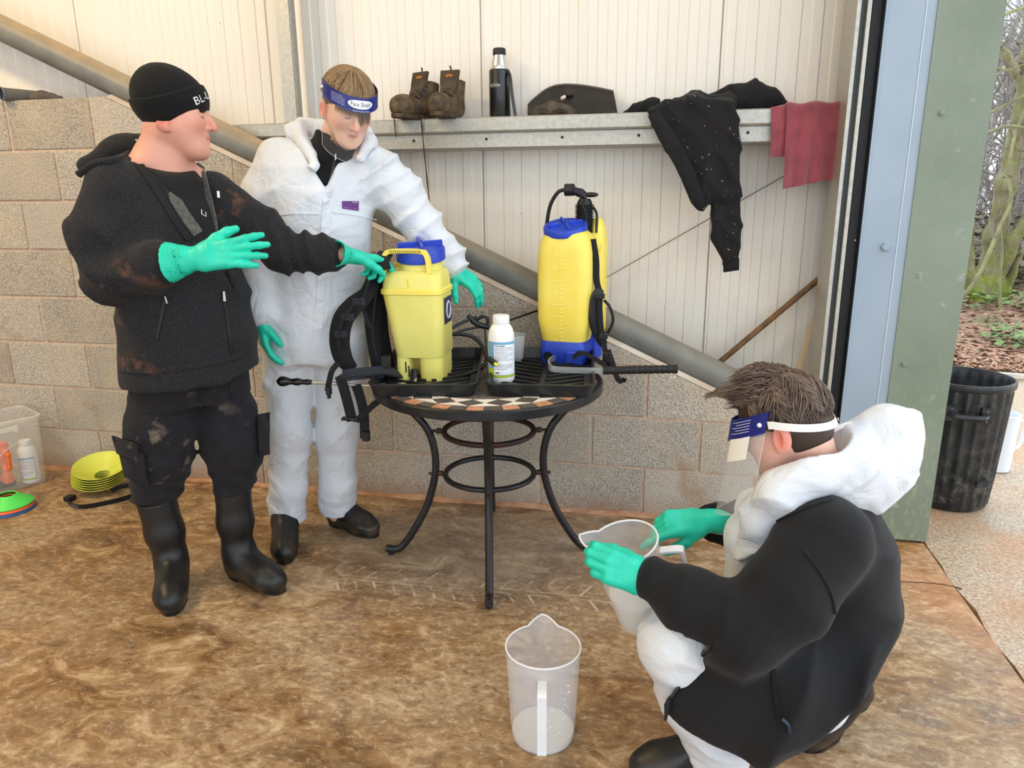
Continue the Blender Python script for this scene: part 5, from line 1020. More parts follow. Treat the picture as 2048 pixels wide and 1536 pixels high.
# chain necklace
ncf = lambda p: smin(hf1(p), chain(p, [H1+HM1@V3((0, -.03, -.05)), nb1], [.064, .075], .03), .025)
for i, (x, y) in enumerate([(273, 280), (275, 285), (277, 290), (280, 294), (283, 298), (287, 302), (291, 306)]):
    h_ = hit(ncf, x, y)
    if h_ is not None: obj('necklace_link', MB().ell(h_, (.0042, .0042, .003), None, 8, 6), chrome, man, True)
# t-shirt
tee = mat('black_tshirt', S(20, 20, 21), .9, bump=.2, bscale=400, sheen=.03)
ZB = V3((O1[0], O1[1], 0))
def tor1(grow=0.):
    rows = [(.70, .0, .015, .225, .205), (.80, .0, .02, .228, .212), (.95, .0, .03, .214, .205), (1.10, .0, .035, .202, .184), (1.22, .0, .03, .200, .160), (1.32, .0, .02, .195, .140), (1.40, .0, .01, .165, .118), (1.455, .0, .01, .115, .098), (1.49, 0, .012, .085, .085)]
    return [(z, cx, cy+.035+(z-1.1)*-.02, rx+grow, ry+grow) for z, cx, cy, rx, ry in rows]
def f(p): d = loft_sdf(p, ZB, tor1(-.018), BM1); d = smin(d, chain(p, [nb1+V3((0, 0, .02)), nb1+V3((0, 0, -.05))], [.075, .12], .02), .02); return smax(d, plane(p, nb1+V3((.0, .0, .012)), V3((.35, -.15, .93))), .004)
tsh_f = f; v, F = mesh_sdf(f, (-.75, -1.2, .9), (-.05, -.5, 1.56), .0075); ts = obj('t_shirt', (relax(v, F, 1), F), tee, man, True, 180)
# jacket
jk = mat('charcoal_fleece', S(36, 37, 40), .95, bump=.6, bscale=260, sheen=.03); t = NT(jk); g = t.N.new('ShaderNodeNewGeometry').outputs['Position']
n1 = t.noise(150, 4, t.map((1, 1, 2.6), src=g), .75); c = t.ramp(n1, [(.35, S(15, 15, 17)), (.55, S(28, 28, 31)), (.72, S(62, 62, 62))])
mud = t.math('MULTIPLY', t.ramp(t.noise(11, 5, g, .65), [(.56, (0, 0, 0)), (.70, (.8,)*3)]), t.ramp(t.noise(3.3, 2, t.map(loc=(3, 1, 7), src=g)), [(.52, (0, 0, 0)), (.64, (1, 1, 1))])); c = t.mix(mud, c, S(112, 74, 52)); t.color(c)
zipA = w1(392, 335, -.17); 
def jack1(p, cuts=True):
    d = loft_sdf(p, ZB, tor1(.0), BM1)
    d = smax(d, -(p[:, 2]-(.785+.10*((p[:, 0]+.42)*.6+(p[:, 1]+.87)*.5))), .01)
    up_ = chain(p, [Rsh+V3((.02, .03, -.015)), Rsh*.45+Rel*.55+V3((-.012, -.012, 0)), Rel+V3((-.005, 0, -.008))], [.100, .086, .078], .04); fo = chain(p, [Rel+V3((-.005, 0, -.008)), Rel*.45+Rwr*.55, Rwr-unit(Rwr-Rel)*.055], [.078, .068, .046], .03); ar = smin(up_, fo, .03)
    ar = ar+.008-.026*folds(p, unit(unit(Rwr-Rel)+V3((0, 0, .5))), 13, 2.0, 1, 6, 1.2)*np.clip(1.15-np.linalg.norm(p-Rel, axis=1)/.30, 0, 1)
    d2 = smin(chain(p, [Lsh+V3((-.02, -.03, -.01)), Lsh*.4+Lel*.6, Lel], [.092, .074, .066], .04), chain(p, [Lel, Lel*.4+Lwr*.6, Lwr-unit(Lwr-Lel)*.060, Lwr-unit(Lwr-Lel)*.020], [.066, .058, .048, .037], .03), .025)
    d2 = d2+.004-.022*folds(p, unit(unit(Lwr-Lel)+V3((0, 0, .25))), 21, 2.0, 3, 11, 1.2)*np.clip(1.1-np.linalg.norm(p-(Lel*.5+Lwr*.5), axis=1)/.26, 0, 1)
    d = smin(d, smin(ar, d2, .03), .045)
    d = smin(d, chain(p, [w1(185, 330, .05), w1(250, 300, .10), w1(310, 285, .06)], [.042, .062, .045], .04, .7, (0, 0, 1)), .03)      # hood lying on the back
    d = d-.013*folds(p, (.35, .2, .9), 8, 2.0, 4, 5)*np.clip((1.38-p[:, 2])/.3, .25, 1)-.003*wob(p, 18, 7)
    if cuts:
        # open front: a V from the neck to the zip pull
        vx = (p-V3((O1[0], O1[1], 0)))@R1; vy = (p-V3((O1[0], O1[1], 0)))@F1; hz = p[:, 2]; half = np.interp(hz, (1.06, 1.12, 1.30, 1.42, 1.56), (.0, .012, .062, .088, .10)); vc = np.interp(hz, (1.05, 1.45), (.00, .015)); g_ = np.maximum(np.abs(vx-vc)-half, -(vy-.02)); g_ = smax(g_, 1.065-hz, .004); d = smax(d, -g_, .012)
        nk = chain(p, [nb1+V3((.0, 0, -.03)), H1], [.098, .12], .02); d = smax(d, -nk, .012)
    return d
jack = lambda p: jack1(p)
v, F = mesh_sdf(jack, (-.80, -1.28, .70), (.12, -.35, 1.62), .0068); ja = obj('fleece_jacket', (relax(v, F, 1), F), jk, man, True, 180)
# fleece lining / lapel of the open front
lin = mat('grey_lining', S(70, 68, 64), .95, bump=.7, bscale=300, sheen=.3, col2=S(96, 92, 86), scale=90)
seam('front_lining', jack, [(283, 290), (305, 330), (335, 375), (365, 425), (395, 468)], .036, .008, lin, ja, 26, .002); seam('front_lining', jack, [(398, 330), (412, 380), (424, 430), (430, 470)], .028, .008, lin, ja, 18, .002)
seam('front_facing', jack, [(255, 300), (290, 345), (320, 390), (350, 440), (378, 480)], .022, .006, mat('black_facing', S(18, 18, 20), .85), ja, 24, .002)
seam('zip', jack, [(447, 600), (455, 650), (462, 700), (468, 722)], .010, .004, mat('black_zip', S(15, 15, 17), .6), ja, 20, .001)
q = hit(jack, 448, 590); obj('zip_pull', MB().tube([q+V3((.004, -.006, .012)), q+V3((.006, -.010, -.018))], [.004, .0055], 8), alu, ja, True)
seam('pocket_zip', jack, [(330, 590), (326, 620), (320, 650), (314, 680)], .008, .004, mat('black_zip', S(15, 15, 17), .6), ja, 14, .001); q = hit(jack, 330, 594); obj('zip_pull', MB().tube([q+V3((.004, -.006, .008)), q+V3((.012, -.010, -.018))], .003, 6), alu, ja, True)
seam('hem', jack, [(240, 738), (300, 742), (380, 733), (450, 718), (500, 702)], .016, .010, jk, ja, 26, .0)
surf_text('LI', .026, tsh_f, 402, 424, 412, 430, wht, ts)
patch('brand_mark', jack, [(434, 382), (439, 383), (440, 396), (435, 395)], wht, ja, 3, 4, .001, .001)
# hood edge
hp = on(jack, [(160, 350), (190, 330), (230, 322), (262, 305), (285, 285)], .004)
if len(hp) > 3: obj('hood_edge', MB().tube(spline(hp, 20), .011, 8), jk, ja, True)
# trousers
trm = mat('navy_work_trousers', S(24, 22, 28), .92, bump=.3, bscale=350, sheen=.03); t = NT(trm); g = t.N.new('ShaderNodeNewGeometry').outputs['Position']
mud = t.math('MULTIPLY', t.ramp(t.noise(14, 5, g, .6), [(.58, (0, 0, 0)), (.68, (.75,)*3)]), t.ramp(t.noise(4, 2, t.map(loc=(2, 5, 1), src=g)), [(.45, (0, 0, 0)), (.6, (1, 1, 1))])); t.color(t.mix(mud, t.ramp(t.noise(30, 3, g), [(.3, S(15, 14, 18)), (.7, S(26, 24, 30))]), S(122, 108, 92)))
def trous(p):
    d = loft_sdf(p, ZB, [(.70, 0, .04, .165, .145), (.76, 0, .045, .178, .160), (.84, 0, .045, .175, .16), (.90, 0, .045, .16, .15)], BM1)
    rl_ = chain(p, [Rhp+V3((0, .02, .02)), Rhp*.45+Rkn*.55+V3((0, -.01, 0)), Rkn+V3((0, 0, .0)), Rtp+V3((0, 0, -.0))], [.108, .100, .096, .076], .05); ll = chain(p, [Lhp+V3((0, 0, .02)), Lhp*.45+Lkn*.55, Lkn, Ltp], [.108, .100, .094, .068], .05)
    d = smin(d, smin(rl_, ll, .012), .03); kb = np.clip((.56-p[:, 2])/.2, 0, 1); d = d-.014*folds(p, (.25, .1, 1), 12, 1.9, 3, 7)*(.35+.65*kb)-.003*wob(p, 20, 4)
    return smax(d, -(p[:, 2]-.345), .008)
v, F = mesh_sdf(trous, (-.75, -1.22, .34), (-.05, -.55, 1.0), .0068); tr = obj('work_trousers', (relax(v, F, 1), F), trm, man, True, 180)
patch('pocket', trous, [(270, 748), (360, 742), (368, 822), (278, 826)], trm, tr); patch('pocket_flap', trous, [(266, 740), (362, 736), (360, 772), (270, 776)], trm, tr, 8, 5, .006, .003)
patch('cargo_pocket', trous, [(246, 895), (290, 905), (298, 968), (258, 950)], trm, tr, 8, 8, .012, .004); patch('pocket_flap', trous, [(236, 872), (282, 884), (279, 918), (246, 905)], trm, tr, 8, 5, .016, .003)
patch('pocket', trous, [(452, 745), (495, 735), (500, 780), (462, 800)], trm, tr)
patch('cargo_pocket', trous, [(508, 830), (527, 826), (528, 905), (512, 908)], trm, tr, 6, 8, .018, .004)
seam('leg_seam', trous, [(398, 770), (400, 800), (402, 830)], .006, .004, trm, tr, 10)
welly(man, (*heelR, 0), dirR, Rtp+V3((0, 0, .005)), 1.0, .066); welly(man, (*heelL, 0), dirL, Ltp+V3((0, 0, .005)), 1.0, .064)
# gloves: right hand open in front of the chest, left hand on the harness
yR = unit(w1(525, 497, -.30)-Rwr); glove(man, Rwr+yR*.018, yR, -unit(FWD)+V3((0, 0, .1)), -1, [(.06, .12, .1), (.10, .14, .12), (.14, .18, .14), (.12, .2, .15)], (.62, .02, .35), 1.02, .10, .092, cr=.060)
yL = unit(w1(752, 520, .185)-Lwr); gl_, glf, glm = glove(man, Lwr+yL*.012, yL, V3((-.25, -.25, .93)), 1, [(.25, .45, .35), (.7, .9, .6), (.9, 1.1, .7), (1.0, 1.1, .7)], (.55, .55, .5), .96, .05, .070, cr=.054)
# ================================================================ boy in the white coverall standing behind the table
O2 = (-.16, -.45); w2 = lambda x, y, o=0: W(x, y, O2, o)
F2 = unit((.53, -.85, 0)); R2 = np.cross(F2, (0, 0, 1)); BM2 = np.stack([R2, F2, V3((0, 0, 1))], 1)
H2 = w2(695, 217, -.07); HM2 = head_frame((.594, -.620, -.50), roll=.03); hf2 = head_sdf(H2, HM2, .985, .97, 1, .92); nb2 = w2(662, 300, .0)
Rsh2, Rel2, Rwr2 = w2(553, 318, .02), w2(512, 478, -.04), w2(518, 640, -.13); Lsh2, Lel2, Lwr2 = w2(766, 335, .03), w2(838, 446, .05), w2(912, 541, .055)
pel2 = w2(632, 668); Rhp2, Lhp2 = w2(584, 690, 0), w2(682, 688, .01); Rkn2, Lkn2 = w2(578, 868, -.05), w2(676, 868, .0); Ran2, Lan2 = w2(577, 1040, .0), w2(676, 1025, .075)
hR2, dR2 = (-.300, -.478), (.085, -.165); hL2, dL2 = (-.172, -.325), (.225, -.080)
boy = person_body('person', 'teenager in white hooded coverall and face shield standing behind the table', (-.17, -.43, 0), hf2, [H2], (H2, HM2),
    [([H2+HM2@V3((0, -.035, -.045)), nb2], [.052, .055]), ([nb2, w2(658, 400), w2(645, 540), pel2], [.06, .08, .08, .08]), ([nb2, Rsh2, Rel2, Rwr2], [.05, .042, .034, .025]), ([nb2, Lsh2, Lel2, Lwr2], [.05, .042, .034, .025]), ([pel2, Rhp2, Rkn2, Ran2, V3((hR2[0]+.06, hR2[1]-.12, .045))], [.07, .058, .040, .032, .026]), ([pel2, Lhp2, Lkn2, Lan2, V3((hL2[0]+.13, hL2[1]-.05, .045))], [.09, .075, .05, .034, .026])],
    S(224, 182, 158), S(216, 128, 112), .97, .985)
eyes_brows(boy, H2, HM2, .985, mat('brow_fair', S(132, 104, 76), .8), .97)
def hair(par, H, M, k, mm, wide, cap, strands, rad=.0011, seed=1):
    """hair: close cap plus tapered locks in head coordinates; one object"""
    def f(p):
        q = (p-V3(H))@M/k*V3((1/wide, 1, 1)); return cap(q)*k*.9
    v, F = mesh_sdf(f, V3(H)-.17*k, V3(H)+.17*k, .0038); mb = MB().add(relax(v, F, 1), [tuple(q) for q in F]); cols = [np.tile(V3(mm[0][:3]), (len(v), 1))]; rr0 = np.random.default_rng(seed)
    for P_, r_ in strands:
        u_ = rr0.random(); tone = V3(mm[0][:3])*(1-u_)+V3(mm[2][:3])*u_ if rr0.random() < .6 else V3(mm[1][:3]); cols.append(np.tile(tone, (len(P_)*5, 1)))
        P_ = np.array(P_)*V3((wide, 1, 1))*k@M.T+V3(H); n = len(P_); mb.tube(P_, np.linspace(r_, r_*.25, n), 5, cap=False)
    o = obj('hair', mb, mat('hair_strands', S(120, 90, 60), .45, attr='tint'), par, True, 180, colors=np.concatenate(cols)); o['kind'] = 'stuff'; return o
def hair_mat(name, c0, c1, c2): return (c0, c1, c2)
rh = np.random.default_rng(11)
CR = V3((.084, .106, .093))
def skull(u, v_, lift=0.):                     # point on the scalp; u: angle from the face (0 front), v_: 0 crown .. 1 ear level
    a = v_*PI/2; return V3((math.sin(u)*math.sin(a)*(.074+lift), -.012+math.cos(u)*math.sin(a)*(.096+lift), .032+math.cos(a)*(.083+lift)))
st = []
for _ in range(1300):                           # bowl of straight hair falling from the crown to the band, fringe long in front
    u = rh.uniform(-PI, PI)+.25*rh.normal(); v0 = rh.uniform(.0, .8); ln_ = .98 if abs(u) < 1.0 else .86; L_ = rh.uniform(.75, 1.0)*ln_; P_ = []
    for s_ in np.linspace(0, 1, 7): vv = v0+(max(L_, v0+.2)-v0)*s_; P_.append(skull(u+.08*math.sin(3*s_+u*5), vv, .017+.006*math.sin(s_*3)+rh.uniform(0, .001)))
    st.append((P_, .0017))
for _ in range(420):                           # fringe locks hanging below the band
    x = rh.uniform(-.055, .064); zt = .085; P_ = []; zb = rh.uniform(-.014, .012) if x < -.008 else rh.uniform(.018, .036)
    for s_ in np.linspace(0, 1, 7): z = zt+(zb-zt)*s_; yy = .088+.024*s_**.7-abs(x)**2*9-.015*(1-s_)*(1-s_)*2; P_.append((x*(1+.1*s_)+.006*math.sin(s_*2), yy+rh.uniform(-.0015, .0015), z))
    st.append((P_, .0014))
def cap2(q): d = ellip(q, (0, -.014, .036), (.0845, .106, .094)); cutp = (q-V3((0, 0, .012)))@unit((0, .35, -1.)); d = smax(d, cutp-.0, .012); return smin(d, smax(ellip(q, (0, -.03, .012), (.078, .083, .085)), np.maximum(-q[:, 2]-.055, q[:, 1]+.012), .01), .01)
hair(boy, H2, HM2, .985, hair_mat('light_brown_hair', S(84, 64, 44), S(126, 99, 68), S(172, 140, 100)), .97, cap2, st)
# face shield
bandm = mat('shield_blue', S(26, 34, 118), .35); clr = mat('clear_visor', S(236, 240, 244), .06, alpha=.04, spec=.5); els = mat('white_elastic', S(232, 230, 224), .8, bump=.3, bscale=400)
def shield(par, H, M, k, zb, h, hv, tilt, rx=.090, ry=.118, amax=1.75, drop=0., sdrop=0., vm=None):
    """band, visor, strap in head coordinates; band centre height zb, height h, visor reaching hv below"""
    P = lambda a, z, r=0.: V3(H)+M@(V3(((rx+r)*math.sin(a), -.006+(ry+r)*math.cos(a)+tilt*(zb-z), z-(0.030*(1-math.cos(a))*drop)))*k)
    A_ = np.linspace(-amax, amax, 40); sh = obj('face_shield', MB().rings([[P(a, zb+h/2), P(a, zb+h/2, .0015), P(a, zb-h/2, .0015), P(a, zb-h/2)] for a in A_]), bandm, par, True, 40); fixn(sh)
    vz = np.linspace(zb-h/2+.003, zb-hv, 16); cw = lambda s_: amax*(1-.12*max(0, (s_-.8)/.2)**2)
    G_ = [[P(a*cw(i/15)/amax, z, .0022+.0*i) for a in A_] for i, z in enumerate(vz)]
    obj('visor', MB().rings(G_, close=False), vm or clr, sh, True, 180)
    obj('visor_edge', MB().tube([P(amax, z, .0022) for z in vz]+[P(a, vz[-1], .0022) for a in np.linspace(amax, -amax, 30)]+[P(-amax, z, .0022) for z in vz[::-1]], .0007, 4), mat('visor_edge_clear', S(230, 236, 240), .1, alpha=.5), sh)
    obj('foam_strip', MB().rings([[P(a, zb+h*.3, -.016), P(a, zb+h*.3, -.001), P(a, zb-h*.3, -.001), P(a, zb-h*.3, -.016)] for a in np.linspace(-1.0, 1.0, 20)]), mat('grey_foam', S(150, 156, 168), .9), sh, True, 40)
    sb = lambda a: V3(H)+M@(V3(((rx+.002)*math.sin(a), -.012+(.100 if abs(a) > 1.8 else ry)*math.cos(a), zb-.006-sdrop*max(0, -math.cos(a)+math.cos(amax))))*k)
    obj('elastic_strap', MB().ribbon([sb(a) for a in np.linspace(amax-.05, 2*PI-amax+.05, 40)], .017*k, .0018, M[:, 2]), els, sh)
    for s_ in (-1, 1): obj('snap_rivet', MB().ell(P(s_*(amax-.14), zb, .003), (.0055*k,)*3, M, 10, 6), mat('rivet_white', S(230, 232, 236), .4), sh, True)
    return sh, P
sh2, P2 = shield(boy, H2, HM2, .985, .064, .042, .175, .45, .092, .122)
lc_ = .02                                     # oval badge with lettering, towards the camera side of the front
ov = [(lc_-.0+.46*math.copysign(abs(math.cos(t_))**.8, math.cos(t_)), .0665+.0125*math.copysign(abs(math.sin(t_))**.9, math.sin(t_))) for t_ in np.linspace(0, 2*PI, 37)[:-1]]
obj('badge', MB().rings([[P2(lc_+(a-lc_)*s_, .0665+(z-.0665)*s_, .0038) for a, z in ov] for s_ in (.02, .2, .4, .6, .8, 1.)], cap=False), mat('badge_bright', S(238, 240, 244), .4), sh2)
def band_text(body, size, a0, z0, P, mm, par, lift=.005, width=None):
    v, fc, _ = text('t', body, 1., None, None, (0, 0, 0), (1, 0, 0), (0, 1, 0), 0); sx = (width/np.ptp(v[:, 0])) if width else size/.1; v2 = np.array([P(a0-x*sx, z0+y*size, lift) for x, y in v[:, :2]]); return obj('lettering', MB().add(v2, fc), mm, par)
band_text('Face Shield', .0185, lc_, .0665, P2, mat('ink_grey', S(60, 64, 84), .6), sh2, .0046, .72); ink_w = mat('ink_white', S(200, 206, 228), .6)
band_text('Splash Protective Mask', .0065, lc_, .0480, P2, ink_w, sh2, .0046, .62)
for i in range(5): obj('print_line', MB().ribbon([P2(a, .077-i*.0056, .0046) for a in np.linspace(.58 if i else .66, 1.08, 8)], .0013, .0004, HM2[:, 2]), ink_w, sh2)
# coverall
cov = mat('white_coverall', S(228, 232, 238), .62, sss=.08); t = NT(cov); g = t.N.new('ShaderNodeNewGeometry').outputs['Position']
cre = t.math('ABSOLUTE', t.math('ADD', t.noise(6, 2, g, .5, .6), -.5)); cre2 = t.math('ABSOLUTE', t.math('ADD', t.noise(13, 2, t.map(loc=(3, 1, 2), src=g), .5, .8), -.5)); t.bump(t.math('ADD', t.math('MINIMUM', t.math('MULTIPLY', cre, 5), .6), t.math('MINIMUM', t.math('MULTIPLY', cre2, 2.2), .25)), .5, .009); t.color(t.ramp(t.noise(5, 4, g), [(.3, S(208, 213, 220)), (.7, S(220, 223, 227))]))
Z2 = V3((O2[0], O2[1], 0))
c2o = lambda x, y, o=0.: ((w2(x, y, o)-Z2)@BM2)
def body2(p, cut=True):
    rows = []
    for y, x, rx, ry in ((715, 632, .150, .125), (680, 634, .175, .145), (600, 640, .180, .150), (520, 645, .180, .146), (440, 650, .190, .142), (380, 655, .200, .135), (335, 660, .195, .118), (305, 662, .150, .100), (285, 665, .10, .085), (272, 667, .085, .08)):
        q = c2o(x, y); rows.append((q[2], q[0]*.85, 0.02, rx, ry))
    d = loft_sdf(p, Z2, rows, BM2)
    ra = chain(p, [Rsh2+V3((.02, .0, -.02)), Rsh2*.5+Rel2*.5+V3((-.005, 0, 0)), Rel2, Rel2*.4+Rwr2*.6, Rwr2+V3((0, 0, .03)), Rwr2+V3((0, 0, .012))], [.095, .082, .070, .064, .052, .036], .03)
    la = chain(p, [Lsh2+V3((-.02, 0, -.02)), Lsh2*.5+Lel2*.5, Lel2, Lel2*.45+Lwr2*.55, Lwr2*.82+Lel2*.18, Lwr2*.90+Lel2*.10], [.090, .078, .068, .060, .052, .036], .03)
    ra = ra-.010*folds(p, unit(Rwr2-Rel2), 11, 2.0, 1, 6)*.8; la = la-.016*folds(p, unit(Lwr2-Lel2), 15, 1.8, 2, 8)
    d = smin(d, smin(ra, la, .02), .05)
    rl_ = chain(p, [Rhp2, Rkn2+V3((0, 0, .02)), Rkn2*.4+Ran2*.6, Ran2+V3((0, 0, .05)), Ran2+V3((0, 0, .012))], [.112, .078, .066, .064, .058], .04); ll = chain(p, [Lhp2, Lkn2+V3((0, 0, .02)), Lkn2*.4+Lan2*.6, Lan2+V3((0, 0, .05)), Lan2+V3((0, 0, .02))], [.110, .078, .068, .068, .060], .04)
    low = np.clip((.35-p[:, 2])/.25, 0, 1); lg_ = smin(rl_, ll, .010)-(.008+.007*low)*folds(p, (.4, .2, .85), 9, 2.0, 5, 6)
    d = smin(d, lg_, .04)
    tors = np.clip((1.48-p[:, 2])/.1, 0, 1); d = d-.012*folds(p, (.75, .45, .45), 5.5, 2.2, 8, 4)*tors-.007*folds(p, (-.55, -.4, .75), 9, 2.0, 12, 6)*tors
    if cut:
        vx = (p-Z2)@R2; vy = (p-Z2)@F2; half = np.interp(p[:, 2], (1.385, 1.44, 1.54, 1.60), (.0, .030, .082, .10)); c_ = c2o(655, 365)[0]*.85; g_ = np.maximum(np.abs(vx-c_)-half, -(vy-.0)); d = smax(d, -g_, .008); d = smax(d, -chain(p, [nb2, H2], [.080, .11], .02), .01)
    for an in (Ran2, Lan2): pass
    return smax(d, -(p[:, 2]-np.where(p[:, 0]+p[:, 1]*.3 < -.31, Ran2[2]-.0, Lan2[2]-.0)), .006)
v, F = mesh_sdf(body2, (-.50, -.78, .05), (.50, -.12, 1.68), .0072); cv = obj('coverall', (relax(v, F, 1), F), cov, boy, True, 180)
seam('zip_flap', body2, [(655, 372), (652, 430), (648, 500), (643, 560), (638, 640), (630, 690)], .030, .005, cov, cv, 34, .001)
seam('waist_seam', body2, [(548, 432), (590, 427), (640, 428)], .005, .004, cov, cv, 20, .001); seam('waist_seam', body2, [(665, 424), (710, 430), (752, 440)], .005, .004, cov, cv, 20, .001)
seam('thigh_seam', body2, [(662, 500), (660, 600), (650, 650), (644, 680)], .004, .003, cov, cv, 16, .001)
lb = patch('chest_label', body2, [(684, 402), (717, 402), (717, 422), (684, 417)], mat('label_purple', S(98, 40, 120), .5), cv, 6, 5, .001, .0012)
for q_, s_ in (((704, 404, 714, 404.5), '55'), ((686, 414, 698, 415.5), 'coverall'), ((707, 417, 714, 418), 'red')):
    try: surf_text('·'*0+('5-55' if s_ == '55' else '--'), .010 if s_ == '55' else .007, body2, *q_, wht, lb, lift=.004)
    except Exception: pass
# hood lying back, framing the neck
def f(p):
    ring = chain(p, [w2(632, 330, -.12), w2(608, 290, -.05), w2(592, 262, .03), w2(612, 258, .11), w2(680, 262, .13), w2(728, 268, .08), w2(738, 282, .0), w2(722, 318, -.09)], [.014, .022, .030, .036, .034, .028, .024, .014], .02)
    ring = smin(ring, chain(p, [w2(600, 275, .10), w2(660, 280, .14), w2(720, 280, .10)], [.05, .055, .045], .03), .03); d = ring-.014*folds(p, (.7, .3, .6), 12, 1.8, 3, 9); return smax(d, -chain(p, [nb2, H2], [.070, .088], .02), .008)
v, F = mesh_sdf(f, (-.30, -.68, 1.42), (.25, -.15, 1.70), .005); obj('coverall_hood', (relax(v, F, 1), F), cov, cv, True, 180)
# black zip-neck top underneath
bkj = mat('black_fleece', S(13, 13, 15), .95, bump=.4, bscale=400, sheen=.03)
def f(p):
    col = chain(p, [nb2+V3((.0, 0, -.03)), nb2+(H2-nb2)*.42], [.082, .074], .02); col = smax(col, -chain(p, [nb2+V3((0, 0, -.03)), H2], [.066, .064], .02), .006); col = smax(col, plane(p, nb2+(H2-nb2)*.36+V3((0, 0, .004)), unit(H2-nb2)+V3((-.25, .3, .35))), .006); d = loft_sdf(p, Z2, [(z-.004, x, y_, rx-.02, ry-.018) for z, x, y_, rx, ry in [(c2o(655, 420)[2], c2o(655, 420)[0]*.85, .02, .19, .142), (c2o(660, 335)[2], c2o(660, 335)[0]*.85, .02, .185, .118), (c2o(662, 305)[2], c2o(662, 305)[0]*.85, .02, .145, .10), (c2o(665, 280)[2], c2o(665, 280)[0]*.85, .02, .09, .082)]], BM2); return smin(col, d, .02)
top_f = f; v, F = mesh_sdf(f, (-.30, -.68, 1.30), (.22, -.2, 1.68), .005); kt = obj('black_top', (relax(v, F, 1), F), bkj, boy, True, 180)
seam('zip', top_f, [(672, 305), (668, 325), (664, 345), (660, 362)], .008, .004, mat('zip_grey', S(46, 46, 50), .5), kt, 12, .001); q = hit(top_f, 671, 312)
if q is not None: obj('zip_pull', MB().tube([q+V3((.003, -.006, .006)), q+V3((.003, -.008, -.014))], .003, 6), alu, kt, True)
welly(boy, (*hR2, 0), dR2, w2(577, 1032, .0)+V3((0, 0, .05)), .92, .052); welly(boy, (*hL2, 0), dL2, w2(676, 1012, .075)+V3((0, 0, .05)), .95, .054)
yR = unit(w2(536, 718, -.15)-Rwr2); glove(boy, Rwr2+V3((0, 0, -.002)), yR, unit((-.75, -.65, 0)), -1, [(.25, .3, .2), (.3, .35, .25), (.35, .4, .3), (.35, .45, .3)], (.30, .5, .4), .92, .05, .05, cr=.036)
yL = unit(w2(966, 580, .05)-Lwr2); glove(boy, Lwr2-yL*.012, yL, V3((.28, -.45, .85)), 1, [(.45, .35, .2), (.45, .4, .25), (.45, .4, .25), (.4, .4, .25)], (.75, .75, .15), .95, .08, .045, cr=.036)
# ================================================================ boy crouching on the right
O3 = (1.5, -1.3); w3 = lambda x, y, o=0: W(x, y, O3, o)
F3 = unit((-.97, .24, 0)); R3 = np.cross(F3, (0, 0, 1)); BM3 = np.stack([R3, F3, V3((0, 0, 1))], 1)
H3 = w3(1566, 852, -.01); HM3 = head_frame((-.80, .40, -.45), roll=0); hf3 = head_sdf(H3, HM3, .97, .98, 1, .95); nb3 = w3(1638, 975, .0)
Lsh3, Lel3, Lwr3 = w3(1652, 1085, -.16), w3(1492, 1262, -.20), w3(1292, 1150, -.10); Rsh3, Rel3, Rwr3 = w3(1580, 1010, .18), w3(1500, 1055, .19), w3(1408, 1042, .16)
pel3 = w3(1615, 1350, .02); Lkn3, Rkn3 = w3(1342, 1285, -.11), w3(1400, 1330, .16); Lan3 = w3(1432, 1500, -.115); Ran3 = V3((1.685, -1.215, .155)); Lhp3, Rhp3 = w3(1610, 1375, -.09), w3(1610, 1350, .09)
boy3 = person_body('person', 'teenager in black fleece and white coverall hood crouching and tipping a jug, seen from behind', (1.5, -1.35, 0), hf3, [H3], (H3, HM3),
    [([H3+HM3@V3((0, -.04, -.04)), nb3], [.052, .06]), ([nb3, w3(1650, 1120), w3(1640, 1260), pel3], [.06, .09, .085, .07]), ([nb3, Lsh3, Lel3, Lwr3], [.05, .045, .036, .026]), ([nb3, Rsh3, Rel3, Rwr3], [.05, .045, .036, .026]), ([pel3, Lhp3, Lkn3, Lan3, V3((1.27, -1.47, .045))], [.075, .065, .05, .036, .026]), ([pel3, Rhp3, Rkn3, Ran3, V3((1.61, -1.275, .06))], [.075, .065, .05, .030, .024])],
    S(226, 180, 160), S(222, 120, 110), .98, .97)
st = []
for _ in range(1100):                           # tousled top swept forward
    u = rh.uniform(-PI, PI); v0 = rh.uniform(.0, .75); P_ = []; h0 = .010+.018*max(0, 1-v0); base_ = skull(u, v0, .006); tx, ty = math.sin(u)*.5+rh.uniform(-.5, .5), .75+rh.uniform(-.3, .5); L_ = rh.uniform(.03, .065)*(1 if v0 < .5 else .55)
    for s_ in np.linspace(0, 1, 7): P_.append(base_+V3((tx*L_*s_*.7, ty*L_*s_, (h0*math.sin(s_*2.2)+.010*s_*rh.uniform(.6, 1.3))*(1-.5*v0)))+.0025*V3((math.sin(7*s_+u*3), 0, math.cos(6*s_+u))))
    st.append((P_, .0017))
for _ in range(160):                            # quiff at the front
    x = rh.uniform(-.05, .05); P_ = [(x+.012*math.sin(s_*3+x*80)*s_, .075+.055*s_+rh.uniform(-.002, .002), .092+.030*math.sin(s_*2.1)+rh.uniform(-.004, .012)*s_) for s_ in np.linspace(0, 1, 7)]; st.append((P_, .0016))
for _ in range(1100):                           # back and sides, combed down short
    u = rh.choice((-1, 1))*rh.uniform(1.2, PI); v0 = rh.uniform(.25, .95); P_ = [skull(u+.1*math.sin(s_*3+u*9), v0+.26*s_, .010+.007*math.sin(s_*2)) for s_ in np.linspace(0, 1, 6)]; st.append((P_, .0016))
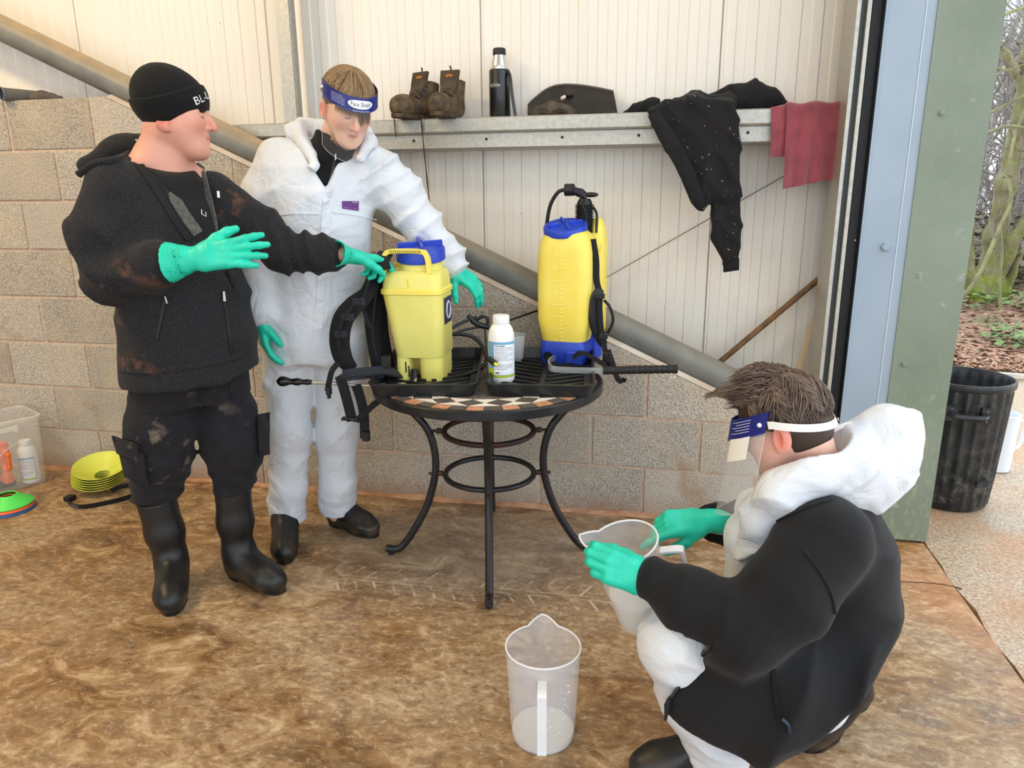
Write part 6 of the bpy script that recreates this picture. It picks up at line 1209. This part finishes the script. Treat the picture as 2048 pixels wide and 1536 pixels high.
for _ in range(700):                           # clipped nape
    u = rh.choice((-1, 1))*rh.uniform(1.75, PI); v0 = rh.uniform(.92, 1.36); P_ = [skull(u, v0+.10*s_, .011+.003*s_) for s_ in np.linspace(0, 1, 4)]; st.append((P_, .0011))
def cap3(q): d = ellip(q, (0, -.014, .038), (.081, .102, .092)); d = smax(d, (q-V3((0, .0, .0)))@unit((0, .55, -1.)), .012); return smin(d, smax(ellip(q, (0, -.03, .0), (.074, .080, .095)), np.maximum(-q[:, 2]-.062, q[:, 1]+.012), .012), .012)
hair(boy3, H3, HM3, .97, hair_mat('brown_hair', S(58, 44, 38), S(96, 78, 68), S(140, 118, 104)), .98, cap3, st)
sh3, P3 = shield(boy3, H3, HM3, .97, .030, .046, .185, .62, .096, .124, 1.6, sdrop=.05, vm=mat('hazy_visor', S(226, 228, 228), .12, alpha=.24, spec=.5))
for i in range(5): obj('print_line', MB().ribbon([P3(a, .046-i*.0058, .0034) for a in np.linspace(-1.25, -.85 if i % 2 else -.72, 8)], .0014, .0004, HM3[:, 2]), ink_w, sh3)
obj('paper_sticker', MB().rings([[P3(a, z, .0040) for a in np.linspace(-1.30, -.72, 10)] for z in (.012, -.036)], close=False), mat('sticker_white', S(238, 234, 226), .7), sh3)
# fleece jacket
bf = mat('black_fleece_jacket', S(9, 9, 11), .9, bump=.45, bscale=300, sheen=.06, col2=S(14, 14, 17), scale=60)
S3 = [w3(1560, 1500, -.02), w3(1610, 1380, -.01), w3(1650, 1260, 0), w3(1670, 1130, 0), w3(1660, 1030, 0), w3(1640, 985, 0)]
ZP1, ZP2 = w3(1426, 1288, -.2), w3(1338, 1402, -.2); ZN = np.cross(ZP2-ZP1, R3); ZN = unit(ZN)*(1 if unit(ZN)@F3 > 0 else -1)
HB1, HB2 = w3(1560, 1508, -.2), w3(1765, 1338, -.2); HBN = np.cross(HB2-HB1, R3); HBN = unit(HBN)*(1 if unit(HBN)[2] < 0 else -1)
HP1, HP2 = w3(1400, 1470, -.22), w3(1560, 1508, -.2); HN = np.cross(HP2-HP1, R3); HN = unit(HN)*(1 if unit(HN)[2] < 0 else -1)
def jk3(p, cuts=True):
    rows = []
    for y, x, rx, ry in ((1512, 1545, .165, .150), (1470, 1560, .185, .205), (1400, 1585, .195, .222), (1310, 1615, .195, .205), (1220, 1645, .195, .172), (1140, 1662, .190, .150), (1070, 1665, .180, .135), (1015, 1650, .150, .115), (985, 1640, .11, .10)):
        q = (w3(x, y)-V3((O3[0], O3[1], 0)))@BM3; rows.append((q[2], q[0], q[1], rx, ry))
    d = loft_sdf(p, V3((O3[0], O3[1], 0)), rows, BM3)
    la = chain(p, [Lsh3+V3((.0, .02, -.01)), Lsh3*.5+Lel3*.5+V3((0, -.01, -.01)), Lel3+V3((0, 0, .0)), Lel3*.5+Lwr3*.5, Lwr3+(Lel3-Lwr3)*.10], [.102, .090, .078, .064, .046], .04)
    la = la-.020*folds(p, unit(Lwr3-Lel3), 12, 1.8, 2, 7)*np.clip(1-np.linalg.norm(p-(Lel3*.6+Lwr3*.4), axis=1)/.25, 0, 1)
    ra = chain(p, [Rsh3, Rel3, Rwr3+(Rel3-Rwr3)*.12], [.085, .066, .048], .04)-.010*folds(p, unit(Rwr3-Rel3), 14, 1.6, 4, 8)
    d = smin(smin(d, la, .035), ra, .05)
    lap = chain(p, [w3(1640, 1370, -.10), w3(1540, 1370, -.13), w3(1440, 1390, -.135), w3(1380, 1400, -.13)], [.16, .145, .115, .095], .05); d = smin(d, lap, .06)
    back = np.clip(((p-V3((O3[0], O3[1], 0)))@F3*-1+.15)/.3, 0, 1)
    d = d-.026*folds(p, unit((.8, -.2, -.35)), 6.5, 2.1, 3, 4.5, 1.2)*np.clip((.55-p[:, 2])/.2, 0, 1)-.007*folds(p, unit((.2, .2, .9)), 8, 2.0, 9, 6)-.003*wob(p, 16, 2)
    if cuts:
        q = (p-V3((O3[0], O3[1], 0)))@BM3; half = np.interp(p[:, 2], (.30, .45, .60, .70), (.05, .075, .085, .075)); g_ = smax(np.maximum(np.abs(q[:, 0]-.01)-half, .06-q[:, 1]), .34-p[:, 2], .01); d = smax(d, -g_, .010); d = smax(d, -chain(p, [nb3+V3((.0, .0, .0)), H3], [.085, .11], .02), .01)
        d = smax(d, smin(plane(p, ZP1, ZN), .40-0*p[:, 2], .01)*1.0 if False else np.where(p[:, 2] < .44, plane(p, ZP1, ZN), -1.), .006); d = smax(d, plane(p, HP1, HN), .01); d = smax(d, plane(p, HB1, HBN), .02)
    return d
v, F = mesh_sdf(jk3, (1.10, -1.72, .02), (1.86, -1.02, .80), .0066); j3 = obj('fleece_jacket', (relax(v, F, 1), F), bf, boy3, True, 180)
zp = on(jk3, spline([(1424, 1290), (1400, 1320), (1370, 1360), (1345, 1395)], 16), .003)
if len(zp) > 4: obj('zip', MB().tube(zp, .0042, 6), mat('zip_black_teeth', S(40, 44, 46), .4, .4), j3)
obj('zip_pull', MB().tube([w3(1338, 1400, -.20), w3(1334, 1416, -.20), w3(1331, 1440, -.20)], [.005, .006, .003], 8), mat('zip_black_teeth', S(40, 44, 46), .4, .4), j3, True)
seam('shoulder_seam', jk3, [(1610, 1100), (1640, 1140), (1662, 1185), (1670, 1225)], .008, .007, bf, j3, 24, .001); seam('collar_seam', jk3, [(1540, 1050), (1580, 1030), (1620, 1012), (1660, 1000)], .010, .008, bf, j3, 20, .001)
seam('pocket_opening', jk3, [(1545, 1340), (1550, 1380), (1556, 1415), (1562, 1450)], .010, .006, mat('pocket_dark', S(8, 8, 9), .9), j3, 16, .001)
q = hit(jk3, 1570, 1448); obj('toggle_loop', MB().tube(spline([q+V3((-.008, -.006, .016)), q+V3((.004, -.010, .006)), q+V3((.008, -.008, -.014))], 10), .004, 8), mat('toggle_navy', S(22, 40, 66), .3), j3, True)
# coverall: legs, front and the hood thrown back over the collar
def legs3(p):
    ll = chain(p, [Lhp3, Lkn3+V3((.01, 0, 0)), Lkn3*.5+Lan3*.5, Lan3+V3((.01, 0, -.01))], [.085, .078, .072, .068], .04); rl_ = chain(p, [Rhp3, Rkn3, Ran3], [.085, .075, .045], .04)
    ll = ll-.010*folds(p, unit((.4, .1, .9)), 13, 2.0, 2, 8); d = smin(ll, rl_-.008*folds(p, (.4, .1, .9), 10, 2., 3, 7), .02)
    d = smin(d, chain(p, [Lhp3, pel3, Rhp3], [.10, .10, .10], .04), .04)
    fr = chain(p, [w3(1500, 1380, .02), w3(1530, 1200, .03), w3(1520, 1080, .04)], [.09, .09, .085], .05)
    d = smin(d, fr-.008*folds(p, (.6, .3, .6), 9, 2, 6, 7), .04); return smax(d, -(p[:, 2]-.045), .006)
v, F = mesh_sdf(legs3, (1.08, -1.62, .03), (1.78, -1.0, .74), .0068); c3 = obj('coverall', (relax(v, F, 1), F), cov, boy3, True, 180)
HB = [w3(1495, 1050, .02), w3(1510, 1000, -.03), w3(1560, 970, -.085), w3(1620, 955, -.09)]
def hood3(p):
    bag = chain(p, [w3(1600, 985, -.02), w3(1660, 955, -.01), w3(1720, 930, .0), w3(1770, 890, .01), w3(1785, 868, .01)], [.055, .078, .082, .064, .046], .06)
    bag = smin(bag, chain(p, [w3(1735, 858, .0), w3(1770, 850, .0), w3(1800, 862, .01)], [.018, .030, .026], .03), .05)
    bag = smin(bag, chain(p, [w3(1690, 920, -.06), w3(1622, 948, -.095), w3(1562, 985, -.10), w3(1520, 1040, -.06), w3(1498, 1100, -.02)], [.058, .044, .040, .034, .03], .04), .03); bag = smin(bag, chain(p, [w3(1650, 930, .09), w3(1570, 985, .11), w3(1505, 1010, .10), w3(1492, 1075, .06), w3(1490, 1110, .04)], [.04, .036, .030, .035, .04], .04), .03)
    d = bag-.018*folds(p, unit((.65, .2, -.75)), 9, 1.6, 6, 7, 2.6)-.006*folds(p, unit((.2, .5, .8)), 14, 1.6, 2, 9)
    d = smax(d, -chain(p, [nb3+V3((0, 0, -.0)), H3], [.058, .085], .02), .008); return smax(d, -ellip(p, H3+V3((.03, .0, .0)), (.11, .10, .13)), .01)
v, F = mesh_sdf(hood3, (1.26, -1.55, .44), (1.86, -1.05, .96), .0055); obj('coverall_hood', (relax(v, F, 1), F), cov, c3, True, 180)
strp = [HM3@V3((.0, 0, 0))]; obj('hood_drawstring', MB().ribbon(spline([w3(1662, 862, -.0), w3(1690, 850, .0), w3(1730, 845, .0)], 10), .010, .002, (0, .3, 1)), els, c3)
def f(p): return smax(chain(p, [nb3+V3((-.03, 0, -.06)), nb3+(H3-nb3)*.5], [.085, .066], .02), -chain(p, [nb3, H3], [.058, .066], .02), .006)
v, F = mesh_sdf(f, nb3-.18, nb3+.18, .006); obj('black_top', (relax(v, F, 1), F), bkj, boy3, True, 180)
welly(boy3, (1.395, -1.42, 0), (-.95, -.30), Lan3+V3((.012, 0, .03)), .92, .055); 
welly(boy3, (1.752, -1.165, 0), (-.80, -.62), (1.585, -1.165, .225), .92, .055, -.42, .085)
# held jug and gloves
ja_ = w3(1290, 1234, .035); jt_ = w3(1245, 1052, .045); ax = unit(jt_-ja_+V3((0, -.05, 0))); JM = frame(z=ax, x=(1, .2, 0))
j2, T2j = jug(ja_, .235, .066, .082, JM, 'clear measuring jug held tilted by the crouching teenager', PI*.85, -.25, .06, tilt_liq=True)
def f(p):
    q = (p-ja_)@JM; r = np.sqrt(q[:, 0]**2+q[:, 1]**2); R_ = np.interp(q[:, 2], (0, .235), (.063, .079)); d = np.maximum(np.maximum(r-R_, .005-q[:, 2]), q[:, 2]-.2); return np.maximum(d, p[:, 2]-(ja_[2]+.075))
v, F = mesh_sdf(f, ja_-.16, ja_+.26, .006); obj('liquid', (relax(v, F, 1), F), liq, j2, True, 60)
yN = unit(w3(1182, 1108, -.10)-Lwr3); glove(boy3, Lwr3+yN*.0+V3((0, 0, -.012)), yN, -unit(FWD)+V3((0, 0, .15)), 1, [(.60, .95, .6), (.65, 1.0, .6), (.7, 1.0, .6), (.75, 1.0, .6)], (.25, .45, .5), .95, .0, .06, cr=.044)
yF = unit(w3(1275, 1052, .12)-Rwr3); glove(boy3, Rwr3+yF*.006, yF, V3((-.1, -.55, .8)), -1, [(.35, .35, .2), (.9, .9, .5), (1.0, 1.0, .6), (1.0, 1.0, .6)], (.45, .6, .4), .95, .05, .085, cr=.044)
# ================================================================ outside the doorway
# dustbin
bx0 = V3((2.472, .455, 0)); bn_ = thing('dustbin', 'tall black ribbed plastic dustbin standing outside the green door jamb', 'bin', bx0); bm_ = mat('bin_black', S(26, 28, 31), .36, col2=S(44, 46, 48), scale=14, bump=.2, bscale=90); t = NT(bm_)
g = t.N.new('ShaderNodeNewGeometry').outputs['Position']; bs = t.b.inputs['Base Color'].links[0].from_socket; pz = t.sep(g)
t.color(t.mix(t.math('MULTIPLY', t.ramp(t.noise(22, 4, g, .7), [(.5, (0, 0, 0)), (.7, (.6,)*3)]), t.ramp(pz[2], [(.0, (1, 1, 1)), (.4, (.25,)*3)])), bs, S(128, 122, 110)))
n = 192; R_ = []
def binring(r, z, amp): return [bx0+V3(((r+amp*max(-.5, math.sin(i*2*PI/n*24)))*math.cos(i*2*PI/n), (r+amp*max(-.5, math.sin(i*2*PI/n*24)))*math.sin(i*2*PI/n), z)) for i in range(n)]
for r, z, a in ((.135, .004, 0), (.155, .004, 0), (.163, .016, .002), (.167, .12, .006), (.169, .15, .0065), (.186, .53, .007), (.188, .545, .0), (.197, .548, 0), (.200, .553, 0), (.200, .572, 0), (.197, .578, 0), (.189, .578, 0), (.186, .560, 0), (.180, .53, .005), (.16, .06, .004), (.15, .03, 0), (.0001, .03, 0)): R_.append(binring(r, z, a))
obj('bin_body', MB().rings(R_), bm_, bn_, True, 50)
ha = math.atan2(CAM[1]-bx0[1], CAM[0]-bx0[0])+.20; c_, s_ = math.cos(ha), math.sin(ha); HP = lambda r, u, z: bx0+V3((r*c_-u*s_, r*s_+u*c_, z))
hb_ = obj('bin_handle', MB().tube([HP(.198, -.065, .455), HP(.226, -.05, .452), HP(.230, 0, .452), HP(.226, .05, .452), HP(.198, .065, .455)], .015, 10, flat=(1, .8)), bm_, bn_, True)
for u in (-.065, .065):
    obj('handle_bracket', MB().prism([HP(.180, u-.02, .425), HP(.180, u+.02, .425), HP(.180, u+.02, .49), HP(.180, u-.02, .49)], HP(.204, 0, 0)-HP(.180, 0, 0)), bm_, hb_)
    for z in (.435, .478): obj('rivet', MB().ell(HP(.205, u, z), (.003,)*3, None, 8, 5), alu, hb_, True)
obj('name_plate', MB().prism([HP(.150, .075, .13), HP(.135, .12, .135), HP(.135, .12, .16), HP(.150, .075, .155)], HP(.176, 0, 0)-HP(.150, 0, 0)), bm_, bn_)
# white jug behind the bin
jo = V3((2.845, .90, 0)); wj = thing('white_jug', 'white plastic jug with handle standing on the yard behind the dustbin', 'jug', jo); wjm = mat('white_jug_plastic', S(226, 230, 236), .35)
obj('jug_body', MB().rings([np.array([jo+V3((r*math.cos(a), r*math.sin(a), z)) for a in np.arange(40)*PI/20]) for r, z in ((.05, 0), (.062, .003), (.064, .02), (.072, .26), (.078, .293), (.075, .296), (.069, .26), (.05, .01))]), wjm, wj, True, 50)
hd_ = unit((.86, .25, 0)); obj('jug_handle', MB().tube(spline([jo+hd_*.066+V3((0, 0, .250)), jo+hd_*.115+V3((0, 0, .250)), jo+hd_*.128+V3((0, 0, .232)), jo+hd_*.112+V3((0, 0, .125)), jo+hd_*.066+V3((0, 0, .10))], 24), .010, 8, flat=(1, .7)), wjm, wj, True)
# verge: leaf litter bank
lm = mat('leaf_litter', S(120, 92, 72), .95); t = NT(lm); g = t.N.new('ShaderNodeNewGeometry').outputs['Position']; a = t.noise(9, 6, g, .75); b = t.noise(2.5, 4, g)
c = t.ramp(a, [(.3, S(88, 62, 52)), (.45, S(142, 108, 92)), (.55, S(160, 130, 104)), (.68, S(186, 160, 130))]); t.color(t.mix(t.ramp(b, [(.5, (0, 0, 0)), (.66, (.7,)*3)]), c, S(104, 116, 70))); t.bump(a, 1, .05)
nx, ny = 60, 70; xs = np.linspace(2.3, 16, nx); ys = np.linspace(3.0, 30, ny); G_ = np.array([[(x, y, -.03+.02*math.sin(x*3.1+y)+.035*max(0, y-3.1)**.9*.6+.04*math.sin(y*1.7+x*.7)) for x in xs] for y in ys]); gb = MB().rings(G_, close=False); go_ = struct('ground_verge', gb, lm, smooth=True); 
def gz(x, y): return -.03+.02*math.sin(x*3.1+y)+.035*max(0, y-3.1)**.9*.6+.04*math.sin(y*1.7+x*.7)
struct('trim_8', MB().box((2.3, 2.86, -.05), (9, 3.0, .02)), mat('kerb_stone', S(176, 164, 146), .9, col2=S(150, 138, 122), scale=10))
rq = random.Random(21); lv = MB()
for _ in range(5200):
    y = 3.05+rq.random()**1.6*8; x = rq.uniform(2.6+.28*(y-3), 4.4+.75*(y-3)); z = gz(x, y)+.006; s_ = rq.uniform(.02, .045); a = rq.uniform(0, 6.28); d1 = V3((math.cos(a), math.sin(a), rq.uniform(-.3, .4)))*s_; d2 = V3((-math.sin(a), math.cos(a), rq.uniform(-.3, .4)))*s_*.6; p_ = V3((x, y, z)); lv.add([p_-d1, p_-d2, p_+d1, p_+d2+V3((0, 0, .01))], [(0, 1, 2, 3)])
lmat = mat('fallen_leaf', S(150, 112, 84), .9); t = NT(lmat); g = t.N.new('ShaderNodeNewGeometry').outputs['Position']; t.color(t.ramp(t.noise(40, 2, g), [(.3, S(112, 74, 60)), (.5, S(158, 118, 96)), (.7, S(192, 166, 134))]))
lo_ = obj('leaf_litter', lv, lmat); tag(lo_, 'brown fallen leaves covering the bank under the trees', 'leaves', kind='stuff')
iv = MB()
for _ in range(2600):
    y = 4.2+rq.random()*4; x = rq.uniform(3.1+.3*(y-3), 4.2+.75*(y-3)); cl = math.sin(x*4.3+1)*math.sin(y*3.1)
    if cl < .15 and not (abs(x-4.55) < .8 and abs(y-6.6) < .7): continue
    z = gz(x, y)+rq.uniform(.02, .14); s_ = rq.uniform(.025, .05); a = rq.uniform(0, 6.28); d1 = V3((math.cos(a), math.sin(a), rq.uniform(-.5, .5)))*s_; d2 = V3((-math.sin(a), math.cos(a), rq.uniform(-.5, .5)))*s_*.8; p_ = V3((x, y, z)); iv.add([p_-d1, p_-d2, p_+d1, p_+d2], [(0, 1, 2, 3)])
tag(obj('ivy_ground', iv, mat('ivy_leaf', S(92, 112, 66), .7, col2=S(128, 146, 92), scale=30)), 'low green ivy and bramble leaves on the bank', 'ivy', kind='stuff')
# trees
bark = mat('mossy_bark', S(110, 102, 82), .95); t = NT(bark); g = t.N.new('ShaderNodeNewGeometry').outputs['Position']; a = t.noise(9, 5, t.map((1, 1, .35), src=g), .7); pz = t.sep(g); ms = t.noise(5, 4, g)
c = t.ramp(a, [(.3, S(84, 76, 60)), (.5, S(122, 112, 90)), (.7, S(150, 142, 116))]); mo = t.math('MULTIPLY', t.ramp(pz[2], [(.15, (1, 1, 1)), (.62, (.55,)*3), (1.0, (.3,)*3)]), t.ramp(ms, [(.36, (0, 0, 0)), (.58, (1, 1, 1))])); t.color(t.mix(mo, c, t.ramp(t.noise(30, 3, g), [(.3, S(92, 108, 30)), (.7, S(140, 152, 54))]))); t.bump(a, 1, .03)
twg = mat('mossy_twig', S(140, 140, 92), .9, col2=S(112, 108, 84), scale=6); twd = mat('grey_twig', S(128, 122, 112), .9, col2=S(98, 90, 84), scale=6)
def P6(x, y, Y): d = FWD+RGT*(x-1024)/FOC-UPV*(y-768)/FOC; return CAM+d*((Y-CAM[1])/d[1])
tree = thing('mossy_tree', 'large mossy tree with forked trunk standing on the bank', 'tree', P6(1975, 620, 6.6))
def f(p):
    d = chain(p, [P6(1962, 640, 6.6), P6(1975, 560, 6.6), P6(1990, 470, 6.6), P6(2012, 370, 6.6), P6(2040, 250, 6.6), P6(2062, 120, 6.6), P6(2075, -60, 6.6)], [.22, .13, .105, .10, .095, .09, .085], .12)
    d = smin(d, chain(p, [P6(1960, 640, 6.5), P6(1940, 560, 6.5), P6(1936, 450, 6.5), P6(1932, 330, 6.5), P6(1925, 200, 6.5)], [.12, .07, .055, .05, .045], .1), .08)
    d = smin(d, chain(p, [P6(1995, 560, 6.5), P6(2030, 480, 6.4), P6(2075, 400, 6.3)], [.07, .055, .05], .06), .06); d = smin(d, chain(p, [P6(2000, 610, 6.6), P6(2045, 500, 6.5), P6(2090, 430, 6.5)], [.06, .045, .04], .05), .05)
    d = smin(d, chain(p, [P6(2042, 170, 6.6), P6(2010, 110, 6.5), P6(1985, 75, 6.4), P6(1960, 30, 6.3)], [.06, .042, .036, .034], .05), .05); return d*.8+.012*wob(p, 7, 2)+.006*wob(p*V3((1, 1, .4)), 26, 3)
v, F = mesh_sdf(f, (3.6, 5.9, -.2), (7.4, 7.1, 4.4), .033); obj('trunk', (relax(v, F, 1), F), bark, tree, True, 180)
for k, (pts, r) in enumerate((([(1920, 600, 5.5), (1952, 560, 5.5), (1985, 490, 5.6), (2002, 448, 5.7), (2022, 405, 5.7), (2018, 340, 5.8), (2030, 270, 5.9), (2060, 200, 6.0)], .022), ([(2000, 620, 5.6), (2000, 560, 5.6), (2004, 500, 5.65), (2000, 455, 5.7)], .018), ([(1955, 272, 5.6), (1985, 262, 5.7), (2020, 252, 5.8), (2060, 258, 5.9)], .02), ([(1950, 240, 5.8), (2000, 215, 5.8), (2060, 185, 5.8)], .014), ([(1970, 60, 5.8), (2010, 30, 5.9), (2060, 10, 6.0)], .02), ([(1980, 130, 6.0), (2015, 140, 6.0), (2050, 128, 6.0)], .012))):
    obj('vine_stem' if k < 2 else 'branch', MB().tube(spline([P6(*q) for q in pts], 22), np.linspace(r, r*.7, 22), 7), twg, tree, True)
rt = random.Random(5); tw_ = MB()
for _ in range(260):
    x = rt.uniform(1930, 2090); y = rt.uniform(-40, 520); Y = rt.uniform(5.6, 9.5); a = rt.uniform(0, 6.28); L_ = rt.uniform(25, 90); p0 = P6(x, y, Y); pts = [p0]
    for q in range(3): a += rt.uniform(-.6, .6); x += math.cos(a)*L_/3; y -= abs(math.sin(a))*L_/3*.8; pts.append(P6(x, y, Y+rt.uniform(-.2, .2)))
    tw_.tube(spline(pts, 8), np.linspace(.008, .0025, 8), 4, cap=False)
tag(obj('twigs', tw_, twd, tree), kind='stuff')
# thicket further back
for k, (x0, x1, Y, hz, lab) in enumerate(((1890, 2120, 11, 4.6, 'grey leafless thicket nearer behind the mossy tree'), (1890, 2140, 16, 7.5, 'pale grey leafless trees farther behind the thicket'))):
    th_ = MB()
    for _ in range(420 if k == 0 else 380):
        x = rt.uniform(x0, x1); y = rt.uniform(470, 640) if rt.random() < .35 else rt.uniform(100, 560); a = PI/2+rt.uniform(-.9, .9); p0 = P6(x, y, Y+rt.uniform(-1, 1)); pts = [p0]; L_ = rt.uniform(.5, 1.6)*(1 if k == 0 else 1.6)
        for q in range(4): a += rt.uniform(-.5, .5); p0 = p0+V3((math.cos(a)*L_/4, rt.uniform(-.1, .1), abs(math.sin(a))*L_/4)); pts.append(p0)
        th_.tube(spline(pts, 9), np.linspace(.020 if k == 0 else .028, .005, 9), 4, cap=False)
    for _ in range(9):
        x = rt.uniform(x0, x1); p0 = P6(x, 620, Y+rt.uniform(-.8, .8)); p0[2] = gz(p0[0], p0[1])-.05; th_.tube(spline([p0, p0+V3((rt.uniform(-.2, .2), 0, hz*.35)), p0+V3((rt.uniform(-.5, .5), 0, hz*.7)), p0+V3((rt.uniform(-.8, .8), 0, hz))], 14), np.linspace(.07, .03, 14), 6, cap=False)
    tag(obj('thicket', th_, mat('thicket_twig_%d' % k, S(132, 126, 118) if k == 0 else S(176, 176, 176), .95)), lab, 'thicket', 'bare thicket behind the yard', 'stuff')
sh_ = MB()
for _ in range(1500):
    x = rt.uniform(1900, 2100); Y = rt.uniform(8, 12); p0 = P6(x, 600, Y); p0[2] = gz(p0[0], p0[1])+rt.random()**2*.9; s_ = rt.uniform(.04, .09); a = rt.uniform(0, 6.28); d1 = V3((math.cos(a), math.sin(a), rt.uniform(-.6, .6)))*s_; d2 = V3((-math.sin(a), math.cos(a), rt.uniform(-.6, .6)))*s_*.7; sh_.add([p0-d1, p0-d2, p0+d1, p0+d2], [(0, 1, 2, 3)])
tag(obj('undergrowth', sh_, mat('undergrowth_leaf', S(84, 84, 62), .9, col2=S(120, 104, 82), scale=8)), 'dull undergrowth at the foot of the thicket', 'undergrowth', kind='stuff')
